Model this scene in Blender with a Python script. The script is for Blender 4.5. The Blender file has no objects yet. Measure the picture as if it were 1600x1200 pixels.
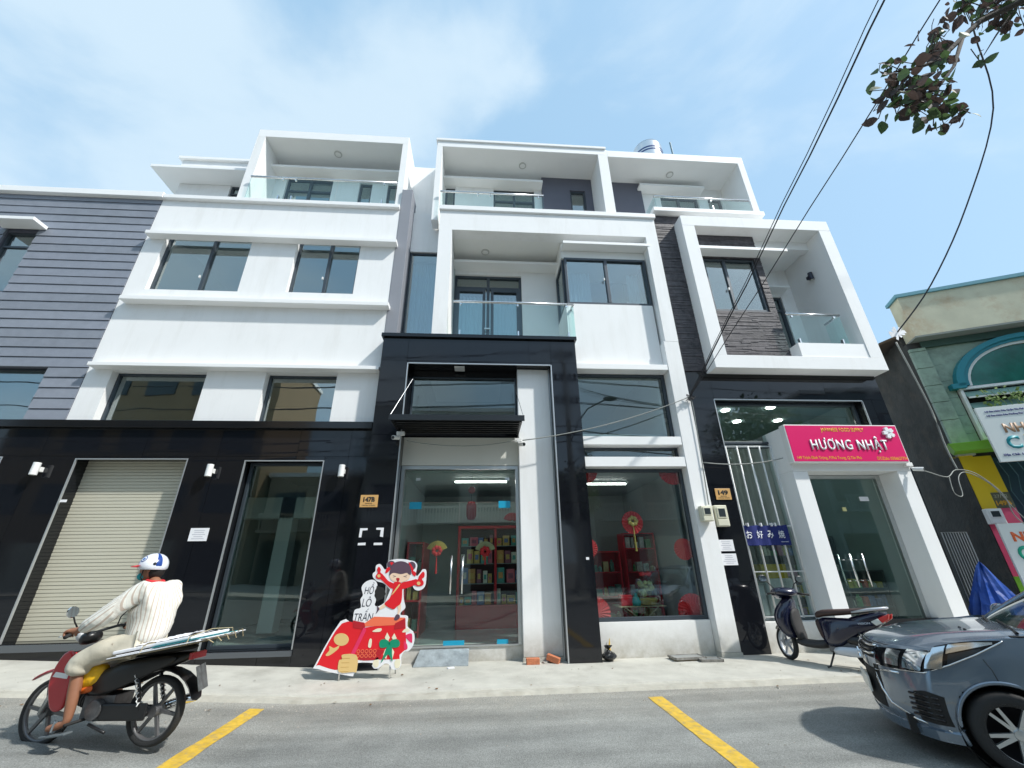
import bpy, bmesh, math, random
from mathutils import Vector, Matrix
random.seed(7)
PI = math.pi
SC = bpy.context.scene
COL = SC.collection
def R(d): return math.radians(d)

# ------------------------------------------------------------------ camera
cam_d = bpy.data.cameras.new('camera')
cam_d.sensor_width = 36.0
cam_d.lens = 36.0 * 640.0 / 1600.0
cam_d.clip_start = 0.05
cam_d.clip_end = 3000
cam = bpy.data.objects.new('camera', cam_d); COL.objects.link(cam)
_pi, _ya, _ro = R(23.609), R(4.344), R(-0.967)
_f = Vector((math.sin(_ya)*math.cos(_pi), math.cos(_ya)*math.cos(_pi), math.sin(_pi)))
_r = Vector((math.cos(_ya), -math.sin(_ya), 0)); _u = _r.cross(_f)
_r2 = math.cos(_ro)*_r + math.sin(_ro)*_u; _u2 = -math.sin(_ro)*_r + math.cos(_ro)*_u
cam.matrix_world = Matrix(((_r2.x, _u2.x, -_f.x, 0), (_r2.y, _u2.y, -_f.y, 0), (_r2.z, _u2.z, -_f.z, 1.4), (0, 0, 0, 1)))
SC.camera = cam

# ------------------------------------------------------------------ light
SUN = Vector((1.6, -1.0, 2.0)).normalized()
EL = math.asin(SUN.z); AZ = math.atan2(SUN.x, SUN.y)
sd = bpy.data.lights.new('sun', 'SUN'); sd.energy = 2.35; sd.angle = R(2.2); sd.color = (1.0, 0.98, 0.93)
so = bpy.data.objects.new('sun', sd); COL.objects.link(so)
so.rotation_euler = SUN.to_track_quat('Z', 'Y').to_euler(); so.location = (0, 0, 30)
W = bpy.data.worlds.new('World'); SC.world = W; W.use_nodes = True
nt = W.node_tree; nt.nodes.clear()
def N(t, nt_, **k):
    n = nt_.nodes.new(t)
    for a, b in k.items(): setattr(n, a, b)
    return n
L = nt.links.new
out = N('ShaderNodeOutputWorld', nt); bg = N('ShaderNodeBackground', nt); bg.inputs[1].default_value = 0.15
sky = N('ShaderNodeTexSky', nt); sky.sky_type = 'NISHITA'; sky.sun_disc = False
sky.sun_elevation = EL; sky.sun_rotation = AZ; sky.air_density = 1.0; sky.dust_density = 2.5; sky.ozone_density = 1.5
tc = N('ShaderNodeTexCoord', nt)
# clouds: broad soft banks, denser to the left, clear to the right as in the picture
mp = N('ShaderNodeMapping', nt); mp.inputs['Scale'].default_value = (1, 1, 1.8); mp.inputs['Location'].default_value = (0.35, 0.1, 0.0)
L(tc.outputs['Generated'], mp.inputs[0])
n1 = N('ShaderNodeTexNoise', nt); n1.inputs['Scale'].default_value = 2.3; n1.inputs['Detail'].default_value = 9; n1.inputs['Roughness'].default_value = 0.52; n1.inputs['Distortion'].default_value = 0.35
L(mp.outputs[0], n1.inputs['Vector'])
def bump_dir(v, w):
    d = N('ShaderNodeVectorMath', nt, operation='DOT_PRODUCT'); d.inputs[1].default_value = Vector(v).normalized()
    L(tc.outputs['Generated'], d.inputs[0])
    m = N('ShaderNodeMapRange', nt); m.inputs['From Min'].default_value = w; m.inputs['From Max'].default_value = 1.0; m.interpolation_type = 'SMOOTHERSTEP'
    L(d.outputs['Value'], m.inputs['Value']); return m.outputs[0]
def mth(op, a, b):
    m = N('ShaderNodeMath', nt, operation=op)
    for i, q in enumerate((a, b)):
        if isinstance(q, (int, float)): m.inputs[i].default_value = q
        else: L(q, m.inputs[i])
    return m.outputs[0]
acc = mth('MULTIPLY', n1.outputs['Fac'], 1.0)
for v, w, k in CLOUDS if 'CLOUDS' in globals() else (((-.5, .6, .62), .80, .07), ((-.15, .62, .78), .94, .10), ((-.75, .55, .35), .9, .06), ((-.1, .78, .62), .965, .10), ((.13, .66, .76), .975, -.20), ((.42, .66, .75), .95, .05), ((.75, .5, .4), .80, -.10)):
    acc = mth('ADD', acc, mth('MULTIPLY', bump_dir(v, w), k))
cr = N('ShaderNodeMapRange', nt); cr.inputs['From Min'].default_value = 0.43; cr.inputs['From Max'].default_value = 0.70; cr.interpolation_type = 'SMOOTHSTEP'
L(acc, cr.inputs['Value'])
hz = N('ShaderNodeMixRGB', nt); hz.inputs[0].default_value = SKYMIX if 'SKYMIX' in globals() else 0.78
hz.inputs[2].default_value = (1.55, 2.5, 3.35, 1)       # thin bright veil over the blue
L(sky.outputs[0], hz.inputs[1])
mx = N('ShaderNodeMixRGB', nt); mx.inputs[2].default_value = (3.0, 3.5, 3.8, 1)
L(mth('MULTIPLY', cr.outputs[0], 0.6), mx.inputs[0]); L(hz.outputs[0], mx.inputs[1])
L(mx.outputs[0], bg.inputs[0]); L(bg.outputs[0], out.inputs[0])
SC.view_settings.view_transform = 'Standard'; SC.view_settings.look = 'None'
SC.view_settings.exposure = 0.92; SC.view_settings.gamma = 1.0; SC.view_settings.use_curve_mapping = False
SC.cycles.max_bounces = 8; SC.cycles.transparent_max_bounces = 16; SC.cycles.glossy_bounces = 4
SC.cycles.sample_clamp_indirect = 4.0

# ------------------------------------------------------------------ materials
MATS = {}
def mat(name, col, rough=0.6, metal=0.0, spec=0.5, var=0.0, vs=3.0, bump=0.0, bs=60.0, stain=0.0, stcol=(0.25, 0.22, 0.17), coat=0.0, sscale=1.2, streak=False, rvar=0.0, foot=0.0):
    if name in MATS: return MATS[name]
    m = bpy.data.materials.new(name); m.use_nodes = True; t = m.node_tree; b = t.nodes['Principled BSDF']
    b.inputs['Base Color'].default_value = (*col, 1); b.inputs['Roughness'].default_value = rough
    b.inputs['Metallic'].default_value = metal; b.inputs['Specular IOR Level'].default_value = spec
    if coat: b.inputs['Coat Weight'].default_value = coat; b.inputs['Coat Roughness'].default_value = 0.03
    lk = t.links.new; tcn = t.nodes.new('ShaderNodeTexCoord'); last = None
    if var > 0:
        n = t.nodes.new('ShaderNodeTexNoise'); n.inputs['Scale'].default_value = vs; n.inputs['Detail'].default_value = 8; n.inputs['Roughness'].default_value = 0.6
        lk(tcn.outputs['Object'], n.inputs['Vector'])
        r = t.nodes.new('ShaderNodeValToRGB'); r.color_ramp.elements[0].position = 0.3; r.color_ramp.elements[1].position = 0.7
        r.color_ramp.elements[0].color = (*[c*(1-var) for c in col], 1); r.color_ramp.elements[1].color = (*[min(1, c*(1+var)) for c in col], 1)
        lk(n.outputs['Fac'], r.inputs[0]); lk(r.outputs[0], b.inputs['Base Color']); last = r.outputs[0]
    if stain > 0:
        mp_ = t.nodes.new('ShaderNodeMapping'); mp_.inputs['Scale'].default_value = (2.5, 2.5, 0.35) if streak else (1, 1, 1)
        lk(tcn.outputs['Object'], mp_.inputs[0])
        n = t.nodes.new('ShaderNodeTexNoise'); n.inputs['Scale'].default_value = sscale; n.inputs['Detail'].default_value = 10; n.inputs['Roughness'].default_value = 0.68
        lk(mp_.outputs[0], n.inputs['Vector'])
        r = t.nodes.new('ShaderNodeMapRange'); r.inputs['From Min'].default_value = 0.5; r.inputs['From Max'].default_value = 0.78; r.inputs['To Max'].default_value = stain
        lk(n.outputs['Fac'], r.inputs['Value'])
        mm = t.nodes.new('ShaderNodeMixRGB'); mm.inputs[1].default_value = (*col, 1); mm.inputs[2].default_value = (*stcol, 1)
        lk(r.outputs[0], mm.inputs[0])
        if last: lk(last, mm.inputs[1])
        lk(mm.outputs[0], b.inputs['Base Color'])
    if bump > 0:
        n = t.nodes.new('ShaderNodeTexNoise'); n.inputs['Scale'].default_value = bs; n.inputs['Detail'].default_value = 6
        lk(tcn.outputs['Object'], n.inputs['Vector'])
        bp = t.nodes.new('ShaderNodeBump'); bp.inputs['Strength'].default_value = bump; bp.inputs['Distance'].default_value = 0.02
        lk(n.outputs['Fac'], bp.inputs['Height']); lk(bp.outputs[0], b.inputs['Normal'])
    if rvar:
        n = t.nodes.new('ShaderNodeTexNoise'); n.inputs['Scale'].default_value = 1.7; n.inputs['Detail'].default_value = 9; n.inputs['Roughness'].default_value = .65; lk(tcn.outputs['Object'], n.inputs['Vector'])
        r = t.nodes.new('ShaderNodeMapRange'); r.inputs['From Min'].default_value = .42; r.inputs['From Max'].default_value = .75; r.inputs['To Min'].default_value = rough; r.inputs['To Max'].default_value = rough+rvar
        lk(n.outputs['Fac'], r.inputs['Value']); lk(r.outputs[0], b.inputs['Roughness'])
    if foot:      # splashed dirt above the pavement and rain streaks
        sp = t.nodes.new('ShaderNodeSeparateXYZ'); lk(tcn.outputs['Object'], sp.inputs[0]); r = t.nodes.new('ShaderNodeMapRange'); r.inputs['From Min'].default_value = .55; r.inputs['From Max'].default_value = 0.0; lk(sp.outputs['Z'], r.inputs['Value'])
        n = t.nodes.new('ShaderNodeTexNoise'); n.inputs['Scale'].default_value = 5; n.inputs['Detail'].default_value = 10; n.inputs['Roughness'].default_value = .7; lk(tcn.outputs['Object'], n.inputs['Vector'])
        q = t.nodes.new('ShaderNodeMath'); q.operation = 'MULTIPLY'; lk(r.outputs[0], q.inputs[0]); lk(n.outputs['Fac'], q.inputs[1]); q2 = t.nodes.new('ShaderNodeMath'); q2.operation = 'MULTIPLY'; q2.inputs[1].default_value = foot; lk(q.outputs[0], q2.inputs[0])
        mm = t.nodes.new('ShaderNodeMixRGB'); mm.inputs[2].default_value = (.30, .27, .2, 1); src = b.inputs['Base Color'].links[0].from_socket; lk(q2.outputs[0], mm.inputs[0]); lk(src, mm.inputs[1]); lk(mm.outputs[0], b.inputs['Base Color'])
    MATS[name] = m; return m
def glass(name, tint, ior, rough=0.0, wob=0.0):
    m = bpy.data.materials.new(name); m.use_nodes = True; t = m.node_tree; t.nodes.clear(); lk = t.links.new
    o = t.nodes.new('ShaderNodeOutputMaterial'); mxs = t.nodes.new('ShaderNodeMixShader'); tr = t.nodes.new('ShaderNodeBsdfTransparent'); g = t.nodes.new('ShaderNodeBsdfGlossy')
    lw = t.nodes.new('ShaderNodeLayerWeight'); pw = t.nodes.new('ShaderNodeMath'); pw.operation = 'POWER'; pw.inputs[1].default_value = 5.0
    fr = t.nodes.new('ShaderNodeMapRange'); f0 = ((ior-1)/(ior+1))**2; fr.inputs['To Min'].default_value = f0; fr.inputs['To Max'].default_value = 1.0
    lw.inputs[0].default_value = .5; lk(lw.outputs['Facing'], pw.inputs[0]); lk(pw.outputs[0], fr.inputs['Value'])
    tr.inputs[0].default_value = (*tint, 1); g.inputs[0].default_value = (0.93, 0.98, 0.97, 1); g.inputs[1].default_value = rough
    if wob:
        tcn = t.nodes.new('ShaderNodeTexCoord'); n = t.nodes.new('ShaderNodeTexNoise'); n.inputs['Scale'].default_value = 1.1; n.inputs['Detail'].default_value = 1
        lk(tcn.outputs['Object'], n.inputs['Vector']); bp = t.nodes.new('ShaderNodeBump'); bp.inputs['Strength'].default_value = wob; bp.inputs['Distance'].default_value = 0.01
        lk(n.outputs['Fac'], bp.inputs['Height']); lk(bp.outputs[0], g.inputs['Normal'])
    lk(fr.outputs[0], mxs.inputs[0]); lk(tr.outputs[0], mxs.inputs[1]); lk(g.outputs[0], mxs.inputs[2]); lk(mxs.outputs[0], o.inputs[0])
    MATS[name] = m; return m
def emis(name, col, s):
    m = bpy.data.materials.new(name); m.use_nodes = True; b = m.node_tree.nodes['Principled BSDF']
    b.inputs['Base Color'].default_value = (*col, 1); b.inputs['Emission Color'].default_value = (*col, 1); b.inputs['Emission Strength'].default_value = s
    return m
WHITE = mat('white_plaster', (.84, .84, .83), .75, var=.02, vs=1.5, bump=.06, bs=40, stain=.34, stcol=(.60, .585, .54), streak=True, sscale=1.5, foot=1.3)
WHITE2 = mat('white_paint_trim', (.85, .85, .84), .6, var=.015, vs=2, stain=.06, stcol=(.5, .48, .42))
CREAM = mat('cream_soffit_paint', (.83, .83, .80), .8, var=.02, vs=1.5)
PLANK = mat('grey_plank', (.225, .245, .29), .55, var=.07, vs=7, bump=.15, bs=90)
GREYP = mat('grey_purple_paint', (.245, .255, .285), .7, var=.03, vs=2, bump=.05)
DKGREY = mat('dark_grey_paint', (.12, .125, .16), .7, var=.04, vs=2)
GRAN = mat('black_granite', (.008, .009, .012), .025, spec=.5, var=.2, vs=60, rvar=.10)
GRAN2 = mat('black_granite_matt', (.008, .009, .011), .12, spec=.5)
SLATE = mat('dark_slate_strip', (.075, .068, .075), .55, var=.45, vs=9, bump=.3, bs=70)
ALUD = mat('dark_aluminium', (.055, .07, .085), .4, metal=.3)
ALU = mat('aluminium', (.55, .57, .57), .35, metal=.8)
STEEL = mat('brushed_steel', (.72, .72, .72), .22, metal=1)
TRIM = mat('silver_edge_trim', (.5, .52, .53), .35, metal=.6)
GW = glass('tinted_window_glass', (.72, .82, .84), 2.8, wob=.3)
GS = glass('shop_glass', (.86, .92, .91), 1.85, wob=.12)
GD = glass('door_glass', (.84, .92, .90), 1.75, wob=.12)
GR = glass('railing_glass', (.90, .975, .97), 1.4)
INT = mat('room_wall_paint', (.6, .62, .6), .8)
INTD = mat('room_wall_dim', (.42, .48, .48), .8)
FLOORT = mat('glossy_floor_tile', (.35, .38, .38), .15, var=.05)
SHUT = mat('roller_shutter_beige', (.54, .52, .42), .5, var=.03, vs=1.2, stain=.08)
CURT = mat('curtain_cloth', (.52, .58, .62), .85)
RED = mat('red_lacquer', (.62, .015, .03), .3)
REDP = mat('red_paper', (.75, .02, .03), .6)
GOLD = mat('gold_paper', (.62, .43, .12), .4)
YEL = mat('yellow_road_paint', (.62, .40, .045), .8, var=.18, vs=14, stain=.95, stcol=(.2, .2, .19), sscale=16)
PINK = mat('magenta_sign_face', (.72, .005, .13), .35)
SIGNW = mat('white_letter', (.86, .87, .88), .35)
SIGNY = mat('yellow_letter', (.85, .5, .01), .4)
BLACK = mat('black_plastic', (.012, .012, .013), .35)
BLACKM = mat('black_matt', (.015, .015, .015), .8)
RUBBER = mat('tyre_rubber', (.022, .022, .022), .75, bump=.2, bs=80)
PLASW = mat('white_plastic', (.78, .78, .76), .4)
PLASC = mat('cream_plastic', (.68, .66, .52), .45, var=.03)
PAPER = mat('white_paper', (.80, .80, .82), .8, var=.03, vs=10)
CABLE = mat('black_cable', (.015, .015, .02), .6)
CABLEW = mat('grey_white_cable', (.26, .27, .25), .6)
TEAL = mat('teal_cloth', (.02, .28, .32), .8)
BLUET = mat('blue_tape', (.01, .32, .5), .4)

# ------------------------------------------------------------------ mesh helpers
class MB:
    def __init__(s): s.v = []; s.f = []
    def _add(s, vs, fs):
        o = len(s.v); s.v += [tuple(q) for q in vs]; s.f += [tuple(i+o for i in f) for f in fs]
    def box(s, x0, x1, y0, y1, z0, z1):
        if x0 > x1: x0, x1 = x1, x0
        if y0 > y1: y0, y1 = y1, y0
        if z0 > z1: z0, z1 = z1, z0
        s._add([(x0,y0,z0),(x1,y0,z0),(x1,y1,z0),(x0,y1,z0),(x0,y0,z1),(x1,y0,z1),(x1,y1,z1),(x0,y1,z1)],
               [(0,3,2,1),(4,5,6,7),(0,1,5,4),(1,2,6,5),(2,3,7,6),(3,0,4,7)]); return s
    def quad(s, a, b, c, d): s._add([a, b, c, d], [(0,1,2,3)]); return s
    def prism(s, pts, y0, y1):       # polygon given in (x, z), extruded from y0 to y1
        n = len(pts); s._add([(x, y0, z) for x, z in pts] + [(x, y1, z) for x, z in pts],
            [tuple(range(n)), tuple(range(2*n-1, n-1, -1))] + [(i, i+n, (i+1) % n + n, (i+1) % n) for i in range(n)]); return s
    def prismz(s, pts, z0, z1):      # polygon in (x, y)
        n = len(pts); s._add([(x, y, z0) for x, y in pts] + [(x, y, z1) for x, y in pts],
            [tuple(range(n-1, -1, -1)), tuple(range(n, 2*n))] + [(i, (i+1) % n, (i+1) % n + n, i+n) for i in range(n)]); return s
    def tube(s, pts, r, n=8, cap=True):
        P_ = [Vector(p) for p in pts]; rs = r if isinstance(r, (list, tuple)) else [r]*len(P_)
        rings = []; up = Vector((0, 0, 1))
        for i, p in enumerate(P_):
            t = (P_[min(i+1, len(P_)-1)] - P_[max(i-1, 0)]).normalized()
            a = t.cross(up)
            if a.length < .05: a = t.cross(Vector((1, 0, 0)))
            a.normalize(); b = a.cross(t)
            rings.append([p + rs[i]*(math.cos(2*PI*k/n)*a + math.sin(2*PI*k/n)*b) for k in range(n)])
        vs = [q for rg in rings for q in rg]; fs = []
        for i in range(len(P_)-1):
            for k in range(n): fs.append((i*n+k, i*n+(k+1) % n, (i+1)*n+(k+1) % n, (i+1)*n+k))
        if cap: fs.append(tuple(range(n-1, -1, -1))); fs.append(tuple((len(P_)-1)*n+k for k in range(n)))
        s._add(vs, fs); return s
    def cyl(s, a, b, r0, r1=None, n=16): return s.tube([a, b], [r0, r0 if r1 is None else r1], n)
    def lathe(s, c, ax, prof, n=24, arc=2*PI):   # prof: (radius, height along ax)
        ax = Vector(ax).normalized(); a = ax.orthogonal().normalized(); b = ax.cross(a); c = Vector(c); vs = []; m = len(prof)
        full = arc > 6.28; nn = n if full else n+1
        for k in range(nn):
            t = arc*k/n
            for r_, h in prof: vs.append(c + ax*h + r_*(math.cos(t)*a + math.sin(t)*b))
        fs = []
        for k in range(n):
            k2 = (k+1) % n if full else k+1
            for i in range(m-1): fs.append((k*m+i, k2*m+i, k2*m+i+1, k*m+i+1))
        s._add(vs, fs); return s
    def ball(s, c, r, n=12, m=8):
        if not isinstance(r, (tuple, list)): r = (r, r, r)
        vs = []; fs = []
        for i in range(1, m):
            for k in range(n):
                t = PI*i/m; p = 2*PI*k/n; vs.append((c[0]+r[0]*math.sin(t)*math.cos(p), c[1]+r[1]*math.sin(t)*math.sin(p), c[2]+r[2]*math.cos(t)))
        vs.append((c[0], c[1], c[2]+r[2])); vs.append((c[0], c[1], c[2]-r[2])); T, B = len(vs)-2, len(vs)-1
        for k in range(n):
            fs.append((T, k, (k+1) % n)); fs.append((B, (m-2)*n+(k+1) % n, (m-2)*n+k))
            for i in range(m-2): fs.append((i*n+k, (i+1)*n+k, (i+1)*n+(k+1) % n, i*n+(k+1) % n))
        s._add(vs, fs); return s
    def xf(s, M):
        s.v = [tuple(M @ Vector(q)) for q in s.v]; return s
    def build(s, name, m, parent=None, bev=0, smooth=False, sub=0, **kw):
        me = bpy.data.meshes.new(name); me.from_pydata(s.v, [], s.f); me.materials.append(m)
        bm = bmesh.new(); bm.from_mesh(me); bmesh.ops.recalc_face_normals(bm, faces=bm.faces); bm.to_mesh(me); bm.free()
        if smooth:
            for p in me.polygons: p.use_smooth = True
        o = bpy.data.objects.new(name, me); COL.objects.link(o)
        if bev:
            b = o.modifiers.new('bevel', 'BEVEL'); b.width = bev; b.segments = 2; b.limit_method = 'ANGLE'
        if sub:
            b = o.modifiers.new('sub', 'SUBSURF'); b.levels = sub; b.render_levels = sub
        if parent: attach(o, parent)
        tag(o, **kw); return o
def attach(o, parent):
    o.parent = parent
    if parent.parent is None: o.matrix_parent_inverse = parent.matrix_basis.inverted()
def tag(o, label=None, cat=None, group=None, kind=None):
    if label: o['label'] = label
    if cat: o['category'] = cat
    if group: o['group'] = group
    if kind: o['kind'] = kind
    return o
def thing(name, label, cat, loc=(0, 0, 0), group=None, rot=0):
    o = bpy.data.objects.new(name, None); COL.objects.link(o); o.empty_display_size = .2
    o.location = loc; o.rotation_euler = (0, 0, rot); o.matrix_basis = Matrix.Translation(loc) @ Matrix.Rotation(rot, 4, 'Z')
    return tag(o, label, cat, group)
def copy_tree(o, parent=None):
    c = o.copy(); COL.objects.link(c); c.parent = parent
    for ch in list(o.children): copy_tree(ch, c)
    return c
def copy_thing(o, loc, rot, label):
    c = copy_tree(o); c.matrix_basis = Matrix.Translation(loc) @ Matrix.Rotation(rot, 4, 'Z'); c['label'] = label; return c
def B(name, m, parent, *b, **k): return MB().box(*b).build(name, m, parent, **k)
def wall(name, m, parent, x0, x1, z0, z1, y0, y1, holes=(), **kw):
    xs = sorted({x0, x1, *[min(max(h[i], x0), x1) for h in holes for i in (0, 1)]}); zs = sorted({z0, z1, *[min(max(h[i], z0), z1) for h in holes for i in (2, 3)]})
    nx, nz = len(xs)-1, len(zs)-1
    def sol(i, j):
        if i < 0 or j < 0 or i >= nx or j >= nz: return False
        cx, cz = (xs[i]+xs[i+1])/2, (zs[j]+zs[j+1])/2
        return not any(h[0] < cx < h[1] and h[2] < cz < h[3] for h in holes)
    mb = MB()
    for i in range(nx):
        for j in range(nz):
            if not sol(i, j): continue
            a, b, c, d = xs[i], xs[i+1], zs[j], zs[j+1]
            mb.quad((a,y0,c),(b,y0,c),(b,y0,d),(a,y0,d)); mb.quad((b,y1,c),(a,y1,c),(a,y1,d),(b,y1,d))
            if not sol(i-1, j): mb.quad((a,y1,c),(a,y0,c),(a,y0,d),(a,y1,d))
            if not sol(i+1, j): mb.quad((b,y0,c),(b,y1,c),(b,y1,d),(b,y0,d))
            if not sol(i, j-1): mb.quad((a,y0,c),(a,y1,c),(b,y1,c),(b,y0,c))
            if not sol(i, j+1): mb.quad((a,y0,d),(b,y0,d),(b,y1,d),(a,y1,d))
    me = bpy.data.meshes.new(name); me.from_pydata(mb.v, [], mb.f); me.materials.append(m)
    bm = bmesh.new(); bm.from_mesh(me); bmesh.ops.remove_doubles(bm, verts=bm.verts, dist=1e-5); bmesh.ops.recalc_face_normals(bm, faces=bm.faces); bm.to_mesh(me); bm.free()
    o = bpy.data.objects.new(name, me); COL.objects.link(o)
    if parent: attach(o, parent)
    return tag(o, **kw)
def window(parent, x0, x1, z0, z1, y, mull=(), fw=.05, gm=None, fm=None, trans=(), handle=None, name='window', curt=None, depth=.07, room=True):
    """frame at plane y (front) with panes; mull: x of mullions; trans: z of transoms; curt: list of (x0,x1) curtain spans"""
    gm = gm or GW; fm = fm or ALUD
    mb = MB(); g = fw
    mb.box(x0, x0+g, y, y+depth, z0, z1); mb.box(x1-g, x1, y, y+depth, z0, z1)
    mb.box(x0+g, x1-g, y, y+depth, z1-g, z1); mb.box(x0+g, x1-g, y, y+depth, z0, z0+g)
    for q in mull: mb.box(q-g*.6, q+g*.6, y-.004, y+depth-.004, z0+g, z1-g)
    for q in trans: mb.box(x0+g, x1-g, y+.004, y+depth-.01, q-g*.5, q+g*.5)
    fr = mb.build(name, fm, parent, bev=.004)
    xs = [x0+g*.8] + list(mull) + [x1-g*.8]; zs = [z0+g*.8] + list(trans) + [z1-g*.8]
    for i in range(len(xs)-1):
        for j in range(len(zs)-1):
            yy = y + depth*.45 + .012*(i % 2) + .003*j
            MB().box(xs[i]+.003, xs[i+1]-.003, yy, yy+.006, zs[j]+.003, zs[j+1]-.003).build('pane', gm, fr)
    if handle:
        MB().box(handle[0]-.012, handle[0]+.012, y-.03, y, handle[1]-.03, handle[1]+.03).build('latch', PLASW, fr)
    if curt:
        for cx0, cx1, cz1 in curt: curtain(fr, cx0, cx1, z0, cz1, y+.32)
    return fr
def curtain(parent, x0, x1, z0, z1, y, amp=.03, pitch=.09, m=None):
    n = max(8, int((x1-x0)/pitch*6)); vs = []; fs = []
    for i in range(n+1):
        x = x0+(x1-x0)*i/n; ph = 2*PI*(x-x0)/pitch
        yy = y + amp*math.sin(ph + .6*math.sin(ph*.31)); vs += [(x, yy, z0), (x+.004*math.sin(ph*.5), yy, z1)]
        vs += [(x, yy+.004, z0), (x, yy+.004, z1)]
    for i in range(n):
        a = 4*i; b = 4*i+4; fs += [(a, b, b+1, a+1), (a+2, a+3, b+3, b+2)]
    mb = MB(); mb._add(vs, fs); return mb.build('curtain', m or CURT, parent, smooth=True)
def room(parent, x0, x1, y0, y1, z0, z1, m=None, fl=None, name='room_shell', front=False):
    m = m or INT; mb = MB(); t = .05
    mb.box(x0-t, x1+t, y1, y1+t, z0-t, z1+t); mb.box(x0-t, x0, y0, y1, z0, z1); mb.box(x1, x1+t, y0, y1, z0, z1); mb.box(x0-t, x1+t, y0, y1, z1, z1+t)
    mb.build(name, m, parent)
    MB().box(x0-t, x1+t, y0, y1, z0-t, z0).build('room_floor', fl or FLOORT, parent)
def text(s, x, y, z, w, h, m, parent, name='lettering', ext=.004, bold=0.0, M=None, align='C', font_shear=0, spc=1.0):
    cu = bpy.data.curves.new('t', 'FONT'); cu.body = s; cu.size = 1; cu.extrude = 0; cu.offset = bold; cu.shear = font_shear; cu.resolution_u = 3; cu.space_character = spc
    ob = bpy.data.objects.new('t', cu); COL.objects.link(ob)
    dg = bpy.context.evaluated_depsgraph_get(); me = bpy.data.meshes.new_from_object(ob.evaluated_get(dg)); bpy.data.objects.remove(ob)
    if not me.vertices: return None
    X = [v.co.x for v in me.vertices]; Y_ = [v.co.y for v in me.vertices]; x0, x1, y0, y1 = min(X), max(X), min(Y_), max(Y_)
    bm = bmesh.new(); bm.from_mesh(me)
    sx = w/max(1e-6, x1-x0); sy = h/max(1e-6, y1-y0)
    for v in bm.verts: v.co = Vector(((v.co.x-(x0+x1)/2)*sx, 0, (v.co.y-(y0+y1)/2)*sy))
    r = bmesh.ops.extrude_face_region(bm, geom=bm.faces[:]); 
    for v in [g for g in r['geom'] if isinstance(g, bmesh.types.BMVert)]: v.co.y -= ext
    T = Matrix.Translation((x, y, z)) if M is None else M
    for v in bm.verts: v.co = T @ v.co
    bmesh.ops.recalc_face_normals(bm, faces=bm.faces)
    me.clear_geometry(); bm.to_mesh(me); bm.free(); me.materials.clear(); me.materials.append(m); me.name = name
    o = bpy.data.objects.new(name, me); COL.objects.link(o)
    if parent: attach(o, parent)
    return o
def smooth_pts(P_, k=5):
    Q = [Vector(p) for p in P_]; o = []
    for i in range(len(Q)-1):
        a, b, c, d = Q[max(i-1, 0)], Q[i], Q[i+1], Q[min(i+2, len(Q)-1)]
        for j in range(k): t = j/k; o.append(.5*((2*b)+(c-a)*t+(2*a-5*b+4*c-d)*t*t+(3*b-a-3*c+d)*t**3))
    return o+[Q[-1]]
def closed_smooth(P_, k=4):
    n = len(P_); o = []
    for i in range(n):
        a, b, c, d = [Vector(P_[(i+q) % n]) for q in (-1, 0, 1, 2)]
        for j in range(k): t = j/k; v = .5*((2*b)+(c-a)*t+(2*a-5*b+4*c-d)*t*t+(3*b-a-3*c+d)*t**3); o.append((v.x, v.y))
    return o
def g(x): return max(0.0, -(min(max(x, -13.0), 0)+2.0)*.05)
# ------------------------------------------------------------------ ground
ASPH = mat('asphalt', (.25, .255, .24), .85, var=.16, vs=2.2, bump=.5, bs=120, stain=.35, stcol=(.16, .16, .15), sscale=1.6)
CONC = mat('pavement_concrete', (.49, .475, .42), .85, var=.12, vs=2.5, bump=.35, bs=60, stain=.5, stcol=(.22, .20, .16), sscale=1.8)
KERB = mat('kerb_concrete', (.44, .42, .36), .9, var=.15, vs=6, bump=.3, bs=60, stain=.5, stcol=(.25, .2, .14), sscale=4)
def strip(name, m, y0, y1, dz, x0=-60, x1=60, thick=None, n=120, edge=None, **kw):
    mb = MB(); xs = [x0+(x1-x0)*i/n for i in range(n+1)]; rnd = random.Random(3)
    vs = []; fs = []
    js = [rnd.uniform(-.012, .012) if edge else 0 for _ in xs]
    for i, x in enumerate(xs):
        vs += [(x, y0+js[i], g(x)+dz), (x, y1, g(x)+dz)]
        if thick: vs += [(x, y0+js[i]-.03, g(x)+dz-thick), (x, y1, g(x)+dz-thick)]
    k = 4 if thick else 2
    for i in range(n):
        a = i*k; b = a+k; fs.append((a, b, b+1, a+1))
        if thick: fs.append((a+2, b+2, b, a)); fs.append((a+1, b+1, b+3, a+3))
    mb._add(vs, fs); o = mb.build(name, m, smooth=False, kind='structure', **kw); return o
RZ = -.05
t_ = ASPH.node_tree; b_ = t_.nodes['Principled BSDF']; src = b_.inputs['Base Color'].links[0].from_socket
tc_ = t_.nodes.new('ShaderNodeTexCoord'); sx_ = t_.nodes.new('ShaderNodeSeparateXYZ'); t_.links.new(tc_.outputs['Object'], sx_.inputs[0])
mr_ = t_.nodes.new('ShaderNodeMapRange'); mr_.inputs['From Min'].default_value = 4.7; mr_.inputs['From Max'].default_value = 6.0; t_.links.new(sx_.outputs['Y'], mr_.inputs['Value'])
nz_ = t_.nodes.new('ShaderNodeTexNoise'); nz_.inputs['Scale'].default_value = 5; nz_.inputs['Detail'].default_value = 10; nz_.inputs['Roughness'].default_value = .7; t_.links.new(tc_.outputs['Object'], nz_.inputs['Vector'])
mu_ = t_.nodes.new('ShaderNodeMath'); mu_.operation = 'MULTIPLY'; t_.links.new(mr_.outputs[0], mu_.inputs[0]); t_.links.new(nz_.outputs['Fac'], mu_.inputs[1])
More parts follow.
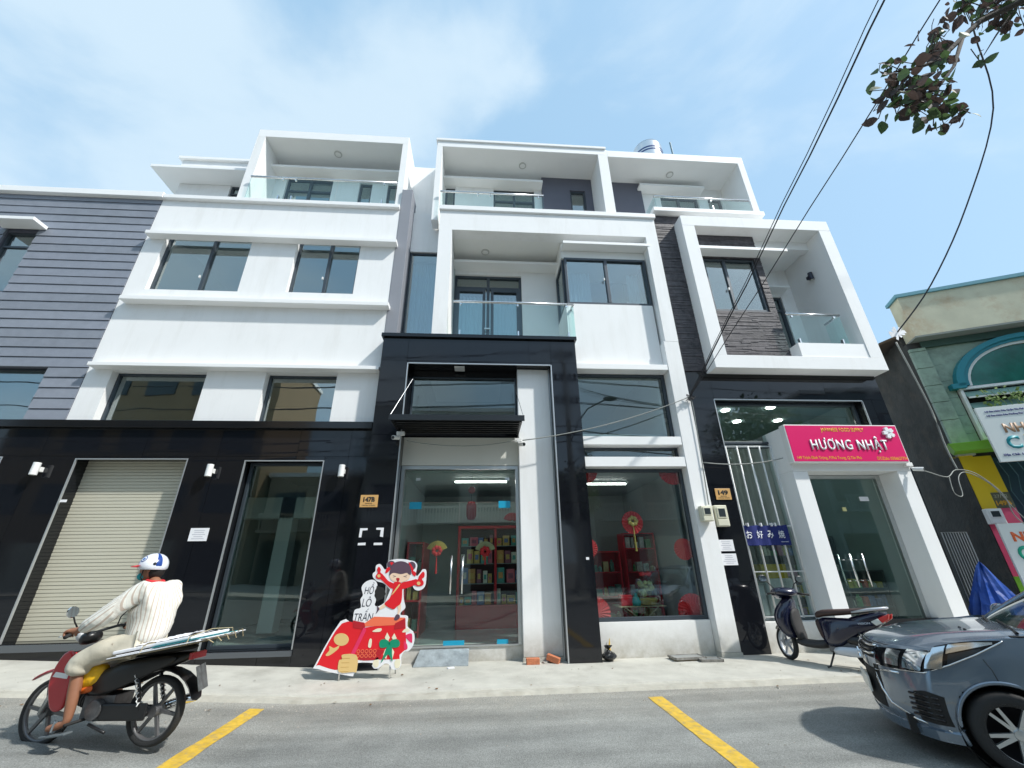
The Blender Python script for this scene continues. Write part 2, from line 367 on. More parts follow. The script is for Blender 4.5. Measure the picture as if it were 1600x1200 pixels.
mx_ = t_.nodes.new('ShaderNodeMixRGB'); mx_.inputs[2].default_value = (.40, .37, .31, 1); t_.links.new(mu_.outputs[0], mx_.inputs[0]); t_.links.new(src, mx_.inputs[1])
# aggregate: fine light and dark stones, and faint wheel-worn bands along the street
vo_ = t_.nodes.new('ShaderNodeTexNoise'); vo_.inputs['Scale'].default_value = 95; vo_.inputs['Detail'].default_value = 3; t_.links.new(tc_.outputs['Object'], vo_.inputs['Vector'])
rr_ = t_.nodes.new('ShaderNodeMapRange'); rr_.inputs['From Min'].default_value = .3; rr_.inputs['From Max'].default_value = .7; rr_.inputs['To Min'].default_value = .62; rr_.inputs['To Max'].default_value = 1.34; t_.links.new(vo_.outputs['Fac'], rr_.inputs['Value'])
mpp = t_.nodes.new('ShaderNodeMapping'); mpp.inputs['Scale'].default_value = (.25, 2.4, 1); t_.links.new(tc_.outputs['Object'], mpp.inputs[0])
v2_ = t_.nodes.new('ShaderNodeTexNoise'); v2_.inputs['Scale'].default_value = 1.3; v2_.inputs['Detail'].default_value = 6; t_.links.new(mpp.outputs[0], v2_.inputs['Vector'])
r2_ = t_.nodes.new('ShaderNodeMapRange'); r2_.inputs['From Min'].default_value = .3; r2_.inputs['From Max'].default_value = .7; r2_.inputs['To Min'].default_value = .72; r2_.inputs['To Max'].default_value = 1.16; t_.links.new(v2_.outputs['Fac'], r2_.inputs['Value'])
m3_ = t_.nodes.new('ShaderNodeMath'); m3_.operation = 'MULTIPLY'; t_.links.new(rr_.outputs[0], m3_.inputs[0]); t_.links.new(r2_.outputs[0], m3_.inputs[1])
m4_ = t_.nodes.new('ShaderNodeVectorMath'); m4_.operation = 'SCALE'; t_.links.new(mx_.outputs[0], m4_.inputs[0]); t_.links.new(m3_.outputs[0], m4_.inputs['Scale']); t_.links.new(m4_.outputs[0], b_.inputs['Base Color'])
strip('road', ASPH, -2.6, 5.99, RZ)
strip('pavement', CONC, 6.10, 60, 0.0, edge=True, thick=.055, n=240)
strip('kerb', KERB, 5.97, 6.095, -.018, edge=True, thick=.04, n=240)
strip('far_pavement', CONC, -9.6, -2.59, .06, thick=.2)
mb = MB(); mb.quad((-1500, -1500, -.35), (1500, -1500, -.35), (1500, 1500, -.35), (-1500, 1500, -.35)); mb.build('ground', mat('earth', (.2, .19, .16), .95, var=.1, vs=.2), kind='structure')
def road_mark(x0, x1, y0, y1):
    mb = MB(); n = 24; rn = random.Random(int(x0*10)); vs = []; fs = []
    for i in range(n+1):
        y = y0+(y1-y0)*i/n; a = x0+rn.uniform(-.008, .008); b = x1+rn.uniform(-.008, .008)
        vs += [(a, y, g(a)+RZ+.004), (b, y, g(b)+RZ+.004)]
    for i in range(n): fs.append((2*i, 2*i+1, 2*i+3, 2*i+2))
    mb._add(vs, fs); return mb.build('parking_line', YEL, kind='structure')
road_mark(-2.51, -2.35, 1.5, 5.74); road_mark(1.95, 2.12, 1.2, 5.68)
# fine grit along the kerb
mb = MB(); rn = random.Random(11)
for _ in range(900):
    x = rn.uniform(-9, 8); y = 5.95 - abs(rn.gauss(0, .25)) if rn.random() < .6 else rn.uniform(1.5, 7.1); s_ = rn.uniform(.004, .012)
    if rn.random() < .04: s_ *= 1.8
    z = g(x) + (RZ if y < 5.97 else 0); a = rn.random()*6
    mb._add([(x+s_*math.cos(a+q*2.1), y+s_*math.sin(a+q*2.1), z+.001) for q in range(3)] + [(x, y, z+s_*.8)], [(0,1,3),(1,2,3),(2,0,3)])
mb.build('grit', mat('pale_grit', (.38, .35, .3), .9, var=.3, vs=30), kind='stuff')
mb = MB()
for _ in range(46):
    x = rn.uniform(-8, 6); y = rn.uniform(5.6, 7.1); s_ = rn.uniform(.015, .035); z = g(x)+(.004 if y > 6.1 else RZ+.008 if y < 5.95 else -.006); a = rn.random()*6
    p = [Vector((s_*math.cos(t)*(1.0 if k % 2 else .5), s_*.5*math.sin(t), rn.uniform(0, .012))) for k, t in enumerate([0, 1, 2.1, PI, 4.2, 5.3])]
    M_ = Matrix.Translation((x, y, z)) @ Matrix.Rotation(a, 4, 'Z'); mb._add([M_ @ q for q in p], [(0,1,2,3,4,5)])
mb.build('leaf_litter', mat('dry_leaf', (.16, .09, .04), .9, var=.4, vs=20), kind='stuff')

# =================================================================== 1. corner house on the left (white upper floors, grey plank wing, black granite ground floor)
HL = thing('townhouse', 'white townhouse with grey plank wing, long white ledges and black granite ground floor', 'building', (-6, 7.5, 0))
h1 = [(-7.04, -5.2, 6.73, 8.26), (-4.22, -2.83, 6.75, 8.26), (-7.0, -5.29, 3.86, 4.86), (-4.2, -2.86, 3.86, 4.86)]
wall('wall', WHITE, HL, -7.44, -2.06, 3.86, 9.2, 7.5, 7.72, h1)
h2 = [(-10.32, -9.67, 6.58, 8.14), (-14, -8.15, 3.7, 4.92)]
wall('wing_wall', DKGREY, HL, -14, -7.445, 3.7, 9.2, 7.53, 7.72, h2)
z = 3.86; i = 0; vr = random.Random(5)
PLANKS = [PLANK, mat('grey_plank_weathered', (.21, .23, .27), .6, var=.1, vs=5, bump=.15, bs=90, stain=.3, stcol=(.26, .27, .29)), mat('grey_plank_pale', (.24, .26, .305), .55, var=.08, vs=6, bump=.15, bs=90)]
while z < 9.1:
    z1 = min(z+.208, 9.2)
    spans = [(-14, -7.45)]
    for hx0, hx1, hz0, hz1 in h2:
        if z < hz1-.03 and z1 > hz0+.03:
            ns = []
            for a, b in spans:
                if a < hx0: ns.append((a, min(b, hx0)))
                if b > hx1: ns.append((max(a, hx1), b))
            spans = ns
    for a, b in spans:
        if b-a > .05:
            mb = MB(); dy = vr.uniform(-.002, .002)
            mb._add([(a, 7.485+dy, z+.012), (b, 7.485+dy, z+.012), (b, 7.5+dy, z1), (a, 7.5+dy, z1), (a, 7.528, z+.012), (b, 7.528, z+.012), (b, 7.528, z1), (a, 7.528, z1)],
                    [(0,1,2,3), (4,7,6,5), (0,4,5,1), (1,5,6,2), (2,6,7,3), (3,7,4,0)])
            mb.build('plank', PLANKS[vr.randrange(3)], HL)
    z += .208
MB().box(-14, -7.4, 7.40, 7.80, 9.205, 9.36).build('coping', WHITE2, HL, bev=.008)
MB().box(-7.39, -2.06, 7.41, 7.80, 9.205, 9.31).build('coping', WHITE2, HL, bev=.008)
for a, b, z0, z1, dd in ((-7.34, -2.0, 8.05, 8.14, .19), (-7.28, -2.0, 6.35, 6.44, .19), (-7.32, -2.03, 4.875, 4.95, .19)):
    MB().box(a, b, 7.5-dd, 7.498, z0, z1).build('ledge', WHITE2, HL, bev=.006)
MB().box(-10.38, -9.5, 7.18, 7.48, 8.18, 8.26).build('window_hood', WHITE2, HL, bev=.006)
window(HL, -7.04, -5.2, 6.73, 8.26, 7.6, mull=[-6.05], handle=(-6.12, 7.15))
window(HL, -4.22, -2.83, 6.75, 8.26, 7.6, mull=[-3.5], handle=(-3.56, 7.2))
window(HL, -7.0, -5.29, 3.86, 4.86, 7.64, fw=.045)
window(HL, -4.2, -2.86, 3.86, 4.86, 7.64, fw=.045)
window(HL, -10.32, -9.67, 6.58, 8.14, 7.56, trans=[7.76], fw=.05)
window(HL, -13.9, -8.15, 3.7, 4.92, 7.62, mull=[-11.0], fw=.045)
room(HL, -7.4, -2.1, 7.73, 11.5, 6.3, 8.7); room(HL, -7.4, -2.1, 7.73, 11.5, 3.7, 5.6); room(HL, -13.9, -7.6, 7.73, 11, 3.5, 5.3); room(HL, -13.9, -7.6, 7.73, 11, 6.3, 8.6)
# grey fin between the houses
MB().box(-2.055, -1.80, 7.49, 8.0, 5.64, 9.88).build('fin', GREYP, HL, bev=.006)
# black granite ground floor
op = [(-14, -8.12, .42, 3.19), (-6.96, -5.12, .43, 3.16), (-4.17, -2.81, .26, 3.13)]
wall('ground_floor_wall', GRAN2, HL, -14, -2.01, .0, 3.855, 7.47, 7.75, op)
def tiles(parent, xs, zs, y0, holes, rnd=random.Random(9), gap=.0025, m=None, th=.02):
    for i in range(len(xs)-1):
        for j in range(len(zs)-1):
            a, b, c, d = xs[i], xs[i+1], zs[j], zs[j+1]
            subs = [(a, b, c, d)]
            for h in holes:
                ns = []
                for (p, q, r_, s_) in subs:
                    if q <= h[0] or p >= h[1] or s_ <= h[2] or r_ >= h[3]: ns.append((p, q, r_, s_)); continue
                    if p < h[0]: ns.append((p, h[0], r_, s_))
                    if q > h[1]: ns.append((h[1], q, r_, s_))
                    pp, qq = max(p, h[0]), min(q, h[1])
                    if r_ < h[2]: ns.append((pp, qq, r_, h[2]))
                    if s_ > h[3]: ns.append((pp, qq, h[3], s_))
                subs = ns
            for (p, q, r_, s_) in subs:
                if q-p < .03 or s_-r_ < .03: continue
                t1, t2 = rnd.uniform(-.0012, .0012), rnd.uniform(-.0012, .0012)
                p, q, r_, s_ = p+gap, q-gap, r_+gap, s_-gap
                mb = MB(); mb._add([(p, y0+t1, r_), (q, y0-t1+t2, r_), (q, y0-t1-t2, s_), (p, y0+t1-t2*.5, s_), (p, y0+th, r_), (q, y0+th, r_), (q, y0+th, s_), (p, y0+th, s_)],
                    [(0,1,2,3), (4,7,6,5), (0,4,5,1), (1,5,6,2), (2,6,7,3), (3,7,4,0)])
                mb.build('granite_tile', m or GRAN, parent)
tiles(HL, [-14, -12.4, -10.8, -9.4, -7.55, -5.9, -4.65, -3.3, -2.4, -2.01], [0.02, 1.06, 3.2, 3.69], 7.445, op)
MB().box(-14, -2.03, 7.36, 7.49, 3.70, 3.83).build('granite_cap', GRAN2, HL, bev=.006)
# reveals of the openings
for x0, x1, z0, z1 in op[1:]:
    mb = MB(); t = .018
    mb.box(x0, x0+t, 7.44, 7.47, z0, z1); mb.box(x1-t, x1, 7.44, 7.47, z0, z1); mb.box(x0+t, x1-t, 7.44, 7.47, z1-t, z1); mb.build('edge_trim', TRIM, HL)
mb = MB(); mb.box(-8.14, -8.12, 7.44, 7.47, .42, 3.19); mb.box(-14, -8.14, 7.44, 7.47, 3.17, 3.19); mb.build('edge_trim', TRIM, HL)
# roller shutter
mb = MB(); z = .43; n = 0
while z < 3.16:
    mb.box(-6.96, -5.12, 7.70+.004*(n % 2), 7.73, z+.004, z+.05); mb.box(-6.96, -5.12, 7.712, 7.73, z, z+.004); z += .054; n += 1
s_ = mb.build('roller_shutter', SHUT, HL, label='beige roller shutter pulled fully down')
s_['kind'] = 'stuff'
MB().box(-6.96, -5.1, 7.40, 7.72, .33, .42).build('door_sill', mat('grey_stone_sill', (.09, .1, .11), .2), HL)
# glazed shop front, empty shop behind
window(HL, -4.15, -2.83, .26, 3.12, 7.62, fw=.05, gm=GD, trans=[])
MB().box(-4.17, -2.81, 7.40, 7.62, .18, .25).build('door_sill', mat('grey_stone_sill', (.09, .1, .11), .2), HL)
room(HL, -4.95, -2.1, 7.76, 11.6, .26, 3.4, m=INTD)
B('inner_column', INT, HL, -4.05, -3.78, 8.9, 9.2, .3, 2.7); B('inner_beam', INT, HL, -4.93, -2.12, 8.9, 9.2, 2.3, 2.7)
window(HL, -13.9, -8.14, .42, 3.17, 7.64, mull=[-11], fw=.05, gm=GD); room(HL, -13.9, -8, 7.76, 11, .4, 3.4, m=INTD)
# terrace box of the left house
def terrace(parent, x0, x1, zf, zt, yf, yb, t=.16, tr=.26, left=True, right=True, lx=None, rx=None, capx=None):
    MB().box(x0, x1, yf, yb+1.2, zt-tr, zt).build('terrace_roof', WHITE2, parent, bev=.006)
    if left: MB().box(x0, x0+(lx or t), yf, yb+1.0, zf, zt-tr-.002).build('side_wall', WHITE, parent)
    if right: MB().box(x1-(rx or t), x1, yf, yb+1.0, zf, zt-tr-.002).build('side_wall', WHITE, parent)
terrace(HL, -5.9, -2.06, 9.312, 11.86, 7.55, 8.4, lx=.2, rx=.15)
wall('terrace_back_wall', WHITE, HL, -5.7, -2.21, 9.2, 11.6, 8.4, 8.6, [(-5.41, -4.19, 9.25, 11.17), (-3.47, -3.13, 9.5, 11.1), (-2.71, -2.4, 9.5, 11.1)])
MB().box(-5.7, -2.36, 8.06, 8.398, 11.16, 11.23).build('ledge', WHITE2, HL)
window(HL, -5.41, -4.19, 9.25, 11.17, 8.46, mull=[-4.8], trans=[10.75], name='terrace_door')
window(HL, -3.47, -3.13, 9.5, 11.1, 8.46); window(HL, -2.71, -2.4, 9.5, 11.1, 8.46)
room(HL, -5.7, -2.2, 8.62, 11, 9.2, 11.5, m=INTD)
MB().box(-7.4, -2.06, 7.8, 8.6, 9.1, 9.2).build('terrace_floor', CONC, HL)
# set back room, far left top
wall('penthouse_wall', WHITE, HL, -8.1, -5.9, 9.2, 10.3+.45, 8.4, 8.6, [(-6.8, -6.52, 10.15, 11.0), (-6.79, -6.5, 10.12, 10.76)])
window(HL, -6.79, -6.5, 9.9, 10.76, 8.44, trans=[10.5])
B('penthouse_wall', WHITE, HL, -8.1, -7.9, 8.602, 12.5, 9.2, 10.75)
MB().box(-8.5, -5.9, 7.9, 12.6, 10.76, 10.84).build('eave', WHITE2, HL, bev=.006)
B('roof_parapet', WHITE, HL, -8.12, -5.9, 8.25, 12.4, 10.842, 11.45); B('roof_coping', WHITE2, HL, -8.2, -5.9, 8.18, 12.5, 11.452, 11.53)
B('side_block', WHITE, HL, -2.055, -1.30, 8.32, 12.0, 9.3, 11.7)
B('house_body', WHITE, HL, -14, -2.06, 11.7, 14.0, 0.0, 9.15)

# =================================================================== 2. middle house
HM = thing('townhouse', 'middle townhouse with black granite portal, glass balcony and corner bay window', 'building', (1, 7.4, 0))
# slot with tall curtained window beside the fin
window(HM, -1.79, -1.08, 5.66, 8.27, 7.9, fw=.04, curt=[(-1.75, -1.1, 8.2)])
B('slot_wall', WHITE, HM, -1.797, -1.08, 7.86, 8.2, 8.275, 9.5)
room(HM, -1.79, -.8, 8.35, 10, 5.6, 8.3, m=INTD)
# white outer frame
wall('frame_wall', WHITE, HM, -1.07, 4.10, 5.64, 9.06, 7.31, 7.60, [(-.77, 3.815, 5.0, 8.48)])
MB().box(3.775, 4.098, 7.312, 7.75, 0.06, 5.639).build('column', WHITE, HM, bev=.006)
MB().box(3.765, 4.105, 7.29, 7.76, -.01, .058).build('column_foot', CONC, HM)
MB().box(-1.09, 4.13, 7.26, 7.7, 9.062, 9.19).build('coping', WHITE2, HM, bev=.008)
# balcony recess
B('balcony_ceiling', CREAM, HM, -.77, 1.8, 7.602, 8.4, 8.482, 8.56); B('balcony_side_wall', WHITE, HM, -1.07, -.772, 7.602, 8.6, 5.64, 8.9)
wall('balcony_back_wall', WHITE, HM, -.77, 1.80, 5.64, 8.48, 8.4, 8.55, [(-.75, .92, 5.66, 8.08)])
MB().box(-.768, 1.80, 8.06, 8.398, 8.19, 8.26).build('ledge', WHITE2, HM)
dr = window(HM, -.75, .92, 5.66, 8.08, 8.46, mull=[.085], trans=[7.72], fw=.06, name='balcony_door', curt=[(-.7, .88, 7.66)])
mb = MB()
for a, b in ((-.69, .02), (.15, .86)):
    mb.box(a, a+.07, 8.44, 8.49, 5.72, 7.68); mb.box(b-.07, b, 8.44, 8.49, 5.72, 7.68); mb.box(a+.07, b-.07, 8.44, 8.49, 7.6, 7.68)
mb.build('door_leaf_frame', ALUD, dr)
MB().box(.0, .14, 8.40, 8.43, 6.5, 6.53).build('door_handle', ALU, dr)
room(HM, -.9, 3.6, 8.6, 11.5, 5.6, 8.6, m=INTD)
B('balcony_floor', CONC, HM, -1.0, 1.85, 7.5, 8.4, 5.56, 5.635)
# corner bay
B('bay_roof', CREAM, HM, 1.802, 3.838, 7.602, 8.5, 8.02, 8.478)
MB().box(1.80, 3.87, 7.30, 8.3, 8.20, 8.275).build('bay_canopy', WHITE2, HM, bev=.005)
B('bay_soffit', CREAM, HM, 1.82, 3.838, 7.56, 7.6, 7.97, 8.195)
window(HM, 1.84, 3.79, 6.66, 7.965, 7.52, mull=[2.82], fw=.06, handle=(2.74, 7.35), curt=[(1.95, 2.5, 7.75), (3.4, 3.7, 7.75)], depth=.09)
mb = MB()
for yy in (7.62, 8.3): mb.box(1.80, 1.86, yy, yy+.07, 6.66, 7.965)
mb.box(1.80, 1.86, 7.69, 8.3, 6.66, 6.72); mb.box(1.80, 1.86, 7.69, 8.3, 7.9, 7.965); fr = mb.build('side_window', ALUD, HM)
MB().box(1.825, 1.832, 7.69, 8.3, 6.72, 7.9).build('pane', GW, fr)
B('bay_wall', WHITE, HM, 1.84, 3.768, 7.50, 7.7, 5.10, 6.655)
B('bay_side_wall', WHITE, HM, 1.80, 1.838, 7.502, 8.4, 5.64, 6.655)
# glass balustrades: handrail, glass, clamps
def balustrade(parent, x0, x1, y, z0, z1, posts, ret=None, side='R', splits=()):
    r_ = MB(); r_.tube([(x0, y, z1), (x1, y, z1)], .026, 10)
    if ret: r_.tube([((x1 if side == 'R' else x0), y, z1), ((x1 if side == 'R' else x0), ret, z1)], .026, 10)
    r_.build('handrail', STEEL, parent, smooth=True)
    xs = [x0] + list(splits) + [x1]
    for a, b in zip(xs, xs[1:]): MB().box(a+.006, b-.006, y-.006, y+.006, z0, z1-.05).build('railing_glass', GR, parent)
    if ret: xx = x1 if side == 'R' else x0; MB().box(xx-.006, xx+.006, y+.01, ret, z0, z1-.05).build('railing_glass', GR, parent)
    for q in posts:
        mb = MB(); mb.box(q-.014, q+.014, y-.03, y+.03, z0-.01, z0+.14); mb.cyl((q, y-.02, z1-.07), (q, y+.02, z1-.07), .022, n=10); mb.cyl((q, y, z1-.07), (q, y, z1-.02), .008, n=6); mb.build('clamp', STEEL, parent)
balustrade(HM, -.66, 1.90, 7.28, 5.63, 6.48, (-.5, .7, 1.75), ret=7.5)
balustrade(HM, -1.12, 1.43, 7.42, 9.19, 9.80, (-.2, .1, 1.3))
balustrade(HL, -5.66, -2.2, 7.46, 9.31, 10.05, (-4.9, -4.6, -2.5), splits=(-3.6,))
# portal
po = [(-1.48, 1.33, 0, 5.0)]
wall('portal', GRAN2, HM, -1.99, 1.855, 0, 5.56, 7.27, 7.66, po)
tiles(HM, [-1.99, -1.49, -.3, .9, 1.34, 1.857], [0.0, 1.0, 2.35, 3.55, 5.05, 5.53], 7.245, po)
MB().box(-2.03, 1.89, 7.20, 7.5, 5.561, 5.64).build('granite_cap', GRAN2, HM, bev=.005)
mb = MB(); mb.box(-1.482, -1.462, 7.24, 7.268, 0, 5.0); mb.box(1.325, 1.345, 7.24, 7.268, 0, 5.0); mb.box(-1.46, 1.32, 7.24, 7.268, 4.985, 5.005); mb.build('edge_trim', TRIM, HM)
mb = MB(); mb.box(1.30, 1.325, 7.44, 7.5, .0, 5.0); mb.build('edge_trim', TRIM, HM)
MB().box(.675, 1.298, 7.45, 7.85, .06, 4.99).build('column', WHITE, HM, bev=.008)
MB().box(.67, 1.30, 7.44, 7.86, -.01, .058).build('column_foot', CONC, HM)
wall('upper_surround', GRAN2, HM, -1.478, .673, 3.6, 4.99, 7.60, 7.8, [(-1.42, .66, 3.95, 4.87)])
window(HM, -1.42, .66, 3.95, 4.87, 7.62, fw=.03, gm=GS)
room(HM, -1.47, 3.7, 7.82, 11.5, 3.75, 5.3, m=INT); 
mb = MB(); mb.box(-1.2, .4, 7.95, 9.9, 5.22, 5.26); mb.build('coved_ceiling', CREAM, HM)
MB().box(-1.478, .673, 7.60, 7.85, 3.07, 3.6).build('lintel_panel', mat('off_white_panel', (.7, .7, .64), .6), HM)
MB().box(-1.478, .673, 7.62, 7.95, -.01, .2).build('threshold', WHITE, HM)
# entrance glass doors
mb = MB(); fm = ALU
mb.box(-1.47, -1.41, 7.60, 7.68, .21, 3.06); mb.box(.61, .67, 7.60, 7.68, .21, 3.06); mb.box(-1.41, .61, 7.60, 7.68, 3.0, 3.06); mb.box(-1.41, .61, 7.60, 7.68, .2, .225)
fr = mb.build('door_frame', ALU, HM)
MB().box(-1.40, .60, 7.635, 7.645, 2.42, 2.995).build('transom_glass', GD, fr)
for a, b, hx in ((-1.395, -.405, -.50), (-.395, .60, -.31)):
    d = MB().box(a, b, 7.63, 7.642, .24, 2.41).build('door_leaf', GD, HM, label='frameless glass door leaf')
    mb = MB(); mb.tube([(hx, 7.57, .95), (hx, 7.57, 1.53)], .016, 8); mb.cyl((hx, 7.57, 1.03), (hx, 7.63, 1.03), .008, n=6); mb.cyl((hx, 7.57, 1.45), (hx, 7.63, 1.45), .008, n=6); mb.build('pull_handle', STEEL, d, smooth=True)
for a, b, z0, z1 in ((-1.28, -1.07, 2.30, 2.42), (.30, .51, 2.31, 2.43), (-.58, -.25, .225, .285), (.27, .45, .225, .285)):
    MB().box(a, b, 7.61, 7.66, z0, z1).build('taped_hinge', BLUET, HM)
for a in (-1.2, .42): MB().box(a, a+.08, 7.62, 7.65, 2.80, 2.85).build('hinge', STEEL, HM)
# canopy over the door, hung on two rods
CN = thing('canopy', 'black ribbed metal canopy hung on thin rods over the glass entrance', 'canopy', (-.45, 7.2, 3.7))
MB().box(-1.56, .68, 6.76, 7.55, 3.70, 3.735).build('canopy_sheet', BLACK, CN)
MB().box(-1.60, .72, 6.73, 6.76, 3.66, 3.76).build('canopy_gutter', mat('dark_steel', (.03, .035, .04), .35, metal=.4), CN)
for k in range(6): MB().box(-1.54, .66, 6.82+k*.12, 6.85+k*.12, 3.64, 3.698).build('canopy_rib', BLACK, CN)
for a in (-1.56, .64): MB().box(a, a+.04, 6.76, 7.55, 3.64, 3.698).build('canopy_side', BLACK, CN)
for a, b in ((-1.58, -1.35), (.70, .60)): MB().tube([(a, 6.75, 3.76), (b, 7.24 if a < 0 else 7.45, 4.65)], .005, 6).build('hanging_rod', STEEL, CN)
# shop window bay on the right of the portal
MB().box(1.86, 3.768, 7.32, 7.70, 4.97, 5.09).build('beam', WHITE2, HM, bev=.005)
MB().box(1.86, 3.768, 7.32, 7.62, 3.40, 3.56).build('beam', WHITE2, HM, bev=.005)
MB().box(1.86, 3.768, 7.32, 7.62, 2.99, 3.17).build('beam', WHITE2, HM, bev=.005)
window(HM, 1.86, 3.766, 3.565, 4.965, 7.56, fw=.06, gm=GS); window(HM, 1.86, 3.766, 3.175, 3.395, 7.54, fw=.04, gm=GS)
window(HM, 1.86, 3.766, .5, 2.985, 7.52, fw=.06, gm=GS)
B('sill_wall', WHITE, HM, 1.858, 3.768, 7.48, 7.7, -.01, .498)
# terrace of the middle house and of the one to its right share the roof line
terrace(HM, -1.30, 3.27, 9.195, 11.72, 7.5, 8.4, lx=.14, rx=.26, tr=.2)
MB().box(-1.33, 3.24, 7.46, 8.9, 11.722, 11.79).build('roof_coping', WHITE2, HM)
B('side_wall_foot', WHITE, HM, -1.30, -1.16, 7.5, 7.8, 8.95, 9.19)
wall('terrace_back_wall', WHITE, HM, -1.16, 1.57, 9.1, 11.52, 8.4, 8.6, [(-1.13, -.86, 9.4, 11.08), (.21, 1.36, 9.2, 11.1)])
wall('grey_terrace_wall', DKGREY, HM, 1.572, 3.008, 9.1, 11.52, 8.3, 8.5, [(2.36, 2.80, 9.9, 11.06)])
window(HM, -1.13, -.86, 9.4, 11.08, 8.46); window(HM, .21, 1.36, 9.2, 11.1, 8.46, mull=[.79], trans=[10.7], name='terrace_door'); window(HM, 2.36, 2.80, 9.9, 11.06, 8.34, trans=[10.2])
MB().box(-1.158, 1.568, 8.1, 8.398, 11.10, 11.17).build('ledge', WHITE2, HM)
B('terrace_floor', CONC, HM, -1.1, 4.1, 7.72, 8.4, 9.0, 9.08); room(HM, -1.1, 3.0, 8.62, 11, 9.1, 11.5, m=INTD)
B('house_body', WHITE, HM, -1.9, 4.1, 11.7, 14.0, 0.0, 11.6)
# =================================================================== 3. right house with the framed box
HR = thing('townhouse', 'white townhouse with projecting square balcony frame over dark slate strips and a food shop below', 'building', (6.3, 7.4, 0))
def slate(parent, x0, x1, z0, z1, y0, y1, holes=(), seed=1):
    rn = random.Random(seed); mb = MB(); z = z0; t = .019
    while z < z1-.005:
        zt = min(z+t*rn.choice((1, 1, 1.6)), z1); x = x0
        sp = [(x0, x1)]
        for h in holes:
            if z < h[3] and zt > h[2]: sp = [(x0, h[0]), (h[1], x1)]
        for a, b in sp:
            x = a
            while x < b-.01:
                w = min(rn.uniform(.2, .7), b-x); d = rn.uniform(0, .014)
                mb.box(x+.001, x+w-.001, y0+d, y1, z+.001, zt-.002); x += w
        z = zt
    return mb.build('slate_strips', SLATE, parent, kind='stuff')
slate(HR, 4.115, 4.98, 5.0, 9.28, 7.40, 7.5, seed=2)
B('facade_wall', WHITE, HR, 4.112, 8.3, 7.5, 8.0, 8.7, 9.3)
B('facade_wall', DKGREY, HR, 4.112, 4.95, 7.5, 8.6, 5.0, 8.7)
MB().box(4.132, 7.0, 7.26, 8.5, 9.31, 9.43).build('terrace_slab', WHITE2, HR, bev=.006)
# box frame
F0, F1 = 7.08, 8.35
MB().box(4.64, 8.36, F0, F1, 8.68, 8.98).build('balcony_frame', WHITE, HR, bev=.006)
MB().box(4.64, 8.36, F0, F1, 4.93, 5.22).build('balcony_frame', WHITE, HR, bev=.006)
MB().box(4.642, 4.94, F0+.002, F1, 5.222, 8.678).build('balcony_frame', WHITE, HR)
MB().box(8.07, 8.358, F0+.002, F1+.3, 5.222, 8.678).build('balcony_frame', WHITE, HR)
slate(HR, 4.945, 6.58, 5.225, 8.1, 7.36, 7.44, holes=[(5.14, 6.42, 6.5, 7.97)], seed=4)
slate(HR, 4.945, 6.56, 8.1, 8.675, 7.36, 7.44, seed=5)
wall('bay_wall', DKGREY, HR, 4.945, 6.578, 5.225, 8.67, 7.442, 7.6, [(5.14, 6.42, 6.5, 7.97)])
B('bay_side_wall', SLATE, HR, 6.50, 6.578, 7.602, 8.38, 5.225, 8.0)
window(HR, 5.14, 6.42, 6.5, 7.97, 7.40, mull=[5.66], fw=.055, handle=(5.6, 7.1))
MB().box(4.945, 7.1, 7.1, 8.38, 8.02, 8.10).build('bay_canopy', WHITE2, HR, bev=.004)
MB().box(6.58, 8.068, 7.5, 7.7, 8.45, 8.678).build('ceiling_beam', WHITE2, HR)
B('balcony_ceiling', WHITE2, HR, 6.58, 8.068, 7.702, 8.38, 8.5, 8.56)
wall('balcony_back_wall', WHITE, HR, 6.58, 8.068, 5.222, 8.5, 8.38, 8.55, [(6.75, 7.72, 5.24, 7.66)])
window(HR, 6.75, 7.72, 5.24, 7.66, 8.42, fw=.07, trans=[7.25], name='balcony_door')
MB().box(6.6, 7.8, 8.1, 8.378, 7.76, 7.80).build('ledge', WHITE2, HR)
balustrade(HR, 6.60, 7.85, 7.2, 5.56, 6.33, (6.72, 7.7), ret=7.6); B('balcony_kerb', WHITE2, HR, 6.58, 8.068, 7.1, 7.9, 5.223, 5.55)
room(HR, 4.9, 8.0, 8.6, 10.5, 5.1, 8.4, m=INTD); room(HR, 5.0, 6.5, 7.62, 8.36, 6.3, 8.0, m=INT)
# roof terrace
terrace(HR, 3.272, 7.12, 9.43, 11.70, 7.5, 8.4, left=False, rx=.17, tr=.24)
wall('terrace_back_wall', WHITE, HR, 4.46, 6.95, 9.3, 11.46, 8.4, 8.6, [(5.04, 6.18, 9.35, 11.13), (6.46, 6.9, 9.7, 11.12)])
B('grey_terrace_wall', DKGREY, HR, 3.5, 4.458, 8.3, 8.6, 9.1, 11.46)
window(HR, 5.04, 6.18, 9.35, 11.13, 8.46, mull=[5.6], trans=[10.75], name='terrace_door'); window(HR, 6.46, 6.9, 9.7, 11.12, 8.46, trans=[10.4])
MB().box(4.35, 6.25, 8.1, 8.398, 11.17, 11.24).build('ledge', WHITE2, HR); room(HR, 3.4, 6.9, 8.62, 11, 9.3, 11.4, m=INTD)
balustrade(HR, 4.22, 6.72, 7.3, 9.43, 9.82, (5.7,), ret=None, splits=(5.75,))
MB().box(4.2, 4.24, 7.3, 8.3, 9.43, 9.78).build('railing_glass', GR, HR)
B('house_body', WHITE, HR, 4.11, 8.36, 11.0, 14.0, 0.0, 11.4)
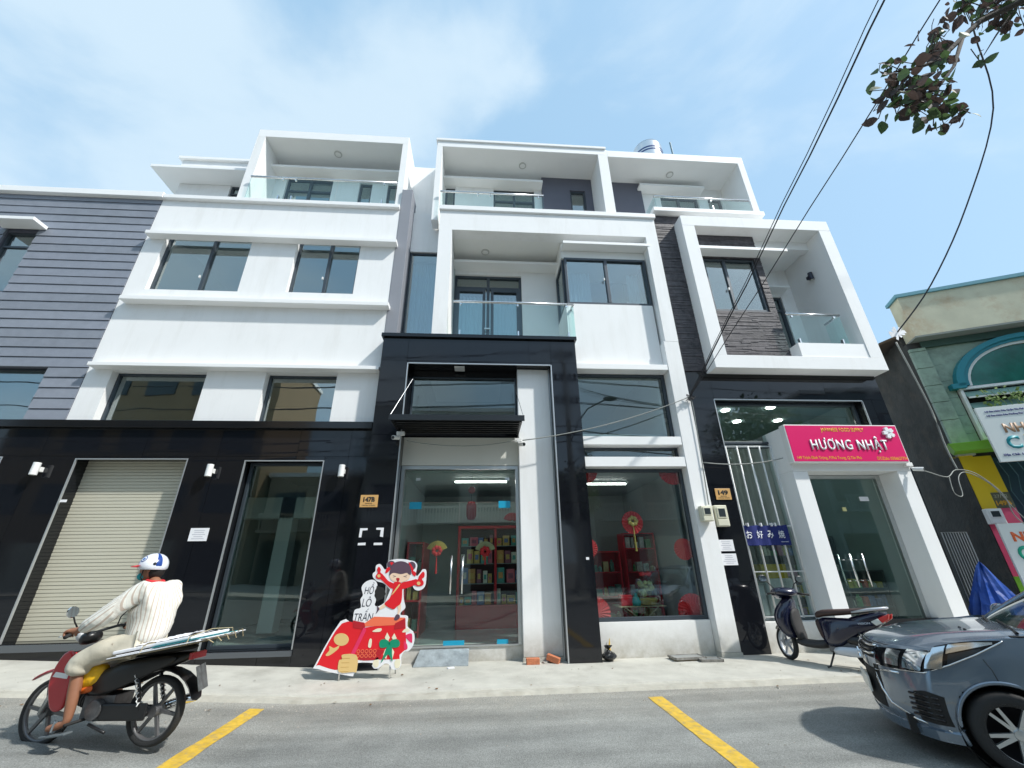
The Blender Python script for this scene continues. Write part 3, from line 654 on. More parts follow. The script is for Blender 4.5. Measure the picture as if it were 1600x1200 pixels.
# ground floor granite
og = [(4.655, 7.85, .44, 4.37)]
wall('ground_floor_wall', GRAN2, HR, 4.112, 8.34, -.01, 4.99, 7.44, 7.75, og + [(4.655, 5.98, -.05, .44)])
tiles(HR, [4.112, 4.66, 5.9, 7.1, 8.342], [0.0, 1.05, 2.4, 3.7, 4.4, 4.93], 7.415, og + [(5.6, 8.06, 0, 3.75), (4.655, 5.7, -.1, .45)])
MB().box(4.5, 8.3, 7.38, 7.44, 4.86, 4.925).build('shadow_gap', BLACKM, HR)
B('side_wall', DKGREY, HR, 8.18, 8.34, 7.76, 14, 0, 4.9)
mb = MB(); mb.box(4.645, 4.662, 7.41, 7.44, .44, 4.38); mb.box(4.662, 7.85, 7.41, 7.44, 4.365, 4.385); mb.box(7.845, 7.86, 7.41, 7.44, 3.7, 4.365); mb.build('edge_trim', TRIM, HR)
window(HR, 4.665, 7.84, 3.50, 4.365, 7.60, fw=.045, gm=GS)
window(HR, 4.665, 6.22, .44, 3.49, 7.62, fw=.07, gm=GS, mull=[6.06], fm=mat('mid_grey_aluminium', (.14, .17, .18), .4, metal=.4))
B('sill_wall', WHITE, HR, 4.655, 5.75, 7.46, 7.75, -.01, .436)
mb = MB()
for k in range(7): x = 4.74+k*.222; mb.tube([(x, 7.56, .5), (x, 7.56, 3.44)], .011, 6)
mb.v, mb.f = [], []
bars = thing('window_bars', 'white steel security bars across the tall window under the upper glass of the food shop', 'window grille', (5.4, 7.56, .5))
for k in range(6): x = 4.76+k*.232; MB().tube([(x, 7.57, .48), (x, 7.57, 3.44)], .017, 6).build('bar', PLASW, bars, smooth=True)
for z in (.5, 1.19, 1.945, 3.44): MB().tube([(4.68, 7.575, z), (6.0, 7.575, z)], .012, 6).build('cross_bar', PLASW, bars, smooth=True)
# deep white door surround
MB().box(5.70, 8.04, 7.17, 7.74, 2.87, 3.70).build('door_surround', WHITE2, HR, bev=.006)
MB().box(5.70, 5.985, 7.175, 7.74, -.01, 2.868).build('door_surround', WHITE2, HR, bev=.006)
MB().box(7.755, 8.04, 7.175, 7.74, -.01, 2.868).build('door_surround', WHITE2, HR, bev=.006)
mb = MB(); y = 7.56; mb.box(5.99, 6.05, y, y+.06, .12, 2.86); mb.box(7.66, 7.75, y, y+.06, .12, 2.86); mb.box(6.05, 7.66, y, y+.06, 2.80, 2.86)
fr = mb.build('door_frame', ALU, HR)
for a, b, hs in ((6.055, 6.855, (6.60, 6.68)), (6.865, 7.655, (6.95,))):
    d = MB().box(a, b, 7.585, 7.597, .14, 2.79).build('door_leaf', GD, HR)
for hx in (6.48, 6.60, 6.72, 6.84):
    mb = MB(); mb.tube([(hx, 7.54 if hx in (6.60, 6.84) else 7.66, .92), (hx, 7.54 if hx in (6.60, 6.84) else 7.66, 1.46)], .014, 8)
    for zz in (1.02, 1.36): mb.cyl((hx, 7.54, zz), (hx, 7.66, zz), .007, n=6)
    mb.build('pull_handle', STEEL, HR, smooth=True)
for hx, hz in ((6.12, 2.2), (6.80, 2.2)): MB().box(hx, hx+.07, 7.58, 7.6, hz, hz+.07).build('door_hinge', mat('hinge_yellow', (.7, .65, .3), .5), HR)
MB().box(7.2, 7.38, 7.57, 7.58, 2.38, 2.46).build('door_sticker', PAPER, HR)
B('door_step', CONC, HR, 5.99, 7.75, 7.3, 7.76, -.01, .13)
# food shop interior
room(HR, 4.66, 8.1, 7.77, 11.2, .12, 4.55, m=mat('shop_green_wall', (.28, .37, .36), .7))
for k, (x, y) in enumerate(((5.55, 8.5), (6.5, 8.3), (6.3, 9.3), (7.3, 9.2))):
    o = MB().lathe((x, y, 4.548), (0, 0, -1), [(0, 0), (.09, 0), (.09, .02), (0, .02)], 16).build('ceiling_light', emis('lit_lamp', (1, .98, .92), 11), None)
    tag(o, ('lit round ceiling light deepest in the shop left of the magenta sign', 'lit round ceiling light nearest the glass above the magenta sign', 'lit round ceiling light behind the upper glass, middle of the cluster', 'lit round ceiling light at the right behind the upper shop glass')[k], 'ceiling light', 'ceiling lights in the food shop')
def shelf_unit(name, label, x0, x1, y0, y1, z0, zs, m, goods, seed, group=None, cols=None, back=True):
    t = thing(name, label, 'shelf', ((x0+x1)/2, y0, z0), group); zt = zs[-1]
    for a in (x0, x1-.03): B('side_panel', m, t, a, a+.03, y0, y1, z0, zt)
    if back: B('back_panel', m, t, x0+.03, x1-.03, y1-.02, y1, z0, zt)
    rn = random.Random(seed)
    for z in zs: B('shelf_board', m, t, x0+.03, x1-.03, y0+.002, y1-.022, z-.025, z)
    cc = cols or [(.8, .6, .1), (.2, .5, .2), (.75, .15, .08), (.8, .75, .6), (.15, .25, .5), (.6, .3, .4), (.8, .7, .2)]
    if goods:
        for i, z in enumerate(zs[:-1]):
            x = x0+.05; H = zs[i+1]-z-.06
            while x < x1-.12:
                w = rn.uniform(.06, .13); h = min(H, rn.uniform(.10, .26)); c = rn.choice(cc); mm = mat('goods_%d' % (cc.index(c)+10*len(cc)), c, .45, var=.35, vs=18)
                if rn.random() < .35:
                    mb = MB().lathe((x+w/2, y0+.09, z+.002), (0, 0, 1), [(0, 0), (w*.42, 0), (w*.42, h*.72), (w*.18, h*.85), (w*.18, h), (0, h)], 10); o = mb.build('bottle', mm, None, smooth=False); cat_ = 'bottle'
                else:
                    o = MB().box(x, x+w-.01, y0+.04, y0+.16, z+.002, z+h).build('carton', mm, None, bev=.003); cat_ = 'carton'
                tag(o, goods + (' bottle standing in a row' if cat_ == 'bottle' else ' packet standing in a row'), cat_, goods + 's')
                x += w + rn.uniform(.005, .03)
    return t
shelf_unit('goods_shelf', 'dark goods shelf along the back of the food shop behind the pull handles', 6.2, 8.05, 9.5, 9.95, .13, [.2, .62, 1.04, 1.46, 1.85], mat('shelf_grey', (.12, .15, .14), .5), 'small food shop shelf', 21)
shelf_unit('goods_shelf', 'low goods shelf by the right wall of the food shop', 7.2, 8.05, 8.5, 8.9, .13, [.2, .52, .84, 1.16], mat('shelf_grey', (.12, .15, .14), .5), 'small food shop side wall', 22)
FR = thing('fridge', 'white upright fridge standing behind the barred window', 'fridge', (5.6, 8.5, .12)); MB().box(5.4, 5.95, 8.3, 8.8, .12, 1.05).build('cabinet', PLASW, FR, bev=.02); MB().box(5.41, 5.94, 8.28, 8.3, .6, 1.03).build('door', PLASW, FR, bev=.004)
FR = thing('counter', 'white counter behind the barred window, a yellow crate on it', 'counter', (5, 8.6, .12)); MB().box(4.75, 5.36, 8.3, 8.8, .12, .95).build('cabinet', PLASW, FR, bev=.01); MB().box(4.72, 5.38, 8.27, 8.83, .952, .98).build('top', ALU, FR)
CR = thing('crate', 'yellow plastic crate inside behind the barred window under the blue banner', 'crate', (5.75, 8.5, 1.05)); 
mb = MB(); mb.box(5.42, 5.92, 8.35, 8.37, 1.052, 1.3); mb.box(5.42, 5.92, 8.68, 8.7, 1.052, 1.3); mb.box(5.42, 5.44, 8.37, 8.68, 1.052, 1.3); mb.box(5.9, 5.92, 8.37, 8.68, 1.052, 1.3); mb.box(5.44, 5.9, 8.37, 8.68, 1.052, 1.07); mb.build('crate_body', mat('yellow_plastic', (.7, .5, .02), .4), CR)
# shop sign
SG = thing('shop_sign', 'magenta shop sign with white HƯƠNG NHẬT letters and flower over the shop door', 'sign', (6.8, 7.1, 3.0))
sx0, sx1, sz0, sz1 = 5.66, 7.93, 3.0, 3.72
MB().box(sx0, sx1, 7.03, 7.168, sz0, sz1).build('sign_box', PLASW, SG, bev=.004)
MB().box(sx0+.02, sx1-.02, 7.024, 7.03, sz0+.02, sz1-.02).build('sign_face', PINK, SG)
text('JAPANESE FOOD SUPPLY', 6.80, 7.024, 3.61, .86, .095, SIGNY, SG, ext=.003, bold=.004)
text('HƯƠNG NHẬT', 6.84, 7.018, 3.335, 1.52, .31, SIGNW, SG, ext=.014, bold=.011, spc=1.16)
text('149 Trịnh Đình Trọng, P.Phú Trung, Q.Tân Phú', 6.37, 7.024, 3.08, 1.25, .075, SIGNY, SG, ext=.002, bold=.0)
text('ĐT/Zalo: 0356627774', 7.6, 7.024, 3.075, .60, .06, SIGNY, SG, ext=.002, bold=.0)
mb = MB()
for k in range(5):
    a = PI/2+.3+2*PI*k/5; c = Vector((math.cos(a), 0, math.sin(a))); s_ = Vector((-math.sin(a), 0, math.cos(a))); o_ = Vector((7.70, 6.98, 3.56))
    pts = [o_+c*.012, o_+c*.05+s_*.034, o_+c*.095+s_*.036, o_+c*.115+s_*.016, o_+c*.1, o_+c*.115-s_*.016, o_+c*.095-s_*.036, o_+c*.05-s_*.034]
    mb.prism([(p.x, p.z) for p in pts], 6.985, 7.024)
mb.build('flower_emblem', SIGNW, SG)
# fabric banner with Japanese lettering
BN = thing('banner', 'navy blue cloth banner with white Japanese characters tied across the window bars', 'banner', (5.1, 7.5, 1.6))
mb = MB(); n = 24; vs = []
for i in range(n+1):
    x = 4.70+.86*i/n; yy = 7.52+.012*math.sin(i*.9); sag = .012*math.sin(PI*i/n*3)
    vs += [(x, yy, 1.62), (x, yy, 1.965-abs(sag)), (x, yy+.004, 1.62), (x, yy+.004, 1.965-abs(sag))]
fs = []
for i in range(n): a = 4*i; b = a+4; fs += [(a, b, b+1, a+1), (a+2, a+3, b+3, b+2), (a, a+2, b+2, b), (a+1, b+1, b+3, a+3)]
mb._add(vs, fs); mb.build('cloth', mat('navy_cloth', (.012, .022, .15), .8), BN)
for ch, x in zip('お好み焼', (4.79, 4.99, 5.19, 5.40)): text(ch, x, 7.502, 1.80, .115, .13, SIGNW, BN, ext=.002, bold=.006)
text('okonomiyaki', 5.43, 7.502, 1.675, .14, .022, SIGNW, BN, ext=.002)
for q in (4.8, 5.05, 5.25, 5.32): MB().box(q, q+.02, 7.49, 7.56, 1.94, 2.0).build('tie', PAPER, BN)
# small fixings on the facades
def plate(num, l2, l3, x, y, z, label):
    t = thing('house_number_plate', label, 'number plate', (x, y, z)); MB().box(x-.145, x+.145, y-.012, y, z-.1, z+.1).build('plate', mat('orange_plate', (.62, .36, .13), .4), t, bev=.003)
    text(num, x, y-.012, z+.025, .19, .085, BLACKM, t, ext=.002, bold=.05); text(l2, x, y-.012, z-.04, .12, .02, BLACKM, t, ext=.002, bold=.02); text(l3, x, y-.012, z-.072, .21, .02, BLACKM, t, ext=.002, bold=.02)
plate('147B', 'Trịnh Đình Trọng', 'P. Phú Trung - Q. Tân Phú', -1.89, 7.24, 2.39, 'orange house number plate 147B on the black granite left of the entrance')
plate('149', 'Trịnh Đình Trọng', 'P. Phú Trung - Q. Tân Phú', 4.41, 7.41, 2.50, 'orange house number plate 149 on black granite above the electricity meters')
def notice(x, y, z, w, h, label, lines=5, rot=0):
    t = thing('paper_notice', label, 'notice', (x, y, z)); MB().box(x-w/2, x+w/2, y-.004, y, z-h/2, z+h/2).build('sheet', PAPER, t)
    for k in range(lines):
        ww = w*random.uniform(.45, .85); MB().box(x-ww/2, x+ww/2, y-.0055, y-.0041, z+h*(.32-.64*k/(lines-1))-.003, z+h*(.32-.64*k/(lines-1))+.003).build('print_line', mat('grey_print', (.35, .36, .42), .8), t)
notice(-4.60, 7.44, 1.905, .29, .20, 'white paper notice on the black granite between shutter and glass door')
notice(4.265, 7.41, 1.625, .28, .185, 'upper of two white paper notices below the electricity meters'); notice(4.27, 7.41, 1.40, .28, .185, 'lower of two white paper notices below the electricity meters')
def meter(x, y, z, w, h, label, mm=PLASC, dirn=None):
    t = thing('electricity_meter', label, 'meter', (x, y, z)); M_ = Matrix.Identity(4) if dirn is None else dirn
    def b_(nm, m_, *a, **k): return MB().box(*a).xf(M_).build(nm, m_, t, **k)
    b_('meter_box', mm, x-w/2, x+w/2, y-.12, y, z-h/2, z+h/2, bev=.012)
    b_('cover_frame', mm, x-w*.36, x+w*.36, y-.135, y-.12, z-h*.12, z+h*.4, bev=.006)
    b_('viewing_window', mat('meter_glass', (.04, .05, .055), .1), x-w*.26, x+w*.26, y-.139, y-.1352, z-h*.05, z+h*.33)
    b_('lower_lid', mm, x-w*.42, x+w*.42, y-.13, y-.12, z-h*.46, z-h*.16, bev=.004)
    return t
meter(3.92, 7.30, 2.14, .2, .26, 'smaller cream electricity meter on the white column'); meter(4.24, 7.41, 2.11, .23, .36, 'larger cream electricity meter on the black granite beside the column')
def wall_lamp(x, y, z, label, m, sc=1.2):
    t = thing('wall_lamp', label, 'wall lamp', (x, y, z), 'wall lamps' if m is PLASW else None)
    MB().cyl((x, y-.09*sc, z-.085*sc), (x, y-.09*sc, z+.085*sc), .042*sc, n=18).build('lamp_body', m, t, bev=.003)
    MB().box(x-.03*sc, x+.03*sc, y-.05*sc, y, z-.03*sc, z+.035*sc).build('bracket', m, t, bev=.003)
    MB().cyl((x, y-.09*sc, z-.088*sc), (x, y-.09*sc, z-.0855*sc), .034*sc, n=16).build('lamp_lens', mat('lens', (.5, .5, .45), .2), t)
wall_lamp(-7.42, 7.445, 2.96, 'white up and down wall lamp left of the roller shutter', PLASW); wall_lamp(-4.65, 7.445, 2.93, 'white wall lamp between roller shutter and glass door', PLASW); wall_lamp(-2.45, 7.445, 2.92, 'white wall lamp left of the 147B plate', PLASW)
t = wall_lamp(8.0, 7.75, 7.75, 'black wall lamp inside the right balcony frame', mat('navy_black', (.01, .012, .03), .3), 1.2)
for x, y, z, lb in ((-4.0, 7.95, 11.598, 'round ceiling light in the left roof terrace'), (1.0, 7.95, 11.518, 'round ceiling light in the middle roof terrace'), (5.2, 7.95, 11.458, 'faint round ceiling light in the right roof terrace'), (0.0, 8.0, 8.47, 'round ceiling light in the middle balcony'), (-.48, 7.42, 4.985, 'square white ceiling light under the granite portal'), (7.1, 8.0, 8.49, 'round ceiling light in the right framed balcony')):
    t = thing('ceiling_light', lb, 'ceiling light', (x, y, z), 'outdoor ceiling lights')
    if 'square' in lb: MB().box(x-.1, x+.1, y-.1, y+.1, z-.03, z).build('lamp_disc', PLASW, t, bev=.01)
    else:
        MB().lathe((x, y, z), (0, 0, -1), [(0, .0), (.10, 0), (.10, .02), (.075, .03)], 20).build('lamp_ring', mat('ring_grey', (.5, .5, .48), .5), t); MB().lathe((x, y, z-.022), (0, 0, -1), [(.074, 0), (0, .002)], 20).build('lamp_disc', PLASW, t)
def cctv(x, y, z, lx, label):
    t = thing('security_camera', label, 'security camera', (x, y, z), 'security cameras')
    MB().box(x-.07, x+.07, y-.06, y, z-.035, z+.035).build('junction_box', PLASW, t, bev=.008)
    MB().cyl((x+lx*.2, y-.07, z-.09), (x+lx*.9, y-.2, z-.12), .035, .038, 14).build('camera_body', PLASW, t); MB().cyl((x+lx*.88, y-.195, z-.1195), (x+lx*.92, y-.205, z-.1205), .03, n=12).build('lens', BLACK, t)
    MB().tube([(x, y-.04, z-.03), (x+lx*.2, y-.07, z-.09)], .012, 6).build('bracket', PLASW, t)
cctv(-1.47, 7.24, 3.56, -.1, 'white security camera under the left end of the black canopy'); cctv(.66, 7.44, 3.5, .1, 'white security camera under the right end of the black canopy'); cctv(7.98, 7.16, 2.98, .1, 'white security camera at the lower right corner of the magenta sign')
t = thing('tape_mark', 'four white tape corner marks left where a poster hung on black granite', 'tape', (-1.78, 7.24, 1.8))
for pts in ([(-1.98, 1.96), (-1.86, 1.96), (-1.86, 1.93), (-1.94, 1.925), (-1.945, 1.82), (-1.985, 1.82)], [(-1.60, 1.965), (-1.72, 1.965), (-1.72, 1.935), (-1.645, 1.93), (-1.65, 1.83), (-1.6, 1.82)], [(-1.985, 1.735), (-1.865, 1.74), (-1.865, 1.70), (-1.985, 1.70)], [(-1.735, 1.735), (-1.6, 1.735), (-1.6, 1.70), (-1.735, 1.70)]):
    MB().prism(pts, 7.236, 7.24).build('tape_strip', PAPER, t)
for x, z, w, lb in ((-6.86, 2.45, .1, 'small white sticker on the shutter reveal'), (1.75, 1.45, .05, 'tiny white sticker on the right leg of the granite portal')):
    tag(B('sticker', PAPER, None, x-w/2, x+w/2, 7.425 if x < 0 else 7.232, 7.43 if x < 0 else 7.238, z-.02, z+.02), lb, 'sticker')
# stainless water tank and pipe on the roof
WT = thing('water_tank', 'stainless steel water tank on the roof behind the parapet', 'water tank', (6.05, 10.3, 11.7))
MB().lathe((6.05, 10.3, 12.0), (0, 0, 1), [(0, 0), (.52, 0), (.53, .1), (.53, 3.5), (.50, 3.62), (.3, 3.75), (0, 3.8)], 36).build('tank', STEEL, WT, smooth=True)
for z in (15.05, 15.18): MB().lathe((6.05, 10.3, z), (0, 0, 1), [(.532, 0), (.536, .01), (.536, .06), (.532, .07)], 36).build('band', mat('tank_print', (.03, .06, .2), .4), WT)
MB().box(5.6, 6.5, 9.8, 10.8, 11.4, 12.0).build('stand', BLACKM, WT)
tag(MB().tube([(6.85, 10.0, 11.5), (6.85, 10.0, 15.75)], .03, 8).build('vent_pipe', mat('blue_pipe', (.1, .2, .25), .5), None), 'thin dark blue pipe standing beside the roof water tank', 'pipe')
# =================================================================== red gift shop interior
room(HM, -1.47, 3.74, 7.97, 11.0, .2, 3.0, m=mat('shop_grey_wall', (.42, .44, .44), .7))
B('loft_front', mat('loft_white', (.5, .52, .5), .7), HM, -1.46, .9, 9.75, 9.85, 2.25, 2.7)
tl = thing('tube_light', 'lit white tube light on the ceiling of the red gift shop', 'tube light', (-.05, 8.5, 2.95)); MB().tube([(-.55, 8.5, 2.93), (.5, 8.5, 2.93)], .016, 8).build('tube', emis('tube_lamp', (1, .99, .95), 7), tl); B('fitting', PLASW, tl, -.6, .55, 8.48, 8.52, 2.95, 2.99)
tl = thing('tube_light', 'lit white tube light on the shop ceiling behind the display window', 'tube light', (2.6, 8.7, 2.95)); MB().tube([(2.0, 8.8, 2.93), (3.1, 8.8, 2.93)], .016, 8).build('tube', emis('tube_lamp2', (1, .99, .95), 7), tl); B('fitting', PLASW, tl, 1.95, 3.15, 8.78, 8.82, 2.95, 2.99)
# red cabinet with glass shelves
CB = thing('display_cabinet', 'red lacquered display cabinet full of gift boxes facing the glass entrance', 'cabinet', (.15, 9.5, .2))
B('base_cabinet', RED, CB, -.5, 1.25, 9.5, 9.9, .2, .62)
for x in (-.5, .28, 1.19): B('post', RED, CB, x, x+.05, 9.5, 9.9, .622, 2.1)
B('top_board', RED, CB, -.5, 1.25, 9.5, 9.9, 2.102, 2.16); B('back_panel', mat('dark_red', (.1, .01, .012), .5), CB, -.45, 1.19, 9.87, 9.89, .622, 2.1)
for z in (1.02, 1.4, 1.75): B('glass_shelf', mat('shelf_pale', (.35, .38, .38), .2), CB, -.445, 1.185, 9.52, 9.86, z-.012, z)
rn = random.Random(31); gi = 0
gc = [(.62, .42, .12), (.1, .35, .3), (.65, .15, .2), (.62, .55, .3), (.15, .2, .4), (.6, .3, .1), (.3, .1, .15), (.7, .65, .55)]
for z, hm in ((.624, .3), (1.022, .3), (1.402, .28), (1.752, .28)):
    x = -.43
    while x < 1.05:
        w = rn.uniform(.07, .17); h = rn.uniform(.12, hm); c = gc[gi % len(gc)]; gi += 1
        if -.5 < x < .30 < x+w: x = .34; continue
        t = thing('gift_box', 'small coloured gift box in the red cabinet', 'gift box', (x+w/2, 9.6, z), 'gift boxes in the red cabinet')
        B('box', mat('gift_%d' % (gi % len(gc)), c, .45, var=.2, vs=25), t, x, x+w, 9.56, 9.66, z+.001, z+h); B('box_label', mat('gift_%d' % ((gi+3) % len(gc)), gc[(gi+3) % len(gc)], .45, var=.2, vs=25), t, x+w*.2, x+w*.8, 9.555, 9.56, z+h*.3, z+h*.7)
        x += w+rn.uniform(.01, .05)
shelf_unit('shelf', 'red open shelf at the left wall inside the glass entrance', -1.42, -1.1, 8.6, 9.6, .2, [.3, .8, 1.3, 1.8], RED, 'small left red shelf', 33, cols=[(.4, .03, .03), (.5, .35, .1), (.1, .2, .15)])
shelf_unit('shelf', 'tall red shelf behind the gift basket in the shop window', 3.0, 3.68, 9.1, 9.5, .2, [.3, .75, 1.2, 1.65, 1.95], RED, 'small tall red shelf', 34, cols=[(.5, .4, .2), (.1, .3, .1), (.6, .55, .5), (.3, .05, .05)])
shelf_unit('shelf', 'lower red shelf beside the tall one in the shop window', 2.2, 2.95, 9.25, 9.6, .2, [.3, .75, 1.2, 1.6], RED, 'small lower red shelf', 35, cols=[(.5, .4, .2), (.1, .3, .1), (.6, .1, .1)])
shelf_unit('shelf', 'narrow red shelf at the left edge of the shop window', 1.5, 2.0, 9.4, 9.8, .2, [.3, .8, 1.3, 1.8], RED, 'small narrow red shelf', 36, cols=[(.5, .45, .4), (.1, .3, .25), (.6, .1, .1)])
def fan(x, y, z, r, col, label, tassel=.25, full=False, m2=None):
    t = thing('paper_fan', label, 'paper fan', (x, y, z)); n = 18; arc = 2*PI if full else 2.5; a0 = 0 if full else PI/2-arc/2; vs = []; fs = []
    for k in range(n*2+1):
        a = a0+arc*k/(2*n); yy = y-.012*(k % 2); vs += [(x+r*.18*math.cos(a), yy, z+r*.18*math.sin(a)), (x+r*math.cos(a), yy, z+r*math.sin(a)), (x+r*.18*math.cos(a), yy+.003, z+r*.18*math.sin(a)), (x+r*math.cos(a), yy+.003, z+r*math.sin(a))]
    for k in range(2*n): a = 4*k; b = a+4; fs += [(a, a+1, b+1, b), (a+2, b+2, b+3, a+3), (a+1, a+3, b+3, b+1)]
    mb = MB(); mb._add(vs, fs); mb.build('pleats', col, t)
    if tassel:
        mb = MB()
        for q in range(7):
            a = 2*PI*q/7; mb.ball((x+r*.32*math.cos(a), y-.04, z+.02+r*.3*math.sin(a)), (r*.2, .03, r*.2), 8, 5)
        mb.build('flower', m2 or REDP, t); MB().tube([(x, y-.03, z-.05), (x, y-.03, z-.05-tassel)], [.008, .02], 6).build('tassel', m2 or REDP, t)
        MB().tube([(x, y-.01, z+r), (x, y-.01, z+r+.08)], .003, 4).build('cord', GOLD, t)
    return t
fan(-.79, 8.0, 1.60, .19, GOLD, 'gold paper fan with red flowers and tassel, left in the glass entrance', .3)
fan(.07, 8.0, 1.58, .19, mat('beige_fan', (.6, .5, .3), .6), 'beige paper fan hanging in the right half of the glass entrance', .15)
fan(.58, 8.2, 2.12, .17, REDP, 'dark red paper fan at the right edge of the glass entrance', 0)
fan(2.80, 7.85, 2.06, .2, REDP, 'round red fan with gold flowers hanging in the shop window', .45, True, GOLD)
for x, z, r, lb in ((3.62, 2.98, .27, 'large red paper rosette in the upper right corner of the shop window'), (1.93, 2.98, .24, 'red paper rosette in the upper left corner of the shop window'), (1.88, 1.62, .16, 'small red paper rosette at the left edge of the shop window'), (3.60, 1.58, .18, 'red paper rosette at the right edge of the shop window'), (1.92, .62, .24, 'large red paper rosette in the lower left corner of the shop window'), (3.58, .62, .26, 'large red paper rosette in the lower right corner of the shop window')):
    t = thing('paper_rosette', lb, 'paper rosette', (x, 7.62, z), 'red rosettes in the shop window'); n = 24; vs = [(x, 7.625, z)]; fs = []
    for k in range(2*n): a = PI*k/n; vs.append((x+r*math.cos(a), 7.62+.02*(k % 2), z+r*math.sin(a)))
    for k in range(2*n): fs.append((0, 1+k, 1+(k+1) % (2*n)))
    mb = MB()
    vs2 = [v for v in vs if True]; mb._add(vs2, fs); mb.build('pleats', REDP, t)
LT = thing('lantern', 'long dark red paper lantern hanging behind the entrance transom', 'lantern', (-.21, 8.6, 2.2)); MB().lathe((-.21, 8.6, 2.2), (0, 0, 1), [(0, 0), (.07, .01), (.1, .08), (.1, .28), (.07, .35), (0, .36)], 16).build('lantern_body', mat('dark_red_paper', (.35, .01, .02), .6), LT, smooth=True); MB().tube([(-.21, 8.6, 2.56), (-.21, 8.6, 3.0)], .004, 4).build('cord', BLACK, LT)
LT = thing('lantern', 'small round black and red lantern near the top of the entrance glass', 'lantern', (-.21, 8.2, 2.8)); MB().ball((-.2, 8.2, 2.72), (.07, .07, .07)).build('lantern_body', mat('dark_red_paper', (.35, .01, .02), .6), LT, smooth=True); MB().tube([(-.2, 8.2, 2.79), (-.2, 8.2, 3.0)], .004, 4).build('cord', BLACK, LT)
# folding table with gifts in the window
TB = thing('folding_table', 'light wooden folding table low in the shop window', 'table', (2.83, 8.15, .2)); WOOD = mat('pale_wood', (.55, .42, .25), .5, var=.15, vs=12)
for k in range(5): B('slat', WOOD, TB, 2.42, 3.26, 7.95+k*.09, 8.03+k*.09, .66, .675)
for s_ in (-1, 1): 
    for yy in (7.98, 8.34): MB().tube([(2.83-s_*.3, yy, .2), (2.83+s_*.3, yy, .655)], .013, 6).build('leg', WOOD, TB)
GB = thing('gift_basket', 'cellophane wrapped gift basket tied with a red bow on the folding table', 'gift basket', (2.98, 8.1, .68))
CEL = glass('cellophane', (.9, .95, .93), 1.5, .15)
MB().lathe((2.98, 8.1, .69), (0, 0, 1), [(0, 0), (.15, 0), (.19, .08), (.17, .1), (0, .1)], 16).build('basket', GOLD, GB)
mb = MB(); rn = random.Random(4)
for _ in range(16): mb.ball((2.98+rn.uniform(-.11, .11), 8.1+rn.uniform(-.1, .1), .82+rn.uniform(0, .22)), rn.uniform(.03, .06), 8, 6)
mb.build('sweets', mat('sweets', (.7, .6, .3), .4, var=.5, vs=14), GB)
vs = []; fs = []; prof = [(.2, 0), (.215, .12), (.15, .35), (.03, .48), (.03, .5), (.13, .66), (.16, .7)]
for k in range(24):
    a = 2*PI*k/24; w_ = 1+.09*(k % 2)*1.6
    for r_, h in prof: vs.append((2.98+r_*w_*math.cos(a), 8.1+r_*w_*math.sin(a), .69+h))
for k in range(24):
    for i in range(6): fs.append((k*7+i, ((k+1) % 24)*7+i, ((k+1) % 24)*7+i+1, k*7+i+1))
mb = MB(); mb._add(vs, fs); mb.build('wrapping', CEL, GB)
mb = MB(); mb.ball((2.92, 8.02, 1.18), (.06, .03, .035)); mb.ball((3.04, 8.02, 1.18), (.06, .03, .035)); mb.ball((2.98, 8.01, 1.18), .025); mb.build('bow', REDP, GB)
tag(MB().box(2.47, 2.68, 8.0, 8.15, .677, .85).build('gift_box', RED, None, bev=.01), 'red box at the left end of the folding table', 'gift box')
tag(MB().lathe((2.75, 8.02, .677), (0, 0, 1), [(0, 0), (.07, 0), (.085, .06), (.05, .13), (.02, .17), (.03, .19), (0, .2)], 14).build('pouch', mat('turquoise_cloth', (.05, .4, .4), .7), None, smooth=True), 'small turquoise pouch on the folding table', 'pouch')
tag(MB().lathe((2.86, 8.12, .677), (0, 0, 1), [(0, 0), (.035, 0), (.035, .17), (.012, .24), (.012, .33), (0, .33)], 12).build('bottle', mat('amber_bottle', (.3, .1, .02), .2), None, smooth=True), 'amber bottle standing on the folding table', 'bottle')
# things on the pavement by the walls
RP = thing('ramp_sheet', 'grey metal sheet leaning on the entrance threshold as a ramp', 'ramp', (-.58, 7.4, 0))
mb = MB(); mb._add([(-.99, 7.34, .012), (-.17, 7.33, .012), (-.17, 7.60, .185), (-.93, 7.60, .185), (-.99, 7.34, -.004), (-.17, 7.33, -.004), (-.17, 7.60, .165), (-.93, 7.60, .165)], [(0,1,2,3), (4,7,6,5), (0,4,5,1), (1,5,6,2), (2,6,7,3), (3,7,4,0)]); mb.build('sheet', mat('galvanised', (.36, .40, .42), .45, metal=.4, var=.25, vs=9, bump=.2, bs=30), RP, bev=.004)
BRK = mat('orange_brick', (.50, .17, .08), .85, var=.2, vs=20, bump=.4)
def brick(x, y, z, a, b_, label):
    t = thing('brick', label, 'brick', (x, y, z), 'bricks by the white column'); M_ = Matrix.Translation((x, y, z)) @ Matrix.Rotation(a, 4, 'Z') @ Matrix.Rotation(b_, 4, 'Y')
    MB().box(-.1, .1, -.045, .045, -.04, .04).xf(M_).build('brick_body', BRK, t, bev=.004)
    mb = MB(); 
    for q in (-.022, .022):
        for w in (-.02, .02): mb.cyl((-.1005, q, w), (-.09, q, w), .012, n=8)
    mb.xf(M_).build('brick_hole', BLACKM, t)
brick(.80, 7.30, .04, 0.0, 0, 'hollow orange brick lying flat at the foot of the white column'); brick(1.12, 7.33, .055, -.5, .25, 'broken orange brick tilted beside the granite leg')
tag(MB().box(-.1, .1, -.03, .03, 0, .02).xf(Matrix.Translation((1.04, 7.38, .0)) @ Matrix.Rotation(.6, 4, 'Z')).build('brick_shard', mat('mortar_grey', (.35, .33, .3), .9, bump=.4), None, bev=.004), 'grey mortar lump beside the tilted brick', 'rubble')
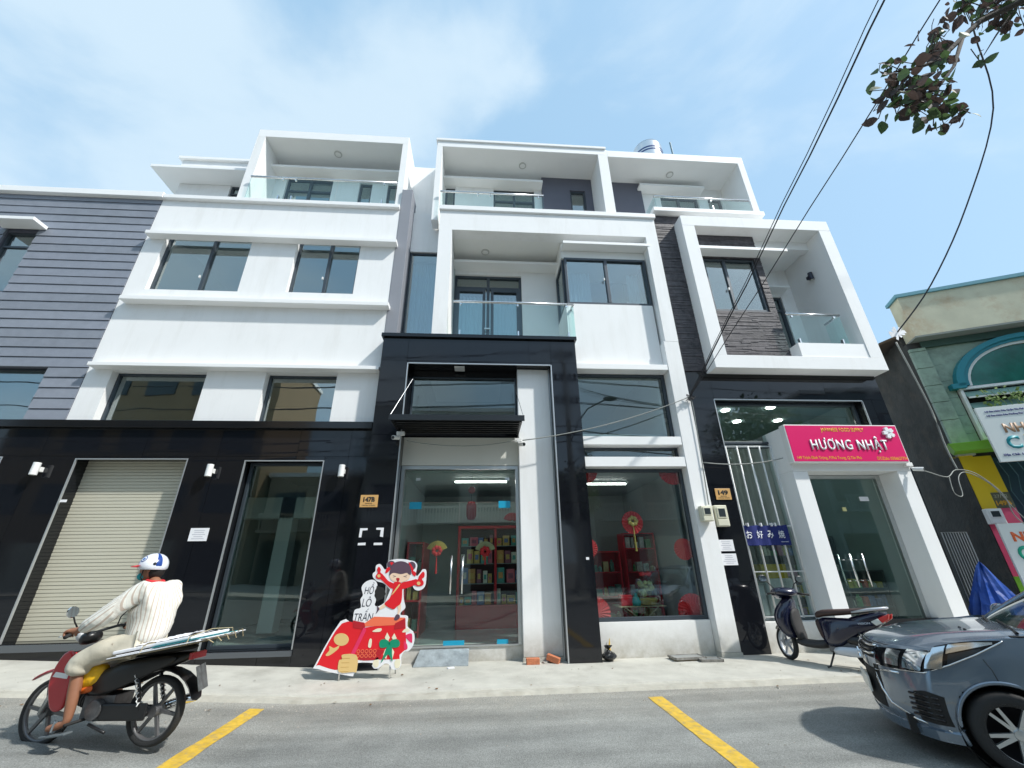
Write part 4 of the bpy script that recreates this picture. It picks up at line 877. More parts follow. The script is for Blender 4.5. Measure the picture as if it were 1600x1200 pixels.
tag(MB().box(-.05, .05, -.03, .03, 0, .015).xf(Matrix.Translation((-.42, 7.2, .002)) @ Matrix.Rotation(.3, 4, 'Z')).build('paper_scrap', PAPER, None), 'white scrap of paper on the pavement in front of the metal ramp', 'paper scrap')
bg_ = MB(); rn = random.Random(2); n, m_ = 14, 9; vs = []; fs = []
for i in range(m_):
    t_ = i/(m_-1)
    for k in range(n): 
        r_ = (.105*math.sin(PI*min(1, t_*1.25+.12))*(1+rn.uniform(-.14, .14))+.012) if t_ < .8 else .03+(.04*(t_-.8)*5)*(1+rn.uniform(-.3, .3))
        vs.append((1.98+r_*math.cos(2*PI*k/n), 7.33+r_*math.sin(2*PI*k/n)*.8, .005+.2*t_))
for i in range(m_-1):
    for k in range(n): fs.append((i*n+k, i*n+(k+1) % n, (i+1)*n+(k+1) % n, (i+1)*n+k))
fs.append(tuple(range(n-1, -1, -1))); bg_._add(vs, fs)
tag(bg_.build('rubbish_bag', mat('black_bag', (.012, .012, .013), .25), None), 'small tied black rubbish bag at the foot of the granite leg', 'rubbish bag')
tag(MB().tube([(2.04, 7.42, .0), (2.03, 7.44, .17), (2.05, 7.45, .28)], [.02, .016, .004], 6).build('banana_leaf', mat('yellow_leaf', (.7, .45, .05), .6), None), 'yellow pointed scrap standing behind the black rubbish bag', 'scrap')
def metal_plate(x, y, z, w, d, a, label):
    t = thing('metal_grate', label, 'metal grate', (x, y, z), 'metal grates by the column'); M_ = Matrix.Translation((x, y, z)) @ Matrix.Rotation(a, 4, 'Z'); mm = mat('rusty_steel', (.25, .24, .22), .6, metal=.4, var=.3, vs=20)
    mb = MB(); mb.box(-w/2, w/2, -d/2, -d/2+.02, 0, .03); mb.box(-w/2, w/2, d/2-.02, d/2, 0, .03); mb.box(-w/2, -w/2+.02, -d/2, d/2, 0, .03); mb.box(w/2-.02, w/2, -d/2, d/2, 0, .03); mb.xf(M_).build('frame', mm, t)
    MB().box(-w/2+.02, w/2-.02, -d/2+.02, d/2-.02, .012, .022).xf(M_).build('sheet', ALU, t)
metal_plate(3.18, 7.26, .02, .5, .26, .05, 'larger grey metal grate stacked at the foot of the white column'); metal_plate(3.47, 7.12, .005, .34, .2, -.1, 'smaller grey metal grate in front of the larger one'); 
tag(MB().box(2.95, 3.45, 7.16, 7.4, .0, .018).build('wood_board', mat('brown_board', (.3, .24, .15), .8), None), 'thin brown board under the larger metal grate', 'board')
# =================================================================== 4. green house on the right, turned toward the street
GH_A = Vector((10.51, 8.0, 0)); ga = R(-24)
GM = Matrix.Translation(GH_A) @ Matrix.Rotation(ga, 4, 'Z')        # local: x along the front, y into the house
GH = thing('house', 'old green tiled house with cream parapet, arched window and painted yellow and pink doorway pillar', 'building', (10.51, 8.0, 0), rot=ga)
def gb(name, m, *a, **k):
    bev = k.pop('bev', 0); return MB().box(*a).xf(GM).build(name, m, k.pop('parent', GH), bev=bev, **k)
GT = mat('green_wall_tile', (.25, .34, .26), .4, var=.12, vs=6, stain=.7, stcol=(.07, .09, .07), sscale=2.6)
CRM = mat('cream_parapet', (.56, .54, .40), .8, var=.12, vs=1.6, stain=1.0, stcol=(.42, .27, .15), sscale=1.3)
OLD = mat('old_black_render', (.045, .047, .045), .9, var=.4, vs=2, bump=.6, bs=14, stain=.5, stcol=(.13, .10, .07), sscale=2.5)
TEALP = mat('teal_moulding', (.01, .20, .25), .45)
gb('parapet', CRM, 0, 6, 0.0, .45, 6.33, 7.44); gb('parapet_coping', mat('blue_coping', (.12, .32, .38), .5), -.05, 6, -.05, .5, 7.442, 7.53)
gb('parapet_soffit', mat('grey_soffit', (.25, .27, .25), .8), 0.002, 6, .002, .448, 6.29, 6.328)
gb('side_wall', OLD, -.06, .22, .5, 7, 0, 6.5)
gb('side_return', OLD, -.06, .20, .34, .5, 0, 6.29); gb('cornice_beam', mat('dark_green', (.05, .1, .08), .7), .2, 6, .3, .5, 6.12, 6.288)
rf = MB(); rf._add([(-.5, .5, 6.5), (.4, .5, 6.8), (.4, 7, 6.8), (-.5, 7, 6.4), (-.5, .5, 6.44), (.4, .5, 6.74), (.4, 7, 6.74), (-.5, 7, 6.34)], [(0,1,2,3), (4,7,6,5), (0,4,5,1), (1,5,6,2), (2,6,7,3), (3,7,4,0)])
rf.xf(GM).build('roof_edge', mat('old_roof', (.12, .08, .05), .9, bump=.5), GH)
# tiled pilaster and wall
zs = [3.42, 3.70, 4.26, 4.70, 5.12, 5.58, 6.03, 6.12]
for i, (a, b) in enumerate(zip(zs, zs[1:])):
    gb('pilaster_tile', GT if i else mat('peeled_plaster', (.5, .5, .42), .9, var=.2, vs=6, stain=.5, stcol=(.15, .15, .12)), -.08, .24, .28, .36, a+.006, b-.006, bev=.004)
gb('back_wall', GT, .22, 6, .42, .6, 3.4, 6.2) if False else None
# wall with tiles around the arched window
x = .25
while x < .48:
    z = 3.5
    while z < 6.1:
        gb('wall_tile', GT, x+.003, min(x+.22, .47)-.003, .38, .42, z+.003, min(z+.43, 6.12)-.003); z += .43
    x += .22
mb = MB(); cx, cz, r_ = 1.98, 4.98, 1.34
pts = [(.47, 6.12)] + [(.47, 5.02)] + [(cx+r_*math.cos(a), cz+r_*.74*math.sin(a)) for a in [PI-PI*k/16 for k in range(17)]] + [(6, 5.0), (6, 6.12)]
mb.prism([(p[0], p[1]) for p in pts], .38, .42); mb.xf(GM).build('arch_wall', GT, GH)
gb('lower_wall', GT, 3.4, 6, .38, .42, 3.4, 5.0)
def arcband(name, m, r0, r1, y0, y1, foot):
    mb = MB(); n = 22; vs = []; fs = []
    for k in range(n+1):
        a = PI-PI*k/n
        for rr in (r0, r1):
            for yy in (y0, y1): vs.append((cx+rr*math.cos(a), yy, cz+.04+rr*.74*math.sin(a)))
    for k in range(n): a = 4*k; b = a+4; fs += [(a, a+2, b+2, b), (a+1, b+1, b+3, a+3), (a+2, a+3, b+3, b+2), (a, b, b+1, a+1)]
    mb._add(vs, fs)
    if foot: mb.box(cx-r1-foot, cx-r0, y0, y1, cz-.02, cz+.1)
    mb.xf(GM).build(name, m, GH)
arcband('arch_moulding', TEALP, 1.36, 1.50, .22, .40, .12); arcband('arch_moulding', TEALP, 1.27, 1.37, .27, .41, .0); arcband('arch_frame', PLASW, 1.2, 1.27, .32, .40, 0)
mb = MB(); mb.prism([(cx+1.2*math.cos(PI*k/20), cz+.04+1.2*.74*math.sin(PI*k/20)) for k in range(21)], .37, .385); mb.xf(GM).build('arch_glass', mat('green_glass', (.01, .12, .09), .08, var=.5, vs=1.5), GH)
# louvre window in white frame with a creeper on it
mb = MB(); mb.box(.50, .56, .30, .40, 3.75, 5.0); mb.box(3.3, 3.36, .30, .40, 3.75, 5.0); mb.box(.56, 3.3, .30, .40, 4.94, 5.0); mb.box(.56, 3.3, .30, .40, 3.75, 3.8); lw = mb.xf(GM).build('louvre_window', PLASW, GH)
for k, z in enumerate((4.72, 4.44, 4.16, 3.88)):
    mb = MB(); a = .18; mb._add([(.57, .24, z), (3.28, .24, z), (3.28, .38, z+a), (.57, .38, z+a), (.57, .25, z-.012), (3.28, .25, z-.012), (3.28, .39, z+a-.012), (.57, .39, z+a-.012)], [(0,1,2,3), (4,7,6,5), (0,4,5,1), (1,5,6,2), (2,6,7,3), (3,7,4,0)])
    mb.xf(GM).build('louvre_pane', mat('louvre_green', (.22, .36, .32), .15), lw)
    mb = MB(); mb.box(.56, 3.29, .225, .245, z-.02, z+.015); mb.xf(GM).build('louvre_rail', PLASW, lw)
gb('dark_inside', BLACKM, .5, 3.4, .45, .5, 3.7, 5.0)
# green entrance canopy
LG = mat('lime_paint', (.16, .42, .03), .5, var=.1, vs=4)
mb = MB(); mb._add([(-.30, -.12, 3.46), (1.5, -.12, 3.5), (1.5, .36, 3.5), (-.10, .36, 3.46), (-.42, -.22, 3.62), (1.5, -.22, 3.66), (1.5, .36, 3.66), (-.2, .36, 3.62)], [(0,1,5,4), (1,2,6,5), (2,3,7,6), (3,0,4,7), (4,5,6,7), (0,3,2,1)])
mb.xf(GM).build('entrance_canopy', LG, GH, bev=.01)
# painted pillar
YP = mat('yellow_wall_paint', (.72, .50, .01), .6, stain=.3, stcol=(.4, .3, .1)); PP = mat('pink_wall_paint', (.68, .07, .17), .6, stain=.35, stcol=(.35, .1, .12)); 
gb('pillar_upper', YP, -.06, .18, .30, .62, 2.28, 3.45); gb('pillar_lower', PP, -.06, .18, .30, .62, 1.0, 2.278); gb('pillar_foot', LG, -.06, .18, .30, .62, -.02, .998)
gb('door_side_wall', YP, .182, .50, .34, .62, 2.62, 3.4); gb('door_side_wall', PP, .182, .50, .34, .62, 1.0, 2.3)
gb('pillar_side_grime', OLD, -.078, -.062, .31, .62, 0, 3.4)
NB = mat('olive_number_panel', (.1, .1, .06), .6)
gb('number_panel', NB, .182, .50, .33, .62, 2.302, 2.618)
def gtext(s, x, y, z, w, h, m, parent, **k):
    text(s, 0, 0, 0, w, h, m, parent, M=GM @ Matrix.Translation((x, y, z)), **k)
gtext('149B', .34, .33, 2.40, .24, .1, mat('orange_digit', (.6, .3, .02), .6), GH, ext=.003, bold=.05); gtext('37/12', .34, .33, 2.54, .22, .07, mat('grey_digit', (.3, .3, .22), .6), GH, ext=.003, bold=.03)
gb('folding_gate', mat('dark_blue_gate', (.02, .06, .09), .5), .52, 3.5, .66, .7, 0, 3.4)
gt_m = mat('blue_grey_steel', (.07, .17, .22), .4)
for k in range(12):
    mb = MB()
    for q in range(5): mb.tube([(.55+k*.16, .6, .1+q*.64), (.63+k*.16, .62, .42+q*.64), (.55+k*.16, .6, .74+q*.64)], .012, 4)
    mb.xf(GM).build('gate_lattice', gt_m, GH)
gb('house_body', OLD, .25, 6, .75, 7, 0, 6.6)
M2 = GM
meter(0.0, .22, 2.13, .26, .30, 'white electricity meter on the pink and yellow pillar', PLASW, GM)
# two sign boards of the childcare shop
def board(x0, x1, y, z0, z1, lab, rows, tilt=0):
    t = thing('sign_board', lab, 'sign', tuple(GM @ Vector(((x0+x1)/2, y, z0)))); MB().box(x0, x1, y, y+.05, z0, z1).xf(GM).build('board', mat('pale_board', (.72, .76, .74), .45), t, bev=.004)
    for s, fx, fz, w, h, m_ in rows: gtext(s, fx, y, fz, w, h, m_, t, ext=.006, bold=.04)
    return t
OR = mat('orange_letter', (.75, .13, .03), .5); GRN = mat('green_letter', (.0, .36, .22), .5); YLW = mat('yellow_print', (.85, .62, .06), .5); PRP = mat('purple_letter', (.35, .02, .22), .5); NAV = mat('navy_print', (.03, .05, .2), .5); BRN = mat('brown_letter', (.36, .22, .13), .5); TLL = mat('teal_letter', (.0, .25, .30), .5)
board(.16, 2.2, -.45, 3.12, 4.27, 'upper white sign board reading NHÓM above the green canopy', [('Uỷ Ban Nhân Dân Quận Tân Phú', .60, 4.17, .62, .05, NAV), ('Uỷ Ban Nhân Dân Phường Phú Trung', .64, 4.08, .7, .05, NAV), ('NHÓM TRẺ', 1.05, 3.83, 1.2, .26, BRN), ('C', .50, 3.50, .22, .27, TLL), ('H', .80, 3.50, .2, .27, YLW), ('Ồ', 1.1, 3.55, .2, .33, OR), ('N', 1.4, 3.5, .2, .27, TLL), ('Địa Chỉ: 149B Trịnh Đình Trọng', .75, 3.25, 1.0, .06, NAV)])
board(-.22, 1.8, -.2, .7, 1.97, 'lower white sign board reading NHÓM beside the pink pillar', [('NHÓM TRẺ', .55, 1.75, 1.25, .24, OR), ('C', .0, 1.42, .2, .27, GRN), ('H', .28, 1.42, .18, .27, YLW), ('Ồ', .56, 1.46, .2, .32, OR), ('N', .85, 1.42, .2, .27, TLL), ('ĐT: 028 3975', .35, 1.16, .9, .08, PRP), ('ĐC: 149B Trịnh Đình Trọng', .4, 1.02, 1.05, .07, PRP)])
# creeper leaves on the louvres
mb = MB(); rn = random.Random(8)
for _ in range(60):
    c = Vector((rn.choice((.95, 1.35))+rn.gauss(0, .09), .18, 4.62+rn.gauss(0, .1))); s_ = rn.uniform(.025, .05); a = rn.random()*6
    mb._add([c+Vector((s_*math.cos(a+q), rn.uniform(-.03, .03), s_*math.sin(a+q))) for q in (0, 1.2, PI, 4.3)], [(0, 1, 2, 3)])
for q in range(4): mb.tube([(.8+q*.15, .2, 4.8), (1.0+q*.1, .2, 4.5), (.95+q*.12, .2, 4.2)], .006, 4)
tag(mb.xf(GM).build('creeper', mat('creeper_leaf', (.2, .28, .08), .6, var=.4, vs=12), None), 'straggly green creeper growing over the louvre window rails', 'plant')
# alley between the houses: steel rack and blue tarpaulin
RK = thing('steel_rack', 'pale steel barred rack leaning in the dark alley behind the blue tarpaulin', 'rack', (9.7, 8.25, .0))
mb = MB(); mb.tube([(9.42, 8.3, .2), (9.42, 8.3, 1.84), (9.97, 8.3, 1.84), (9.97, 8.3, .2)], .012, 6); mb.build('rack_frame', ALU, RK)
for k in range(8): MB().tube([(9.49+k*.06, 8.3, .2), (9.49+k*.06, 8.3, 1.835)], .007, 5).build('rack_bar', ALU, RK)
vs = []; fs = []; n = 30; rn = random.Random(6)
prof = [(.0, 1.24), (.07, 1.16), (.16, .98), (.24, .8), (.33, .62), (.40, .42), (.46, .22), (.52, 0)]
for i, (r_, z) in enumerate(prof):
    for k in range(n):
        a = 2*PI*k/n; w_ = 1+.13*math.sin(a*7+i*.4)*(i/7)+.07*math.sin(a*13-i)+rn.uniform(-.05, .05); vs.append((9.32+r_*w_*math.cos(a)*1.15+(.0 if i else .0), 7.75+r_*w_*math.sin(a)*.8, z*(1+.05*math.sin(a*3))))
for i in range(len(prof)-1):
    for k in range(n): fs.append((i*n+k, i*n+(k+1) % n, (i+1)*n+(k+1) % n, (i+1)*n+k))
mb = MB(); mb._add(vs, fs); tag(mb.build('tarpaulin', mat('blue_tarp', (.006, .055, .30), .4, var=.3, vs=5, bump=.5, bs=12), None), 'crumpled blue tarpaulin draped to a peak in the alley behind the car', 'tarpaulin')
B('alley_wall', OLD, HR, 8.36, 9.9, 10.5, 10.7, 0, 6.0)

# =================================================================== the far side of the street (seen as reflections)
def simple_house(name, label, x0, x1, y0, z1, wm, floors, seed, winm=None, bal=True, roof=None):
    t = thing(name, label, 'building', ((x0+x1)/2, y0, 0)); rn = random.Random(seed); n = max(2, int((x1-x0)/2.6)); fh = z1/floors
    B('wall', wm, t, x0, x1, y0-6, y0, -.1, z1); B('roof_coping', WHITE2, t, x0-.1, x1+.1, y0-6.1, y0+.1, z1+.002, z1+.25)
    for f in range(floors):
        for k in range(n):
            cxx = x0+(x1-x0)*(k+.5)/n; w_ = (x1-x0)/n*.32
            if f == 0: B('shop_shutter', SHUT if k % 2 else BLACKM, t, cxx-w_*1.3, cxx+w_*1.3, y0+.001, y0+.06, 0, 2.7)
            else:
                fr = B('window', ALUD, t, cxx-w_, cxx+w_, y0+.001, y0+.06, f*fh+.7, f*fh+2.2); MB().box(cxx-w_+.06, cxx+w_-.06, y0+.061, y0+.066, f*fh+.76, f*fh+2.14).build('pane', mat('dark_pane', (.03, .05, .06), .1), fr)
        if f and bal:
            B('balcony_slab', wm, t, x0+.2, x1-.2, y0+.07, y0+1.0, f*fh+.0, f*fh+.12); mb = MB(); x = x0+.3
            while x < x1-.3: mb.box(x, x+.06, y0+.92, y0+.98, f*fh+.121, f*fh+.85); x += .16
            mb.box(x0+.2, x1-.2, y0+.9, y0+1.0, f*fh+.85, f*fh+.95); mb.build('balustrade', WHITE2 if bal == 2 else wm, t)
simple_house('house', 'tall ochre brown house across the street to the left, seen reflected', -26, -12.4, -8.6, 13.5, mat('ochre_wall', (.27, .19, .105), .8, var=.08, vs=1), 4, 1, bal=False)
simple_house('house', 'white house with balustered balconies across the street, seen reflected', -6.8, 2.2, -9.2, 10.2, mat('pale_wall', (.55, .56, .52), .8), 3, 2, bal=2)
simple_house('house', 'low grey house across the street to the right, seen reflected', 6.5, 17, -9.4, 7.0, mat('grey_wall', (.22, .25, .25), .8), 2, 3, bal=1)
simple_house('house', 'blue grey house far right across the street, seen reflected', 21, 34, -9.0, 11.5, mat('bluegrey_wall', (.2, .27, .3), .8), 3, 4, bal=1)
simple_house('house', 'low tin roofed house across the street beside the ochre one', -12.2, -7.2, -9.6, 6.2, mat('tan_wall', (.35, .3, .22), .8), 2, 5, bal=1)
PO = thing('utility_pole', 'concrete utility pole with insulators and street lamp across the street', 'utility pole', (4.3, -5.0, 0))
MB().cyl((4.3, -5, -.1), (4.3, -5, 12.0), .16, .10, 14).build('pole', CONC, PO)
for z in (8.9, 10.2, 11.5):
    MB().box(3.7, 4.9, -5.06, -4.94, z, z+.09).build('cross_arm', ALUD, PO)
    for x in (3.8, 4.1, 4.55, 4.82): MB().lathe((x, -5, z+.09), (0, 0, 1), [(0, 0), (.05, .02), (.09, .08), (.05, .12), (.09, .18), (.05, .22), (.06, .3), (0, .32)], 10).build('insulator', BLACK, PO)
MB().tube([(4.3, -5, 6.6), (4.7, -4.6, 7.8), (5.3, -4.0, 8.5), (6.0, -3.3, 8.7)], .035, 8).build('lamp_arm', ALUD, PO); MB().ball((6.2, -3.1, 8.68), (.35, .25, .1)).build('lamp_head', ALUD, PO, smooth=True)
def sagwire(name, pts0, sag, r, m, label, cat='cable', group=None, n=16, twist=0):
    a, b = Vector(pts0[0]), Vector(pts0[1]); pts = []
    for i in range(n+1):
        t = i/n; p = a.lerp(b, t); p.z -= sag*4*t*(1-t); p.x += twist*math.sin(i*1.9); pts.append(p)
    return tag(MB().tube(pts, r, 6).build(name, m, None, smooth=True), label, cat, group)
for k, (z, x) in enumerate(((8.95, 3.8), (8.95, 4.8), (10.25, 3.8), (10.25, 4.8), (11.55, 3.8), (11.55, 4.8), (7.4, 4.3), (7.0, 4.3), (6.6, 4.3))):
    sagwire('power_line', ((-34, -5.2+.2*(x-4), z+.3), (x, -5, z+.3)), .5+.05*k, .018 if k < 6 else .03, CABLE, 'black power line strung along the far side of the street', 'cable', 'power lines across the street')
    sagwire('power_line', ((x, -5, z+.3), (40, -5.6, z+.3)), .6+.04*k, .018 if k < 6 else .03, CABLE, 'black power line strung along the far side of the street', 'cable', 'power lines across the street')
# wires crossing overhead to the corner of the column
A_ = Vector((4.08, 7.24, 4.36))
for k, (dx, dz, r_, lab) in enumerate(((0, 0, .009, 'thickest black service cable rising from the white column to the far pole'), (.07, .16, .0075, 'black service cable running just left of the thickest one'), (-.05, .3, .006, 'thin black service cable beside the thick ones'))):
    sagwire('service_cable', (A_+Vector((0, 0, .03*k)), (4.25+dx, -4.9, 10.2+dz)), .10+.05*k, r_, CABLE, lab, 'cable', None, 22, .012)
sagwire('service_cable', (A_+Vector((.03, 0, .05)), (5.3, -5.1, 9.9)), .14, .007, CABLE, 'separate black service cable right of the bundle', 'cable', None, 22, .008)
sagwire('tv_cable', ((.72, 7.2, 3.44), A_), .12, .010, CABLEW, 'pale cable running from the canopy camera to the white column', 'cable')
sagwire('tv_cable', ((-1.35, 7.18, 3.42), (.62, 7.2, 3.44)), .10, .008, CABLEW, 'pale cable sagging under the black canopy', 'cable')
sagwire('tv_cable', ((4.08, 7.26, 3.05), (5.6, 7.2, 3.12)), .07, .010, CABLEW, 'pale cable from the column across the window bars to the shop sign', 'cable')
tag(MB().tube([(4.095, 7.27, 4.36), (4.1, 7.27, 4.1), (4.07, 7.28, 3.2), (4.03, 7.285, 2.3)], .010, 6).build('tv_cable', CABLEW, None), 'pale cable running down the edge of the white column to the meters', 'cable')
kn = [Vector((4.08, 7.24, 4.33))+Vector((.09*math.cos(k*1.7)*(.5+k*.03), -.02*math.sin(k), .07*math.sin(k*2.3))) for k in range(26)]
tag(MB().tube(kn, .006, 5).build('wire_knot', CABLE, None), 'tangled knot of wires tied to the white column', 'cable')
# wire on the green house corner
p = [(9.55, 7.6, 6.15), (10.2, 7.0, 7.1), (11.1, 6.3, 8.8), (11.6, 5.3, 10.8), (10.6, 4.4, 11.9), (8.8, 3.3, 11.2)]
tag(MB().tube(smooth_pts(p), .015, 8).build('service_cable', CABLE, None, smooth=True), 'thick dark cable looping up from the green house corner to the tree', 'cable')
mb = MB(); rn = random.Random(12)
for k in range(12):
    a = rn.uniform(0, 6.28); l = rn.uniform(.12, .26); c = Vector((9.55, 7.58, 6.12)); d = Vector((math.cos(a), 0, math.sin(a)*.8)); s_ = Vector((-d.z, .1, d.x))*.03
    mb._add([c-s_, c+s_, c+d*l+s_*1.4, c+d*l-s_*1.2], [(0, 1, 2, 3)]); mb._add([q+Vector((0, .004, 0)) for q in (c-s_, c+s_, c+d*l+s_*1.4, c+d*l-s_*1.2)], [(3, 2, 1, 0)])
tag(mb.build('cable_tape', PAPER, None), 'white tape strips wrapped round the cable end at the green house corner', 'tape')
tag(MB().tube(smooth_pts([(9.62, 7.75, 6.0), (9.75, 7.8, 5.2), (9.8, 7.8, 4.3), (9.75, 7.8, 3.5), (9.72, 7.75, 3.0)]), .018, 6).build('tv_cable', CABLEW, None, smooth=True), 'grey cable hanging down the dark alley wall', 'cable')
tag(MB().tube(smooth_pts([(8.02, 7.14, 2.95), (8.4, 7.2, 2.86), (9.0, 7.4, 2.80), (9.5, 7.6, 2.98), (9.9, 7.6, 2.9), (10.2, 7.55, 2.5), (10.3, 7.6, 2.1), (10.45, 7.55, 1.85), (10.55, 7.6, 1.95)]), .009, 6).build('tv_cable', CABLEW, None, smooth=True), 'grey cable looping from the sign camera to the pillar meter', 'cable')
tag(MB().tube(smooth_pts([(9.1, 7.45, 2.82), (9.0, 7.4, 2.5), (9.15, 7.4, 2.45), (9.35, 7.5, 2.8), (9.7, 7.6, 2.93), (10.1, 7.6, 2.7), (10.35, 7.6, 2.25), (10.5, 7.6, 2.0)]), .008, 6).build('tv_cable', CABLEW, None, smooth=True), 'second grey cable with a small loop beside the alley', 'cable')
# =================================================================== trees
def leaf_mesh(rn, c, s_, mb):
    u = Vector((rn.uniform(-1, 1), rn.uniform(-1, 1), rn.uniform(-1.3, .2))).normalized(); w = u.orthogonal().normalized(); w = (w*math.cos(rn.random()*6)+u.cross(w)*math.sin(rn.random()*6)).normalized(); nn = u.cross(w); k = rn.uniform(.1, .3); droop = rn.uniform(.05, .3)
    vs = []; prof = ((0, .0), (.12, .16), (.32, .34), (.55, .38), (.78, .25), (.92, .1), (1.0, 0))
    for f, h in prof:
        m_ = c+u*s_*f-nn*s_*droop*f*f
        vs += [m_+w*s_*h+nn*s_*h*k, m_, m_-w*s_*h+nn*s_*h*k]
    fs = []
    for i in range(6): a = 3*i; fs += [(a, a+1, a+4, a+3), (a+1, a+2, a+5, a+4)]
    mb._add(vs, fs)
def leafy(m):
    t = m.node_tree; b = t.nodes['Principled BSDF']; o = [n for n in t.nodes if n.type == 'OUTPUT_MATERIAL'][0]; tl = t.nodes.new('ShaderNodeBsdfTranslucent'); mx = t.nodes.new('ShaderNodeMixShader'); mx.inputs[0].default_value = .4
    src = b.inputs['Base Color'].links[0].from_socket; t.links.new(src, tl.inputs[0]); t.links.new(b.outputs[0], mx.inputs[1]); t.links.new(tl.outputs[0], mx.inputs[2]); t.links.new(mx.outputs[0], o.inputs[0]); return m
LFG = mat('leaf_green', (.07, .12, .045), .5, var=.5, vs=3); LFR = mat('leaf_brown', (.075, .052, .045), .55, var=.4, vs=4)
leafy(LFG); leafy(LFR)
BARK = mat('bark', (.055, .048, .042), .9, var=.3, vs=10, bump=.6, bs=30)
TR = thing('tree', 'tree whose leafy branch hangs into the upper right corner of the view', 'tree', (4.5, -3.3, 0))
MB().tube([(4.5, -3.3, -.1), (4.5, -3.2, 1.6), (4.3, -2.6, 3.0), (4.1, -1.4, 4.0), (3.95, -.17, 4.31), (3.9, .1, 4.5)], [.2, .17, .12, .07, .045, .03], 12).build('trunk', BARK, TR, smooth=True)
brs = [[(3.99, -0.44, 4.42), (3.58, 1.18, 4.75), (3.30, 1.32, 4.69), (3.06, 1.32, 4.47), (2.78, 1.32, 4.20), (2.56, 1.32, 4.08), (2.40, 1.32, 4.03)],
       [(3.06, 1.32, 4.47), (2.84, 1.32, 4.14), (2.64, 1.32, 3.92), (2.48, 1.32, 3.78), (2.31, 1.32, 3.73)], [(3.94, -0.17, 4.53), (3.61, 1.26, 4.85), (3.33, 1.32, 4.53), (3.11, 1.32, 4.28)], [(3.88, 0.11, 4.69), (3.66, 1.32, 5.21), (3.33, 1.32, 5.07), (3.19, 1.32, 4.97)]]
for b_, r_ in zip(brs, (.026, .012, .011, .015)): MB().tube(b_, [r_*(1-.8*i/(len(b_)-1)) for i in range(len(b_))], 7).build('branch', BARK, TR, smooth=True)
rn = random.Random(17)
def tw(mb, p, q): mb.tube([p, (Vector(p)+Vector(q))/2+Vector((0, 0, .015)), q], .0025, 4)
lg, lb_, tws = MB(), MB(), MB()
clusters = [((2.41, 1.32, 4.04), 0.099, 25), ((2.49, 1.32, 3.90), 0.108, 37), ((2.32, 1.32, 3.76), 0.099, 27), ((2.49, 1.32, 3.76), 0.090, 23), ((2.60, 1.32, 3.88), 0.063, 10), ((2.52, 1.32, 3.63), 0.063, 13), ((2.38, 1.32, 3.64), 0.063, 13), ((2.68, 1.32, 3.70), 0.018, 3), ((2.74, 1.32, 4.15), 0.072, 12), ((2.87, 1.32, 4.40), 0.090, 25), ((2.96, 1.32, 4.59), 0.063, 10), ((3.09, 1.32, 4.26), 0.045, 4), ((3.29, 1.32, 4.84), 0.108, 37), ((3.51, 1.32, 4.86), 0.135, 50), ((3.73, 1.32, 4.92), 0.135, 43), ((3.45, 1.32, 5.14), 0.135, 37), ((3.78, 1.32, 4.59), 0.090, 16), ((2.60, 1.32, 3.65), 0.054, 9)]
for c, r_, n in clusters:
    c = Vector(c); tgt = None
    for _ in range(n):
        q = c+Vector((rn.gauss(0, r_*.55), rn.gauss(0, r_*.5), rn.gauss(0, r_*.5)))
        leaf_mesh(rn, q, rn.uniform(.035, .085), lg if rn.random() < .42 else lb_)
        if rn.random() < .35: tw(tws, c+Vector((rn.uniform(-.05, .05), 0, .08)), q)
c1 = lg.build('crown', LFG, TR); c2 = lb_.build('crown', LFR, TR); tws.build('twigs', BARK, TR, kind='stuff')
for c in (c1, c2): c['kind'] = 'stuff'
def far_tree(x, y, h, r_, label, seed):
    t = thing('tree', label, 'tree', (x, y, 0)); rn = random.Random(seed); MB().tube([(x, y, 0), (x+.2, y, h*.4), (x, y+.2, h*.75)], [.2, .15, .06], 10).build('trunk', BARK, t, smooth=True)
    for _ in range(7):
        a = rn.random()*6.28; MB().tube([(x+.1, y, h*.45), (x+r_*.5*math.cos(a), y+r_*.5*math.sin(a), h*.65), (x+r_*.8*math.cos(a), y+r_*.8*math.sin(a), h*.8)], [.07, .05, .02], 6).build('branch', BARK, t)
    mb = MB()
    for _ in range(2600):
        d = Vector((rn.gauss(0, 1), rn.gauss(0, 1), rn.gauss(0, 1))).normalized()*r_*rn.uniform(.5, 1)*(1+.25*math.sin(d_ := rn.random()*9)); leaf_mesh(rn, Vector((x, y, h*.74))+Vector((d.x, d.y, d.z*.8)), rn.uniform(.15, .32), mb)
    o = mb.build('crown', LFG, t); o['kind'] = 'stuff'
far_tree(4.6, -7.4, 6.3, 1.5, 'round street tree across the road behind the utility pole, seen reflected', 3); far_tree(16.5, -8.2, 11.5, 2.6, 'large street tree across the road to the right, seen reflected', 4)

